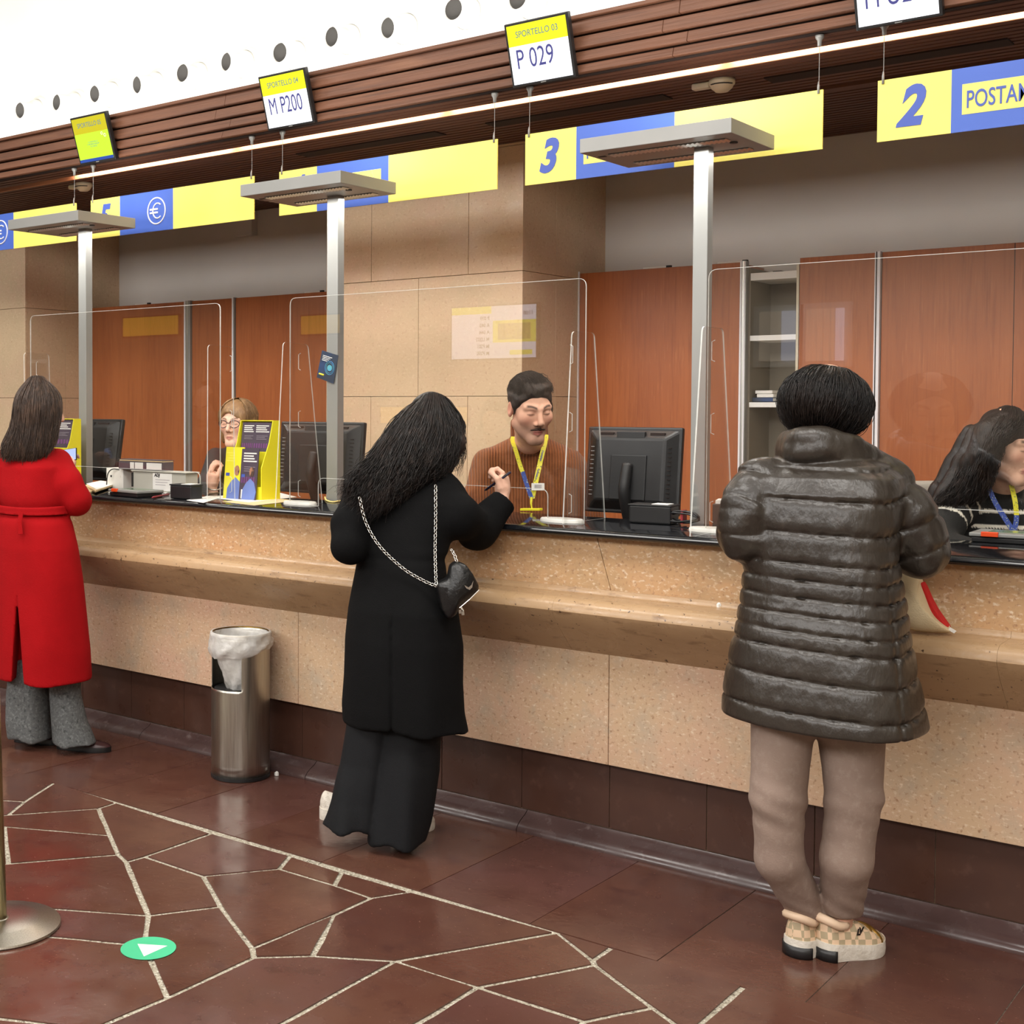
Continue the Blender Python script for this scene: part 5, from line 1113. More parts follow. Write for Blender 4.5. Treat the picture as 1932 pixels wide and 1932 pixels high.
# ------------------------------------------------------------------ woman in the quilted coat
def puffer():
    pw = 3.52; base = atZ(1550, 1800); o = thing('person', 'woman with short black hair in a dark quilted coat, seen from behind at the counter', 'person', (base[0], base[1], 0), 'customers at the counter')
    phi = 0.0; rr = [ring(*q, rho=.74, phi=phi) for q in ((1478, 1632, 862, 3.57), (1440, 1664, 876, 3.56), (1415, 1684, 898, 3.55), (1402, 1690, 930, 3.54), (1402, 1682, 980, 3.53), (1408, 1676, 1030, 3.52), (1413, 1684, 1075, 3.51), (1408, 1693, 1130, 3.51), (1398, 1700, 1190, 3.50), (1388, 1708, 1250, 3.50), (1377, 1722, 1320, 3.50), (1376, 1729, 1356, 3.50))]
    aR = [D(1660, 908, 3.55), D(1712, 975, 3.50), D(1740, 1040, 3.50), atY(1690, 996, 4.06)]; aL = [D(1438, 908, 3.56), D(1408, 962, 3.54), D(1403, 1014, 3.54), atY(1428, 986, 4.05)]
    rR, rL = [.072, .069, .067, .048], [.068, .062, .057, .046]
    seams = np.array([.60, .640, .708, .792, .870, .912, .957, 1.0, 1.046, 1.090, 1.170, 1.257, 1.335, 1.42])
    cR = np.array([CR[0], CR[1], 0]); ax0 = D(1545, 1100, 3.51)
    def quilt(t, sp): return np.minimum(.0115, .0065+.05*sp)*np.maximum(0, 1-np.abs(2*t-1)**5)**.7
    collar = [D(1486, 842, 3.60), D(1512, 836, 3.50), D(1560, 836, 3.475), D(1612, 852, 3.49), D(1650, 876, 3.55), D(1664, 884, 3.66), D(1600, 868, 3.74), D(1510, 850, 3.70), D(1486, 842, 3.60)]; collar = catmull(collar, 3)
    def coat(P):
        s = (P-ax0)@cR; off = np.where(s < .115, -.05*s, -.00575+.20*(s-.115)); zz = P[:, 2]-off+.003*wob(P, 9, seed=1)
        k = np.clip(np.searchsorted(seams, zz)-1, 0, len(seams)-2); sp = seams[k+1]-seams[k]; t = np.clip((zz-seams[k])/sp, 0, 1)
        q = quilt(t, sp); edge = np.abs(2*t-1)**4
        wr = .0022*np.sin(s*150+6*wob(P, 14, seed=2))*edge+.0035*wob(P, 26, (1, 1, .7), 3)*(.4+edge)
        side = -.006*np.exp(-((s-.118)/.005)**2)*(P[:, 2] < 1.1)*(.4+.6*edge)
        d = loft(P, rr, phi, 2.35, zlo=rr[-1][2]-.004*np.cos(8*s), zhi=1.40, rnd=.03, rlo=.01)-q+.006-wr-side
        # sleeves, quilted along their length
        for arm, rad, L0 in ((aR, rR, .075), (aL, rL, .075)):
            u = chain_param(P, arm)/L0+.35*wob(P, 7, seed=4); tt = u-np.floor(u); e2 = np.abs(2*tt-1)**3
            c = chain(P, arm, rad, .03)-.011*(1-e2)+.005-.007*wob(P, 26, seed=6)*(.5+.6*e2)-.005*wob(P, 55, seed=2)
            d = smin(d, c, .022)
        arm_s = 0
        for dz, r_ in ((-.024, .031), (-.004, .028), (.014, .024)):
            cc = [p+np.array([0, 0, dz]) for p in collar]; c = None
            for a, b in zip(cc[:-1], cc[1:]):
                e = cone(P, a, b, r_, r_); c = e if c is None else smin(c, e, .015)
            d = smin(d, c-.004*wob(P, 38, (1, 1, 2.2), 5), .010)
        return d
    lo, hi = bounds(*rr, *aR, *aL, *collar, pad=.16); MT['puffer'] = mat('dark_brown_nylon', (45, 39, 33), .34, layers=[(3, 3, (39, 33, 28), .42, .68), (20, 4, (53, 46, 40), .55, .75)], bump=(34, .42, (1, 1, .6)), spec=.6)
    hem = rr[-1][2]; sdf_mesh('quilted_coat', coat, (lo[0], lo[1], hem-.05), hi, .0050, MT['puffer'], o, smooth=0)
    # trousers
    hL = atZ(1494, 1806); tL = hL+np.array([.05, .235, 0]); hR = atZ(1543, 1808); tR = atZ(1664, 1789); aLn = (tL-hL)/np.linalg.norm(tL-hL); aRn = (tR-hR)/np.linalg.norm(tR-hR)
    L = [D(1478, 1335, 3.54), D(1467, 1500, 3.53), D(1470, 1620, 3.55), hL+aLn*.075+np.array([0, 0, .108])]; Rg = [D(1604, 1345, 3.52), D(1610, 1500, 3.50), D(1597, 1620, 3.51), hR+aRn*.075+np.array([0, 0, .128])]; ra, rb_ = [.084, .070, .061, .052], [.091, .069, .064, .055]
    def trou(P):
        d = 1e9
        for ch, r_ in ((L, ra), (Rg, rb_)):
            c = chain(P, ch, r_, .02); zk = ch[1][2]; z = P[:, 2]; s = (P-ch[1])@cR
            c = c-.0022*np.sin((z-zk)*95+s*40+3.0*wob(P, 11, seed=3))*np.exp(-((z-zk+.02)/.07)**2)-.0022*np.sin(z*120+s*60+2*wob(P, 15))*np.exp(-((z-ch[-1][2]-.03)/.04)**2)-.003*wob(P, 16, (1, 1, .5), 1)
            c = smax(c, (ch[-1][2]-.012)-z, .006); d = np.minimum(d, c) if not np.isscalar(d) else c
        return smin(d, ell(P, D(1541, 1318, 3.53), (.15, .11, .095)), .03)
    MT['taupe'] = mat('taupe_cotton', (146, 126, 114), .8, layers=[(6, 4, (136, 116, 105), .42, .7), (50, 3, (154, 136, 124), .5, .75)], bump=(240, .12))
    lo, hi = bounds(*L, *Rg, pad=.13); sdf_mesh('trousers', trou, lo, hi, .0065, MT['taupe'], o)
    # turned-up cuff on the right ankle
    # shoes
    cm = bpy.data.materials.new('checked_canvas'); cm.use_nodes = True; N = cm.node_tree.nodes; Lk = cm.node_tree.links; tc = N.new('ShaderNodeTexCoord'); ck = N.new('ShaderNodeTexChecker'); ck.inputs['Scale'].default_value = 52; ck.inputs['Color1'].default_value = (*s2l((226, 196, 164)), 1); ck.inputs['Color2'].default_value = (*s2l((176, 160, 130)), 1)
    mp = N.new('ShaderNodeMapping'); mp.inputs['Rotation'].default_value = (.15, .1, .5); Lk.new(tc.outputs['Object'], mp.inputs[0]); Lk.new(mp.outputs[0], ck.inputs[0]); Lk.new(ck.outputs[0], N['Principled BSDF'].inputs['Base Color']); N['Principled BSDF'].inputs['Roughness'].default_value = .55
    MT['check'] = cm; MT['solewhite'] = mat('white_rubber', (222, 216, 204), .5, layers=[(30, 3, (206, 198, 184), .5, .7)], bump=(90, .3)); MT['beige'] = mat('beige_leather', (228, 200, 172), .5, layers=[(9, 2, (220, 190, 160), .4, .7)]); MT['gold'] = mat('gold_leather', (168, 128, 52), .3, .6)
    for heel, toe, lab in ((hL, tL, 'left'), (hR, tR, 'right')):
        sh = bpy.data.objects.new('shoe', None); col.objects.link(sh); sh.parent = o; sh.matrix_parent_inverse = Matrix.Translation(-Vector(o.location))
        so, up = shoe('shoe', heel, toe, sh, MT['check'], MT['solewhite'], w=.104, sole_h=.044, top=.122, toe_lift=.006)
        axv = toe-heel; axv[2] = 0; axv /= np.linalg.norm(axv); sd = np.array([axv[1], -axv[0], 0])
        m = MB()
        for s_ in (-1, 1): pass
        th = np.linspace(-math.pi*.5-1.25, -math.pi*.5+1.25, 15); heelc = heel+axv*.042
        m.grid([[heelc+(-axv*math.cos(t+math.pi/2)*.0445+sd*math.sin(t+math.pi/2)*.0475)+np.array([0, 0, zz]) for t in th] for zz in (.0008, .016, .032)]); m.build('heel_block', MT['black'], sh, smooth=True, solid=.003)
        rim = [heelc+(-axv*math.cos(t)*.042+sd*math.sin(t)*.036)+np.array([0, 0, .116-.020*min(1, abs(t)/1.5)**2]) for t in np.linspace(-2.2, 2.2, 17)]
        MB().tube(rim, .0125, 8).build('padded_collar', MT['beige'], sh, smooth=True)
        Lf = np.linalg.norm(toe-heel)
        for a_, b_ in ((.62, .80), (.80, .63)):
            q = [heel+axv*Lf*(a_+(b_-a_)*t)+sd*(.046*math.cos(math.pi*t)*.98)+np.array([0, 0, .034+(np.interp(a_+(b_-a_)*t, [.5, .72, .9], [.098, .074, .056])-.034)*math.sin(math.pi*t)**.7+.002]) for t in np.linspace(0, 1, 13)]; ribbon(q, axv, .013, .002).build('gold_strap', MT['gold'], sh, smooth=True)
        for k in range(3):
            c = heel+axv*Lf*(.46+.05*k)+np.array([0, 0, .101-.010*k]); MB().tube([c-sd*.02+np.array([0, 0, -.006]), c+np.array([0, 0, .003]), c+sd*.02+np.array([0, 0, -.006])], .0028, 6).build('lace', MT['solewhite'], sh, smooth=True)
        [text(t_, .024, MT['black'], sh, heel+axv*(Lf*.42+k_)+sd*.0435+np.array([0, 0, .076+k_*.6]), axv, (0, 0, 1), 'emblem', 1, .2, .0006, .001) for t_, k_ in (('L', 0), ('V', .006))] if lab == 'right' else None
        WORLD.discard(sh.name)
    # head
    hc = D(1562, 772, 3.60); R = frame((.34, .93, -.30)); neck = ([hc+np.array([0, -.015, -.05]), D(1568, 850, 3.57)], [.055, .06])
    sk = skin_only(SK); pel = D(1541, 1240, 3.53)
    body_mesh([head_part(hc, R, head_cols(SK, (190, 110, 104)), neck), inner([[D(1568, 850, 3.57), pel], [pel, L[0], L[1], L[3]-np.array([0, 0, .05])], [pel, Rg[0], Rg[1], Rg[3]-np.array([0, 0, .07])], [D(1568, 870, 3.57), aR[0], aR[2], aR[3]], [D(1568, 870, 3.57), aL[0], aL[2], aL[3]]], [[.05, .07], [.05, .05, .045, .030], [.05, .05, .045, .030], [.03, .035, .035, .028], [.03, .035, .035, .028]], SK),
               (lambda P: hand_sdf(P, aR[3]+np.array([-.02, .03, -.005]), frame((-.5, .85, -.1)), .4, .95, -1), *bounds(aR[3], pad=.17), .004, sk), (lambda P: hand_sdf(P, aL[3]+np.array([.02, .03, -.005]), frame((.5, .85, -.1)), .4, .95, 1), *bounds(aL[3], pad=.17), .004, sk)], o)
    rh = (.107, .112, .094); hcc = hc+np.array([-.004, -.008, .016])
    def hair(P):
        q = (P-hcc)@R.T; d = ell(q, (0, 0, 0), rh); d = smin(d, ell(q, (0, -.052, -.050), (.086, .056, .052)), .03)
        n_ = np.array([0, .80, -.60]); d = smax(d, q@n_-.040, .015); d = smax(d, -.070-q[:, 2]-.2*q[:, 1], .02)
        az = np.arctan2(q[:, 0], q[:, 1]); return d-.003*wob(q, 40, (1, 1, .3), 2)
    lo, hi = bounds(hcc, pad=.16); sdf_mesh('hair', hair, lo, hi, .0042, MT['hair_black'], o)
    G = radial(hcc, R, (.119, .124, .103), (84, 55, 28, 4, -22, -46), [-150+ (k*300/16) + 0 for k in range(17)] if False else [a for a in range(-290, -50, 14)], 1.0)
    G2 = radial(hcc, R, (.116, .121, .101), (86, 58, 32, 8, -18, -44, -62), [a for a in range(42, 319, 12)], 1.0)
    strands('hair_strands', G2, 2800, MT['hair_black'], o, .0013, .0055, .75, 4, .004, 5, .22)
    # fine loose hairs at the crown
    return o
puffer()
# ------------------------------------------------------------------ woman in the black coat
def blackcoat():
    base = atZ(715, 1570); o = thing('person', 'woman with long dark hair in a black coat leaning on the counter, writing', 'person', (base[0], base[1], 0), 'customers at the counter')
    cR = np.array([CR[0], CR[1], 0]); ax0 = D(755, 1100, 4.5)
    rr = [ring(*q, rho=.66, phi=.05) for q in ((715, 845, 898, 4.68), (690, 858, 915, 4.66), (674, 864, 945, 4.64), (668, 858, 985, 4.61), (670, 846, 1020, 4.58), (675, 838, 1058, 4.54), (668, 844, 1100, 4.52), (660, 862, 1150, 4.50), (654, 868, 1210, 4.49), (652, 866, 1280, 4.48), (648, 868, 1335, 4.48), (650, 874, 1368, 4.48))]
    aR = [D(836, 930, 4.62), D(868, 975, 4.52), atY(902, 1000, 3.90), atY(948, 948, 3.985)]; aL = [D(682, 940, 4.62), D(662, 990, 4.54), D(660, 1030, 4.50), atY(700, 952, 4.04)]
    def coat(P):
        s = (P-ax0)@cR; z = P[:, 2]
        fold = .004*np.sin(s*30+2*wob(P, 5))*np.clip((.95-z)/.3, 0, 1)
        d = loft(P, rr, .05, 2.3, zhi=1.34, rnd=.03)-.004*wob(P, 13, (1, 1, .6), 2)-fold
        vent = np.exp(-((s+.036)/.005)**2)*np.clip((.86-z)/.1, 0, 1); d = d+.010*vent
        d = d+.004*np.exp(-((z-.98)/.012)**2)
        for arm, rad in ((aR, (.068, .067, .066, .050)), (aL, (.066, .062, .058, .046))):
            c = chain(P, arm, rad, .03)-.004*wob(P, 22, seed=5)-.003*wob(P, 40, seed=1); d = smin(d, c, .03)
        w_ = aR[3]; t = aR[3]-aR[2]; t = t/np.linalg.norm(t); d = smax(d, (P-(w_+t*.012))@t-np.where(np.linalg.norm(P-w_, axis=1) < .12, 0, 9), .004)
        return d
    lo, hi = bounds(*rr, *aR, *aL, pad=.14); lo[2] = rr[-1][2]-.03
    MT['blackwool'] = mat('black_wool', (9, 9, 10), .9, layers=[(8, 3, (12, 12, 13), .42, .7)], bump=(320, .2), spec=.15); sdf_mesh('coat', coat, lo, hi, .0072, MT['blackwool'], o)
    box_belt = None
    legs = [[ring(*q, rho=.85) for q in ((662, 760, 1320, 4.50), (646, 732, 1440, 4.49), (626, 714, 1510, 4.48), (606, 704, 1560, 4.47))], [ring(*q, rho=.9) for q in ((728, 834, 1320, 4.47), (714, 826, 1450, 4.45), (704, 812, 1530, 4.44), (698, 802, 1588, 4.43))]]
    def trou(P):
        d = None
        for k, rg in enumerate(legs):
            s = (P-np.array(rg[1][:3]))@cR; c = loft(P, rg, .2, 2.2, rnd=.01)-.007*np.sin(s*55+k*2+1.5*wob(P, 6))*np.clip((.5-P[:, 2])/.4, .1, 1)-.004*wob(P, 14, (1, 1, .4), 2+k)
            d = c if d is None else np.minimum(d, c)
        return d
    lo, hi = bounds(*legs[0], *legs[1], pad=.13); lo[2] = .004; MT['blacktrouser'] = mat('blue_black_cloth', (17, 18, 21), .8, layers=[(6, 3, (14, 15, 17), .42, .7)], bump=(300, .12), spec=.25); sdf_mesh('trousers', trou, lo, hi, .0072, MT['blacktrouser'], o)
    MT['sneakwhite'] = mat('off_white_mesh', (214, 206, 194), .55, layers=[(40, 3, (190, 180, 166), .5, .7)], bump=(120, .4))
    hl = atZ(603, 1542); hr = atZ(752, 1578)
    for heel, toe in ((hl, hl+np.array([.20, .12, 0])), (hr+np.array([-.02, 0, 0]), atZ(815, 1556))):
        sh = bpy.data.objects.new('shoe', None); col.objects.link(sh); sh.parent = o; sh.matrix_parent_inverse = Matrix.Translation(-Vector(o.location)); shoe('shoe', heel, toe, sh, MT['sneakwhite'], MT['solewhite'] if 'solewhite' in MT else MT['paper'], w=.098, sole_h=.036, top=.10)
    # head, neck, hand
    hc = D(818, 806, 4.76); R = frame((.10, .80, -.62), roll=.16); neck = ([hc+np.array([0, -.03, -.045]), D(800, 900, 4.66)], [.052, .058]); sk = skin_only(SK)
    Rh = frame((-.35, .35, .62), (.1, -.9, .55)); Rh = frame((-.18, .30, .70), (.75, .45, .1)); wr = atY(948, 930, 3.995)
    pel = D(750, 1270, 4.50)
    body_mesh([head_part(hc, R, head_cols(SK, (190, 110, 104)), neck, h=.004), inner([[D(800, 900, 4.66), pel], [pel, legs[0][0][:3], legs[0][1][:3], np.array(legs[0][3][:3])+[0, 0, .05]], [pel, legs[1][0][:3], legs[1][1][:3], np.array(legs[1][3][:3])+[0, 0, .06]], [D(790, 930, 4.64), aR[0], aR[2], aR[3]], [D(760, 940, 4.64), aL[0], aL[2], aL[3]]], [[.05, .07], [.05, .05, .045, .030], [.05, .05, .045, .030], [.03, .035, .035, .028], [.03, .035, .035, .028]], SK),
               (lambda P: hand_sdf(P, wr, Rh, .95, .88, -1, True), *bounds(wr, pad=.13), .0026, sk)], o)
    MT['penblack'] = mat('dark_pen', (22, 20, 34), .3, layers=[(30, 2, (34, 30, 60), .5, .6)])
    pe = thing('pen', 'dark ballpoint pen held in the hand of the black-coated woman', 'pen', atY(916, 924, 3.99)); p0, p1 = atY(914, 926, 3.985), atY(963, 891, 3.985); MB().tube([p0, p0+(p1-p0)*.06, p0+(p1-p0)*.5, p1], [.0012, .004, .0045, .0042], 10).build('barrel', MT['penblack'], pe, smooth=True); MB().tube([p0+(p1-p0)*.72+np.array([0, -.005, .003]), p1+np.array([0, -.005, .003])], .0012, 5).build('clip', MT['alu'], pe)
    # hair
    G = [[(796, 752, 4.70), (752, 788, 4.64), (708, 852, 4.57), (664, 897, 4.54), (638, 930, 4.52)], [(804, 746, 4.65), (764, 800, 4.585), (722, 870, 4.54), (688, 925, 4.51), (660, 968, 4.51)], [(810, 744, 4.64), (784, 800, 4.565), (750, 870, 4.52), (720, 930, 4.49), (698, 982, 4.49)],
         [(816, 743, 4.64), (808, 800, 4.56), (786, 862, 4.515), (760, 915, 4.49), (736, 958, 4.49)], [(824, 744, 4.65), (834, 800, 4.59), (824, 852, 4.54), (800, 895, 4.51), (770, 930, 4.51)], [(832, 747, 4.67), (856, 795, 4.64), (856, 842, 4.60), (838, 882, 4.57), (812, 910, 4.55)], [(840, 752, 4.71), (868, 792, 4.72), (870, 832, 4.70), (860, 862, 4.67), (846, 888, 4.63)]]
    G = [[D(*q) for q in g] for g in G]
    back = [[p+np.array(CF)*.068 for p in g] for g in G]
    def hair(P):
        d = ell((P-hc)@R.T, (0, -.016, .026), (.086, .099, .096))
        for g, rs_ in zip(back[1:6], ((.05, .06, .05, .03),)*5):
            d = smin(d, chain(P, [g[1], g[2], g[3], g[4]], [.036, .050, .043, .022]), .03)
        q = (P-hc)@R.T; d = smax(d, (q[:, 1]-.055), .02); return d-.005*wob(P, 30, (1, 1, .4), 2)
    lo, hi = bounds(hc, *[p for g in back for p in g], pad=.10); sdf_mesh('hair', hair, lo, hi, .006, MT['hair_dark'], o)
    strands('hair_strands', G, 3800, MT['hair_dark'], o, .0017, .010, .75, 5, .011, 11, .25)
    W = [[D(868, 800, 4.70), D(880, 850, 4.70), D(872, 880, 4.68), D(858, 905, 4.62)], [D(862, 800, 4.70), D(866, 850, 4.68), D(862, 885, 4.66), D(868, 912, 4.60)]]; strands('loose_hair', W, 40, MT['hair_dark'], o, .0007, .006, .8, 6, .006, 4, .4)
    # ---- handbag with chain strap
    MT['leather'] = mat('black_leather', (13, 13, 14), .36, layers=[(12, 3, (18, 18, 19), .45, .7)], bump=(70, .25)); MT['silver'] = mat('silver_chain', (214, 212, 206), .22, 1.0)
    b = thing('handbag', 'small black leather handbag on a silver chain hanging at the black coat', 'handbag', D(865, 1165, 4.28))
    pts = [(824, 1102), (846, 1092), (851, 1068), (862, 1060), (880, 1066), (893, 1084), (905, 1106), (902, 1116), (868, 1146), (862, 1160), (846, 1170), (834, 1150)]
    Fp = [D(u, v, 4.30) for u, v in pts]; cen = sum(Fp)/len(Fp)-CF*.03; Bk = [p+CF*.07 for p in Fp]; n_ = len(Fp); mid = [cen+(p-cen)*.6-CF*.006 for p in Fp]
    m = MB(); m.add(Fp+mid+[cen]+Bk, [(i, (i+1) % n_, n_+(i+1) % n_, n_+i) for i in range(n_)]+[(n_+i, n_+(i+1) % n_, 2*n_) for i in range(n_)]+[(i, 2*n_+1+i, 2*n_+1+(i+1) % n_, (i+1) % n_) for i in range(n_)]+[tuple(2*n_+1+i for i in range(n_))]); m.build('bag_body', MT['leather'], b, .008, autos=1.2)
    MB().tube([D(904, 1113, 4.268), D(886, 1131, 4.262), D(867, 1147, 4.266)], .0022, 6).build('zip', MT['silver'], b); MB().tube([D(870, 1146, 4.262), D(874, 1152, 4.26), D(875, 1160, 4.26)], .003, 6).build('zip_charm', MT['silver'], b)
    for k in range(2): box_ = MB().obox(D(868+5*k, 1154+3*k, 4.26), CR*.004, CU*.006, CF*.002).build('charm', MT['silver'], b)
    em = [D(u, v, 4.256) for u, v in ((876, 1104), (880, 1110), (886, 1113), (891, 1108), (893, 1095), (889, 1104), (884, 1108))]; MB().prism(em, -CF*.002).build('emblem', MT['silver'], b)
    def links(path, n, name):
        path = catmull(path, 14); L = [0]
        for a, c in zip(path[:-1], path[1:]): L.append(L[-1]+np.linalg.norm(c-a))
        m = MB()
        for k in range(n):
            s = L[-1]*(k+.5)/n; i = max(j for j in range(len(L)) if L[j] <= s); i = min(i, len(path)-2); p = path[i]+(path[i+1]-path[i])*((s-L[i])/(L[i+1]-L[i]+1e-9)); t = path[i+1]-path[i]; t /= np.linalg.norm(t)
            side = np.cross(t, CF); side /= np.linalg.norm(side); nn = np.cross(t, side); w = (side*.8+nn*.6) if k % 2 else (side*.8-nn*.6); hl_ = L[-1]/n*.60
            m.tube([p+t*hl_*math.cos(a)+w*.0050*math.sin(a) for a in np.linspace(0, 2*math.pi, 11)[:-1]], .0014, 5, closed=True)
        ob = m.build(name, MT['silver'], b, smooth=True); ob['kind'] = 'stuff'
    links([D(678, 938, 4.445), D(690, 985, 4.43), D(716, 1030, 4.395), D(760, 1072, 4.365), D(800, 1096, 4.34), D(824, 1106, 4.31)], 36, 'chain_strap'); links([D(822, 915, 4.47), D(822, 980, 4.435), D(821, 1040, 4.395), D(823, 1104, 4.31)], 28, 'chain_strap')
    links([D(851, 1036, 4.36), D(857, 1046, 4.33), D(862, 1060, 4.31)], 5, 'chain_strap')
blackcoat()
# ------------------------------------------------------------------ woman in the red coat
def redcoat():
    base = atZ(95, 1400); o = thing('person', 'woman with long brown hair in a belted red coat, seen from behind at left edge', 'person', (base[0], base[1], 0), 'customers at the counter')
    cR = np.array([CR[0], CR[1], 0]); ax0 = D(75, 1100, 5.72)
    rr = [ring(*q, rho=.74) for q in ((28, 92, 846, 5.80), (8, 112, 858, 5.78), (-2, 122, 880, 5.76), (-2, 122, 920, 5.75), (3, 124, 962, 5.74), (0, 132, 985, 5.73), (-1, 142, 1030, 5.72), (-1, 152, 1090, 5.72), (0, 161, 1160, 5.72), (1, 168, 1220, 5.72), (3, 171, 1278, 5.72))]
    aR = [D(108, 872, 5.76), D(128, 915, 5.70), D(144, 944, 5.70), atY(126, 892, 4.0)]; aL = [D(6, 875, 5.78), D(-14, 920, 5.78), D(-16, 960, 5.80), atY(30, 905, 4.0)]
    zt, zh = D(45, 1118, 5.6)[2], D(45, 1282, 5.6)[2]
    def coat(P):
        s = (P-ax0)@cR; z = P[:, 2]; dep = (P-ax0)@np.array([CF[0], CF[1], 0])
        d = loft(P, rr, 0, 2.3, zhi=1.33, rnd=.03)-.003*wob(P, 12, (1, 1, .6), 2)-.004*np.sin(s*22+wob(P, 5))*np.clip((.9-z)/.4, 0, 1)
        f = np.clip((zt-z)/(zt-zh), 0, 1); s0 = (-30/433)+f*(2/433); w = np.abs(s-s0)-.030*f; vent = np.maximum(w, dep+.02); vent = np.where(z < zt, vent, 1.0); d = smax(d, -vent, .004)
        d = d+.003*np.exp(-((s+.072+.0*(z-1))/.0025)**2)*(dep < 0)*(z > zt)
        zb = D(60, 965, 5.6)[2]; d = d+.012*np.exp(-((z-zb)/.03)**2)
        for arm, rad in ((aR, (.064, .062, .060, .046)), (aL, (.062, .058, .054, .044))): d = smin(d, chain(P, arm, rad, .03)-.004*wob(P, 24, seed=5)-.002*wob(P, 50, seed=3), .028)
        return d
    lo, hi = bounds(*rr, *aR, *aL, pad=.12); lo[2] = rr[-1][2]-.03; MT['redwool'] = mat('red_wool', (158, 10, 17), .9, layers=[(5, 3, (148, 8, 14), .42, .7)], bump=(260, .2), spec=.15); sdf_mesh('coat', coat, lo, hi, .0072, MT['redwool'], o)
    zb = D(60, 965, 5.6)[2]
    def belt(P):
        d = loft(P, [(*r[:3], r[3]+.002, r[4]+.002) for r in rr], 0, 2.3); return smax(np.abs(d)-.007, np.abs(P[:, 2]-zb-.006*((P-ax0)@cR)-.002*wob(P, 16))-.019, .006)
    lo2, hi2 = bounds(D(0, 965, 5.74), D(125, 965, 5.74), pad=.2); lo2[2], hi2[2] = zb-.045, zb+.045; sdf_mesh('belt', belt, lo2, hi2, .006, MT['redwool'], o)
    bp = [D(40, 968, 5.575), D(37, 985, 5.565), D(39, 1008, 5.555)]; ribbon(bp, cR, .020, .005).build('belt_tail', MT['redwool'], o, .002)
    legs = [[ring(*q, rho=.9) for q in ((22, 90, 1240, 5.76), (16, 92, 1310, 5.76), (15, 95, 1360, 5.76), (18, 98, 1393, 5.76))], [ring(*q, rho=.9) for q in ((94, 150, 1240, 5.70), (94, 153, 1310, 5.70), (97, 164, 1360, 5.69), (100, 178, 1402, 5.68))]]
    def trou(P):
        d = None
        for k, rg in enumerate(legs):
            s = (P-np.array(rg[1][:3]))@cR; c = loft(P, rg, .3, 2.2, rnd=.01)-.005*np.sin(s*50+k+wob(P, 6))*np.clip((.5-P[:, 2])/.4, .1, 1)-.003*wob(P, 18, (1, 1, .5), 2+k); d = c if d is None else np.minimum(d, c)
        return d
    lo, hi = bounds(*legs[0], *legs[1], pad=.12); lo[2] = .004; MT['greytweed'] = mat('grey_tweed', (88, 90, 90), .9, layers=[(90, 3, (112, 114, 114), .5, .66), (70, 2, (62, 64, 64), .55, .7)], bump=(300, .25)); sdf_mesh('trousers', trou, lo, hi, .008, MT['greytweed'], o)
    MT['maroon'] = mat('dark_maroon_leather', (54, 26, 28), .35, layers=[(9, 2, (46, 22, 24), .4, .7)])
    for heel, toe in ((atZ(108, 1410), atZ(108, 1410)+np.array([.235, .10, 0])), (atZ(28, 1397), atZ(28, 1397)+np.array([.215, .10, 0]))):
        sh = bpy.data.objects.new('shoe', None); col.objects.link(sh); sh.parent = o; sh.matrix_parent_inverse = Matrix.Translation(-Vector(o.location)); shoe('shoe', heel, toe, sh, MT['maroon'], MT['black'], w=.088, sole_h=.026, top=.078)
    hc = D(76, 772, 5.78); R = frame((.36, .93, -.22)); neck = ([hc+np.array([0, -.02, -.05]), D(62, 850, 5.77)], [.05, .056]); sk = skin_only(SK); pel = D(80, 1200, 5.74)
    hw = atY(143, 868, 4.0)
    body_mesh([head_part(hc, R, head_cols(SK, (190, 110, 104)), neck, .98, h=.0034), inner([[D(62, 860, 5.77), pel], [pel, legs[0][0][:3], legs[0][1][:3], np.array(legs[0][3][:3])+[0, 0, .05]], [pel, legs[1][0][:3], legs[1][1][:3], np.array(legs[1][3][:3])+[0, 0, .05]], [D(70, 880, 5.77), aR[0], aR[2], aR[3]], [D(50, 880, 5.77), aL[0], aL[2], aL[3]]], [[.045, .07], [.05, .05, .04, .030], [.05, .05, .04, .030], [.03, .035, .035, .028], [.03, .035, .035, .028]], SK),
               (lambda P: hand_sdf(P, aR[3]+np.array([0, .01, .01]), frame((-.2, .3, .8), (.2, -.9, .3)), .6, .9, -1), *bounds(aR[3], pad=.15), .004, sk)], o)
    ph = thing('mobile_phone', 'mobile phone with lit screen held by the woman in red', 'phone', atY(143, 868, 4.02)); pc = atY(133, 858, 4.03); e1 = np.array([.75, .3, .12]); e1 /= np.linalg.norm(e1); e2 = np.array([-.2, .2, .95]); e2 -= e1*(e1@e2); e2 /= np.linalg.norm(e2); e3 = np.cross(e1, e2); MB().obox(pc, e1*.034, e2*.030, e3*.004).build('body', MT['black'], ph, .002); MB().obox(pc+e3*.0045, e1*.031, e2*.027, e3*.0006).build('screen', MT['phonescr'], ph); MB().obox(pc-e3*.0045, e1*.031, e2*.027, e3*.0006).build('back_glass', MT['phonescr'], ph)
    G = [[(54, 714, 5.80), (30, 748, 5.75), (22, 800, 5.72), (6, 836, 5.69), (3, 866, 5.68)], [(60, 711, 5.76), (36, 752, 5.69), (32, 805, 5.67), (20, 845, 5.65), (14, 870, 5.65)], [(66, 710, 5.74), (55, 755, 5.665), (50, 810, 5.645), (46, 848, 5.63), (43, 870, 5.635)], [(72, 710, 5.74), (76, 755, 5.66), (73, 810, 5.645), (68, 850, 5.63), (63, 872, 5.635)], [(78, 711, 5.75), (96, 752, 5.68), (97, 800, 5.665), (92, 832, 5.655), (84, 864, 5.65)], [(84, 713, 5.78), (113, 745, 5.74), (113, 785, 5.71), (106, 820, 5.68), (96, 848, 5.665)]]
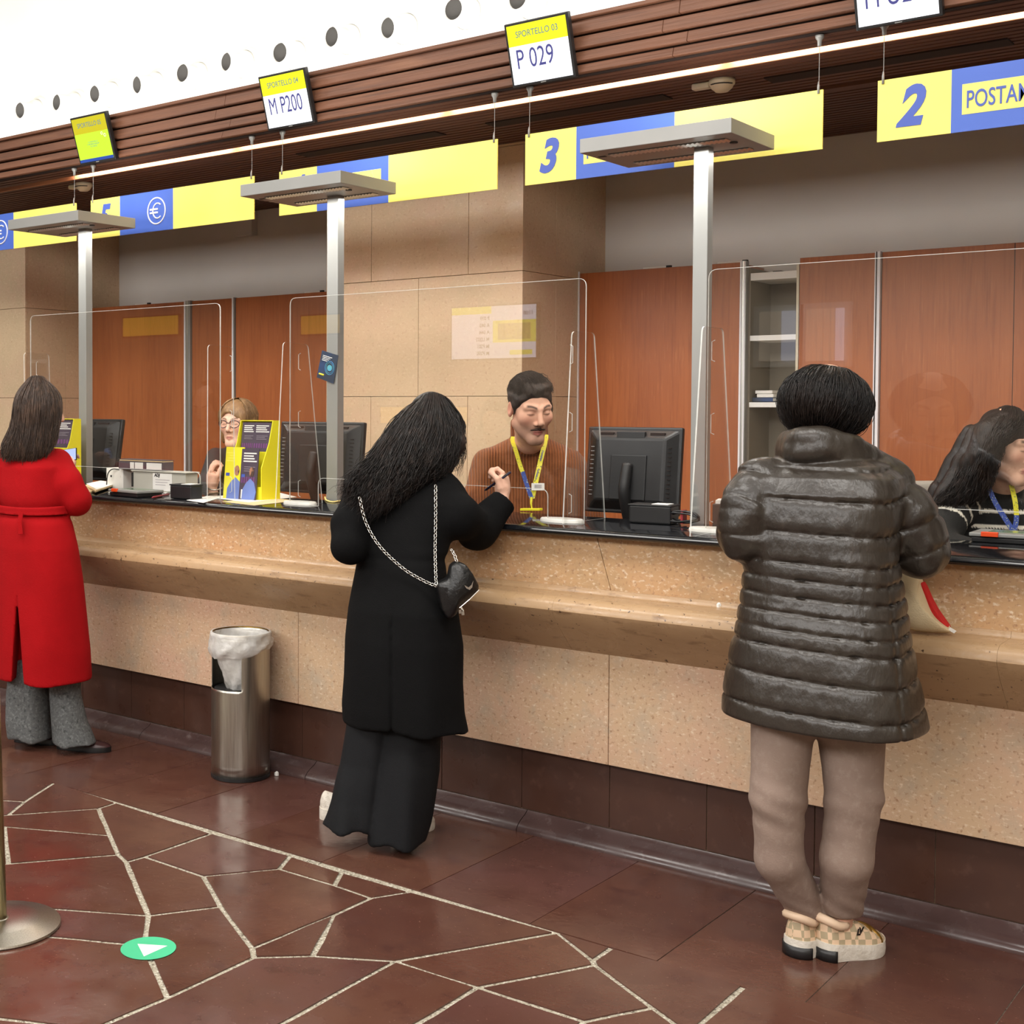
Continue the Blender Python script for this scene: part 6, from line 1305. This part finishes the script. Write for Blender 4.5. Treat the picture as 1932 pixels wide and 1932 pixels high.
    G = [[D(*q) for q in g] for g in G]; back = [[p+np.array(CF)*.058 for p in g] for g in G]
    def hair(P):
        q = (P-hc)@R.T; d = ell(q, (0, -.012, .022), (.078, .094, .093))
        for g in back[1:5]: d = smin(d, chain(P, [g[1], g[2], g[3], g[4]], [.030, .040, .036, .018]), .025)
        d = smax(d, q[:, 1]*.85-q[:, 2]*.35-.050, .012); return d-.003*wob(P, 40, (1, 1, .3), 2)
    lo, hi = bounds(hc, *[p for g in back for p in g], pad=.09); sdf_mesh('hair', hair, lo, hi, .0055, MT['hair_brown'], o)
    strands('hair_strands', G, 2400, MT['hair_brown'], o, .0017, .007, .7, 4, .003, 21, .16)
redcoat()
# ------------------------------------------------------------------ clerks behind the counter
def knit(name, rgb, hi, scale=62, vcol=None):
    m = mat(name, rgb, .9, layers=[(30, 3, hi, .5, .75)], vcol=vcol, sheen=.15, spec=.2); nt = m.node_tree; N = nt.nodes; L = nt.links
    g = N.new('ShaderNodeNewGeometry'); mp = N.new('ShaderNodeMapping'); mp.inputs['Rotation'].default_value = (0, 0, -YAW+.1); L.new(g.outputs['Position'], mp.inputs[0]); w = N.new('ShaderNodeTexWave'); w.bands_direction = 'X'; w.inputs['Scale'].default_value = scale; w.inputs['Distortion'].default_value = 1.2; w.inputs['Detail'].default_value = 1; w.inputs['Detail Scale'].default_value = .6; L.new(mp.outputs[0], w.inputs[0])
    b = N.new('ShaderNodeBump'); b.inputs['Strength'].default_value = .9; b.inputs['Distance'].default_value = .004; L.new(w.outputs[1], b.inputs['Height']); L.new(b.outputs[0], N['Principled BSDF'].inputs['Normal'])
    lk = N['Principled BSDF'].inputs['Base Color'].links[0]; src = lk.from_socket; mx = N.new('ShaderNodeMix'); mx.data_type = 'RGBA'; mx.blend_type = 'MULTIPLY'; mx.inputs[0].default_value = .6; rp = N.new('ShaderNodeMapRange'); rp.inputs[3].default_value = .45; rp.inputs[4].default_value = 1.1; L.new(w.outputs[1], rp.inputs[0]); L.new(src, mx.inputs[6]); L.new(rp.outputs[0], mx.inputs[7]); L.new(mx.outputs[2], N['Principled BSDF'].inputs['Base Color']); return m  # rib valleys darkened in the colour as painted shade
MT['lany_y'] = mat('yellow_lanyard', (222, 214, 56), .6, layers=[(160, 2, (90, 110, 80), .60, .66)]); MT['lany_b'] = mat('blue_lanyard', (52, 74, 150), .6, layers=[(150, 2, (190, 200, 150), .60, .66)])
def seated_legs(o, hip, knee_dir, m, z0=.13):
    """thighs and shins below the worktop"""
    hip = np.array(hip); f = np.array(knee_dir, float); s = np.array([f[1], -f[0], 0]); ch = []
    for k in (-1, 1):
        h = hip+s*.09*k; kn = h+f*.17; kn[2] = hip[2]+.02; an = kn+f*.02; an[2] = z0+.09; ch.append([h, kn, an])
    def fn(P):
        d = None
        for c in ch:
            e = chain(P, c, [.085, .07, .05], .03); d = e if d is None else smin(d, e, .02)
        return d
    lo, hi = bounds(*ch[0], *ch[1], pad=.12); sdf_mesh('trousers', fn, lo, hi, .02, m, o)
    for c in ch: 
        a = np.array([c[2][0], c[2][1], z0])-f*.05; sh = bpy.data.objects.new('shoe', None); col.objects.link(sh); sh.parent = o; sh.matrix_parent_inverse = Matrix.Translation(-Vector(o.location)); shoe('shoe', a, a+f*.25, sh, MT['black'], MT['blacksoft'])
def man():
    dd = 5.42; hc = D(1000, 771, 5.20); s_ = 1.04; R = frame((.80, -.56, -.30), roll=-.05); base = D(1000, 1000, dd)
    o = thing('person', 'seated man with dark hair and moustache in a brown ribbed sweater', 'person', (base[0], base[1]+.05, .12), 'clerks behind the counter')
    rr = [ring(*q, rho=.60, phi=.35) for q in ((964, 1034, 826, 5.44), (940, 1060, 838, 5.45), (916, 1086, 852, 5.46), (904, 1098, 872, 5.46), (897, 1104, 905, 5.46), (892, 1108, 945, 5.46), (890, 1110, 985, 5.46), (890, 1110, 1120, 5.50), (890, 1110, 1230, 5.52))]
    aL = [D(918, 874, 5.44), D(902, 940, 5.38), D(905, 990, 5.36), D(955, 1000, 5.32)]; aR = [D(1078, 884, 5.48), D(1112, 940, 5.44), D(1118, 990, 5.40), D(1060, 1000, 5.36)]
    nb = D(998, 848, 5.42)
    def sweater(P):
        d = loft(P, rr, .35, 2.3, zlo=rr[-1][2], zhi=1.46, rnd=.03)-.004*wob(P, 14, seed=2)
        for arm in (aL, aR): d = smin(d, chain(P, arm, [.060, .058, .055, .045], .03)-.004*wob(P, 26, seed=4), .045)
        top = D(998, 845, 5.40); d = smin(d, np.abs(np.linalg.norm((P-top)*np.array([1, 1, 1.6]), axis=1)-.074)-.010, .012); d = np.maximum(d, -(np.linalg.norm((P-(nb+np.array([0, 0, .075])))*np.array([1, 1, .9]), axis=1)-.070)); return d
    lo, hi = bounds(*rr, *aL, *aR, pad=.11); MT['brownknit'] = knit('brown_ribbed_knit', (138, 82, 46), (122, 70, 38), 27); sdf_mesh('sweater', sweater, lo, hi, .0062, MT['brownknit'], o)
    neck = ([hc+(np.array([0, -.02, -.06])@R)*s_, D(999, 830, 5.34), D(998, 846, 5.42)], [.054, .055, .058]); sk = skin_only((218, 168, 142)); hip = D(1000, 1240, 5.55); hip[2] = .62
    cols = head_cols((222, 172, 146), (176, 88, 84), True, (44, 32, 26), .42)
    body_mesh([head_part(hc, R, cols, neck, s_, 1.03, .0024), inner([[nb, hip], [nb+np.array([0, 0, -.08]), aL[0], aL[2], aL[3]], [nb+np.array([0, 0, -.08]), aR[0], aR[2], aR[3]]], [[.05, .09], [.04, .04, .035, .028], [.04, .04, .035, .028]], SK),
               (lambda P: hand_sdf(P, aL[3]+np.array([.02, 0, -.01]), frame((.9, -.2, -.2)), .4, 1.0, 1), *bounds(aL[3], pad=.16), .004, sk), (lambda P: hand_sdf(P, aR[3]+np.array([-.02, 0, -.01]), frame((-.95, -.2, -.2)), .4, 1.0, -1), *bounds(aR[3], pad=.16), .004, sk)], o)
    def hair(P):
        q = ((P-hc)@R.T)/s_; d = ell(q, (0, -.014, .040), (.0810, .101, .089)); d = smin(d, ell(q, (-.01, .022, .100), (.058, .055, .022)), .02)
        d = smax(d, .80*q[:, 1]-.60*q[:, 2]-.0190, .012)
        sb = ell(np.stack([np.abs(q[:, 0]), q[:, 1], q[:, 2]], 1), (.0735, .016, .006), (.008, .013, .032)); d = smin(d, sb, .006)
        d = smax(d, -.068-q[:, 2]-.35*(q[:, 1]+.06), .008); ear = ell(np.stack([np.abs(q[:, 0]), q[:, 1], q[:, 2]], 1), (.080, -.006, -.008), (.022, .024, .034)); d = smax(d, -ear, .004)
        return (d-.005*wob(q, 60, (1, .6, 1), 1)-.003*wob(q, 150, (1, .4, 1), 2))*s_
    lo, hi = bounds(hc, pad=.16); sdf_mesh('hair', hair, lo, hi, .003, MT['hair_man'], o)
    Gm = radial(hc+(np.array([0, -.014, .042])@R)*s_, R, (.0835, .104, .094), (78, 62, 45, 26, 12), [a for a in range(58, 303, 14)], s_); strands('hair_strands', Gm, 900, MT['hair_man'], o, .0010, .003, .6, 3, .002, 9, .5)
    Gt = [[hc+((np.array([0, -.014, .040])+np.array([.086*math.sin(b_), .106*math.cos(b_)*math.cos(a_), .097*math.cos(b_)*math.sin(a_)]))@R)*s_ for a_ in (2.4, 1.9, 1.4, .95, .62)] for b_ in (-1.0, -.7, -.35, 0, .35, .7, 1.0)]; strands('hair_fringe', Gt, 1100, MT['hair_man'], o, .0011, .0055, .6, 3, .004, 12, .45)
    def stache(P):
        q = ((P-hc)@R.T)/s_; S = np.stack([np.abs(q[:, 0]), q[:, 1], q[:, 2]], 1); return (cone(S, (.003, .0958, -.0510), (.0270, .0845, -.0580), .0052, .0026)-.0016*wob(q, 260, (1, 1, .5), 3))*s_
    lo, hi = bounds(hc+(np.array([0, .09, -.055])@R)*s_, pad=.05); MT['stache'] = hairmat('brown_moustache', (62, 45, 36), (84, 62, 50), .7); sdf_mesh('moustache', stache, lo, hi, .0016, MT['stache'], o, smooth=0)
    cc0 = D(998, 846, 5.40); MB().tube([cc0+np.array([.073*math.cos(t)*CR[0]-.066*math.sin(t)*CR[1], .073*math.cos(t)*CR[1]+.066*math.sin(t)*CR[0], .018*math.sin(t)]) for t in np.linspace(0, 2*math.pi, 33)[:-1]], .0115, 10, closed=True).build('crew_collar', MT['brownknit'], o, smooth=True)
    # lanyard and badge
    ch = lambda u, v, d: D(u, v, d); wl = np.array([CR[0], CR[1], 0])
    la = thing_part('lanyard', o)
    ribbon(catmull([ch(968, 824, 5.40), ch(967, 832, 5.345), ch(973, 850, 5.305), ch(982, 880, 5.270), ch(986, 890, 5.262)], 5), wl, .017).build('strap', MT['lany_y'], la, smooth=False)
    ribbon(catmull([ch(986, 890, 5.262), ch(994, 915, 5.252), ch(1003, 940, 5.245)], 5), wl, .017).build('strap', MT['lany_b'], la); ribbon(catmull([ch(1030, 820, 5.38), ch(1029, 832, 5.335), ch(1022, 860, 5.295), ch(1013, 900, 5.262), ch(1004, 940, 5.245)], 5), wl, .019).build('strap', MT['lany_y'], la)
    for (u0, v0, d0), (u1, v1, d1) in (((1024.5, 850, 5.30), (1018, 878, 5.276)), ((1016, 884, 5.272), (1009, 914, 5.252))):
        q0, q1 = ch(u0, v0, d0)-CF*.003, ch(u1, v1, d1)-CF*.003; text('Posteitaliane', .0115, MT['lany_b'], la, q0, q1-q0, np.cross(-CF, (q1-q0)/np.linalg.norm(q1-q0)), 'lettering', .8, 0, .0002, .0003)
    MB().tube([ch(1003, 938, 5.243), ch(1002, 950, 5.24), ch(1004, 962, 5.24)], [.006, .004, .002], 6).build('clip', MT['lany_y'], la)
    cc = ch(1015, 918.5, 5.238); bd = MB().obox(cc, CR*.026, CU*.0145, CF*.001).build('badge', MT['paper'], la, .003)
    for k in range(3): MB().obox(cc-CR*.0-CU*(-.007+.005*k)-CF*.0014, CR*.014, CU*.0011, CF*.0004).build('printed_line', MT['printgrey'], bd)
    seated_legs(o, hip, (.0, -1, 0) if False else (.35, -.0, 0) if False else (0.2, .25, 0) if False else (0.0, -.30/.36, 0), MT['blacktrouser'])
def thing_part(name, parent):
    e = bpy.data.objects.new(name, None); col.objects.link(e); e.parent = parent
    if parent.name in WORLD: e.matrix_parent_inverse = Matrix.Translation(-Vector(parent.location))
    return e
man()
def glasses_woman():
    hc = D(447, 800, 6.85); s_ = .98; R = frame((.28, -.95, -.05)); base = D(450, 1000, 6.95)
    o = thing('person', 'seated woman with light brown hair and dark glasses behind the brochure stand', 'person', (base[0], base[1], .12), 'clerks behind the counter')
    rr = [ring(*q, rho=.6, phi=.5) for q in ((428, 475, 842, 6.98), (408, 492, 856, 6.98), (400, 502, 880, 6.98), (398, 506, 920, 6.98), (396, 508, 1000, 7.0), (396, 508, 1100, 7.0))]
    aL = [D(408, 865, 6.95), D(392, 915, 6.80), D(398, 948, 6.55), D(410, 922, 6.30)]; aR = [D(496, 868, 7.0), D(508, 930, 6.95), D(505, 960, 6.8), D(480, 960, 6.6)]
    def top(P):
        d = loft(P, rr, .5, 2.2, zhi=1.36, rnd=.03)-.004*wob(P, 14)
        for arm in (aL, aR): d = smin(d, chain(P, arm, [.058, .052, .046, .036], .03)-.003*wob(P, 28, seed=3), .03)
        return d
    lo, hi = bounds(*rr, *aL, *aR, pad=.1); MT['charcoal'] = mat('charcoal_jersey', (50, 48, 46), .85, layers=[(7, 3, (44, 42, 40), .4, .7)], bump=(200, .15)); sdf_mesh('top', top, lo, hi, .008, MT['charcoal'], o)
    neck = ([hc+np.array([0, .01, -.06]), D(450, 852, 6.95)], [.05, .055]); sk = skin_only(SK); hip = D(452, 1120, 7.02); hip[2] = .62
    Rh = frame((-.25, .1, .9), (-.6, -.8, .1)); wr = D(402, 918, 6.28)
    body_mesh([head_part(hc, R, head_cols((228, 184, 160), (184, 104, 100), False, (96, 70, 52)), neck, s_, .96, .003), inner([[D(450, 860, 6.97), hip], [D(450, 870, 6.97), aL[0], aL[2], aL[3]], [D(450, 870, 6.97), aR[0], aR[2], aR[3]]], [[.05, .085], [.04, .04, .032, .026], [.04, .04, .032, .026]], SK), (lambda P: hand_sdf(P, wr, Rh, .62, .95, 1), *bounds(wr, pad=.15), .0034, sk)], o)
    def hair(P):
        q = ((P-hc)@R.T)/s_; d = ell(q, (0, -.018, .036), (.093, .110, .096)); S = np.stack([np.abs(q[:, 0]), q[:, 1], q[:, 2]], 1); d = smin(d, cone(S, (.078, -.01, .0), (.082, -.02, -.085), .030, .022), .03); d = smin(d, cone(q, (0, -.08, .0), (0, -.075, -.09), .06, .04), .03)
        f = ell(q, (.012, .085, -.035), (.062, .085, .098)); d = smax(d, -f, .012); return (d-.003*wob(q, 45, (1, 1, .3)))*s_
    lo, hi = bounds(hc, pad=.17); sdf_mesh('hair', hair, lo, hi, .0045, MT['hair_blond'], o)
    Gm = radial(hc+(np.array([0, -.018, .036])@R)*s_, R, (.099, .116, .102), (80, 55, 30, 5, -25, -50), [a for a in range(48, 313, 15)], s_); strands('hair_strands', Gm, 1300, MT['hair_blond'], o, .0016, .004, .6, 4, .003, 8, .25)
    gl = thing_part('glasses', o); MT['glframe'] = mat('dark_glasses_frame', (44, 30, 38), .3, layers=[(20, 2, (60, 40, 52), .4, .6)])
    for s in (-1, 1):
        c = np.array([s*.033, .100, .006]); pts = [hc+(np.array([c[0]+.026*math.cos(t)*(1+.08*math.cos(2*t)), c[1]-.010*abs(math.cos(t))*(s*math.cos(t) > 0), c[2]+.020*math.sin(t)])@R)*s_ for t in np.linspace(0, 2*math.pi, 25)[:-1]]; MB().tube(pts, .0022, 6, closed=True).build('rim', MT['glframe'], gl, smooth=True)
        MB().tube([hc+(np.array(p)@R)*s_ for p in ((s*.060, .092, .012), (s*.076, .04, .010), (s*.08, -.005, .008))], .0020, 6).build('temple', MT['glframe'], gl)
    MB().tube([hc+(np.array(p)@R)*s_ for p in ((-.009, .102, .010), (0, .105, .013), (.009, .102, .010))], .0020, 6).build('bridge', MT['glframe'], gl)
    bc_ = D(405, 922, 6.27); MB().tube([bc_+np.array([.034*math.cos(t), .034*math.sin(t), .004*math.sin(2*t)]) for t in np.linspace(0, 2*math.pi, 21)[:-1]], .0035, 6, closed=True).build('bracelet', MT['steel'], o)
    seated_legs(o, hip, (.0, -.8, 0), MT['charcoal'])
glasses_woman()
def striped_woman():
    hc = D(1902, 838, 4.50); s_ = 1.02; R = frame((.90, -.40, -.30)); base = D(1890, 1000, 4.62)
    o = thing('person', 'seated woman with long dark hair in a black sweater with white stripes', 'person', (base[0], base[1], .12), 'clerks behind the counter')
    rr = [ring(*q, rho=.62, phi=.3) for q in ((1872, 1952, 912, 4.62), (1830, 1990, 922, 4.63), (1805, 2010, 940, 4.63), (1795, 2020, 970, 4.62), (1790, 2025, 1010, 4.62), (1788, 2025, 1100, 4.62), (1788, 2025, 1200, 4.62))]
    aL = [D(1812, 950, 4.60), D(1786, 985, 4.52), D(1772, 1030, 4.44), D(1850, 1044, 4.30)]; aR = [D(2005, 950, 4.66), D(2035, 1000, 4.62), D(2030, 1060, 4.5), D(1960, 1060, 4.4)]
    def top(P):
        d = loft(P, rr, .3, 2.2, zhi=1.36, rnd=.03)-.003*wob(P, 14)
        for arm in (aL, aR): d = smin(d, chain(P, arm, [.066, .060, .054, .042], .03)-.003*wob(P, 28, seed=3), .03)
        return d
    K, Wt = np.array(s2l((22, 22, 20))), np.array(s2l((226, 220, 204)))
    armlen = chain_param(np.array([aL[2]]), aL)[0]
    def cols(V):
        c = np.repeat(K[None], len(V), 0).copy(); dA = chain(V, aL, [.066, .060, .054, .042], .03); onarm = dA < .012
        u = chain_param(V, aL)+.02*((V-aL[0])@np.array([CR[0], CR[1], 0])); zz = V[:, 2]
        st = np.zeros(len(V), bool)
        for q in (.015, .075, .135): st |= onarm & (np.abs(u-q-.0025*np.sin(V[:, 1]*900)) < .0062)
        for vpx in (967, 996, 1024):
            zc_ = D(1890, vpx, 4.48)[2]; st |= (~onarm) & (np.abs(zz-zc_-.0015*np.sin((V@np.array([CR[0], CR[1], 0]))*800)) < .0060)
        c[st] = Wt; return c
    lo, hi = bounds(*rr, *aL, *aR, pad=.1); m = mat('black_striped_knit', (22, 22, 20), .9, vcol='Col', bump=(220, .3)); sdf_mesh('striped_sweater', top, lo, hi, .0045, m, o, vcol=cols)
    neck = ([hc+(np.array([0, -.02, -.06])@R)*s_, D(1902, 925, 4.60)], [.055, .062]); sk = skin_only(SK); hip = D(1900, 1240, 4.7); hip[2] = .62
    body_mesh([head_part(hc, R, head_cols((224, 178, 152), (186, 106, 100), False, (60, 44, 36)), neck, s_, 1.06, .0026), inner([[D(1902, 930, 4.62), hip], [D(1902, 945, 4.62), aL[0], aL[2], aL[3]], [D(1902, 945, 4.62), aR[0], aR[2], aR[3]]], [[.05, .085], [.04, .04, .032, .026], [.04, .04, .032, .026]], SK), (lambda P: hand_sdf(P, aL[3], frame((.8, .2, -.3)), .5, .92, 1), *bounds(aL[3], pad=.15), .005, sk)], o)
    G = [[(1885, 772, 4.56), (1845, 815, 4.56), (1815, 870, 4.57), (1782, 925, 4.56), (1752, 968, 4.56)], [(1890, 769, 4.53), (1856, 815, 4.50), (1828, 875, 4.50), (1795, 930, 4.49), (1768, 960, 4.50)], [(1896, 767, 4.50), (1868, 812, 4.44), (1846, 875, 4.45), (1822, 930, 4.47), (1800, 955, 4.48)], [(1902, 767, 4.48), (1880, 808, 4.42), (1862, 860, 4.42), (1850, 910, 4.45), (1838, 950, 4.47)], [(1908, 768, 4.47), (1894, 800, 4.41), (1876, 838, 4.41), (1866, 890, 4.44), (1858, 940, 4.46)], [(1914, 769, 4.46), (1912, 792, 4.40), (1894, 820, 4.395), (1878, 850, 4.41), (1870, 900, 4.44)], [(1922, 772, 4.46), (1932, 790, 4.40), (1914, 812, 4.385), (1890, 836, 4.395), (1876, 880, 4.43)]]
    G = [[D(*q) for q in g] for g in G]; back = [[p+np.array(CF)*.052 for p in g] for g in G]
    def hair(P):
        q = ((P-hc)@R.T)/s_; d = ell(q, (0, -.016, .030), (.082, .099, .090))
        for g in back: d = smin(d, chain(P, [g[1], g[2], g[3], g[4]], [.028, .028, .024, .014]), .02)
        f = ell(q, (0, .085, -.048), (.085, .072, .092)); d = smax(d, -f, .012); d = smax(d, .8*q[:, 1]-.6*q[:, 2]-.050-9*(q[:, 2] < -.12), .01) if False else d; return d-.004*wob(P, 50, (1, 1, .25))-.002*wob(P, 140, (1, 1, .2), 2)
    lo, hi = bounds(hc, *[p for g in back for p in g], pad=.10); sdf_mesh('hair', hair, lo, hi, .005, MT['hair_dark'], o)
    strands('hair_strands', G, 3000, MT['hair_dark'], o, .0015, .008, .7, 5, .008, 31, .2)
    la = thing_part('lanyard', o); wl = np.array([CR[0], CR[1], 0])
    ribbon(catmull([D(1862, 912, 4.50), D(1876, 945, 4.475), D(1896, 978, 4.462), D(1912, 1002, 4.455)], 5), wl, .018).build('strap', MT['lany_b'], la); ribbon(catmull([D(1908, 915, 4.50), D(1915, 945, 4.475), D(1918, 972, 4.465)], 5), wl, .017).build('strap', MT['lany_y'], la); ribbon(catmull([D(1918, 972, 4.465), D(1917, 985, 4.46), D(1913, 1002, 4.455)], 5), wl, .017).build('strap', MT['lany_b'], la)
    seated_legs(o, hip, (.0, -.8, 0), MT['blacktrouser'])
    # her chair
    MT['chairgrey'] = mat('pale_grey_upholstery', (190, 184, 172), .75, layers=[(6, 2, (180, 174, 162), .4, .7)], bump=(200, .1)); cb_ = D(1770, 960, 5.15)
    ch = thing('office_chair', 'pale grey office chair behind the woman in the striped sweater', 'chair', (cb_[0]+.1, cb_[1]+.02, .12))
    a_, b_ = D(1690, 909, 5.22), D(1850, 905, 5.28); ex = b_-a_; ex[2] = 0; w = np.linalg.norm(ex); ex /= w; nn = np.array([-ex[1], ex[0], 0]); c = (a_+b_)/2; zt = c[2]; c[2] = 0
    MB().obox(c+np.array([0, 0, zt-.26]), ex*w/2, nn*.03, (0, 0, .26)).build('backrest', MT['chairgrey'], ch, .02, seg=4); sc2 = c-nn*.25*(1 if nn[1] > 0 else -1); MB().obox(sc2+np.array([0, 0, .55]), ex*w/2, nn*.23, (0, 0, .04)).build('seat', MT['chairgrey'], ch, .02, seg=4)
    MB().tube([sc2+np.array([0, 0, .18]), sc2+np.array([0, 0, .52])], .03, 12).build('column', MT['steel'], ch); MB().obox(c+np.array([0, 0, .5]), ex*.03, nn*.012, (0, 0, .12)).build('back_bracket', MT['black'], ch)
    for k in range(5): an = k*2*math.pi/5; MB().tube([sc2+np.array([0, 0, .19]), sc2+np.array([.24*math.cos(an), .24*math.sin(an), .165])], [.02, .014], 8).build('base_arm', MT['black'], ch); MB().lathe([(0, -.012), (.022, -.012), (.022, .012), (0, .012)], sc2+np.array([.24*math.cos(an), .24*math.sin(an), .143]), 14, axis=(-math.sin(an), math.cos(an), 0)).build('castor', MT['blacksoft'], ch)
striped_woman()
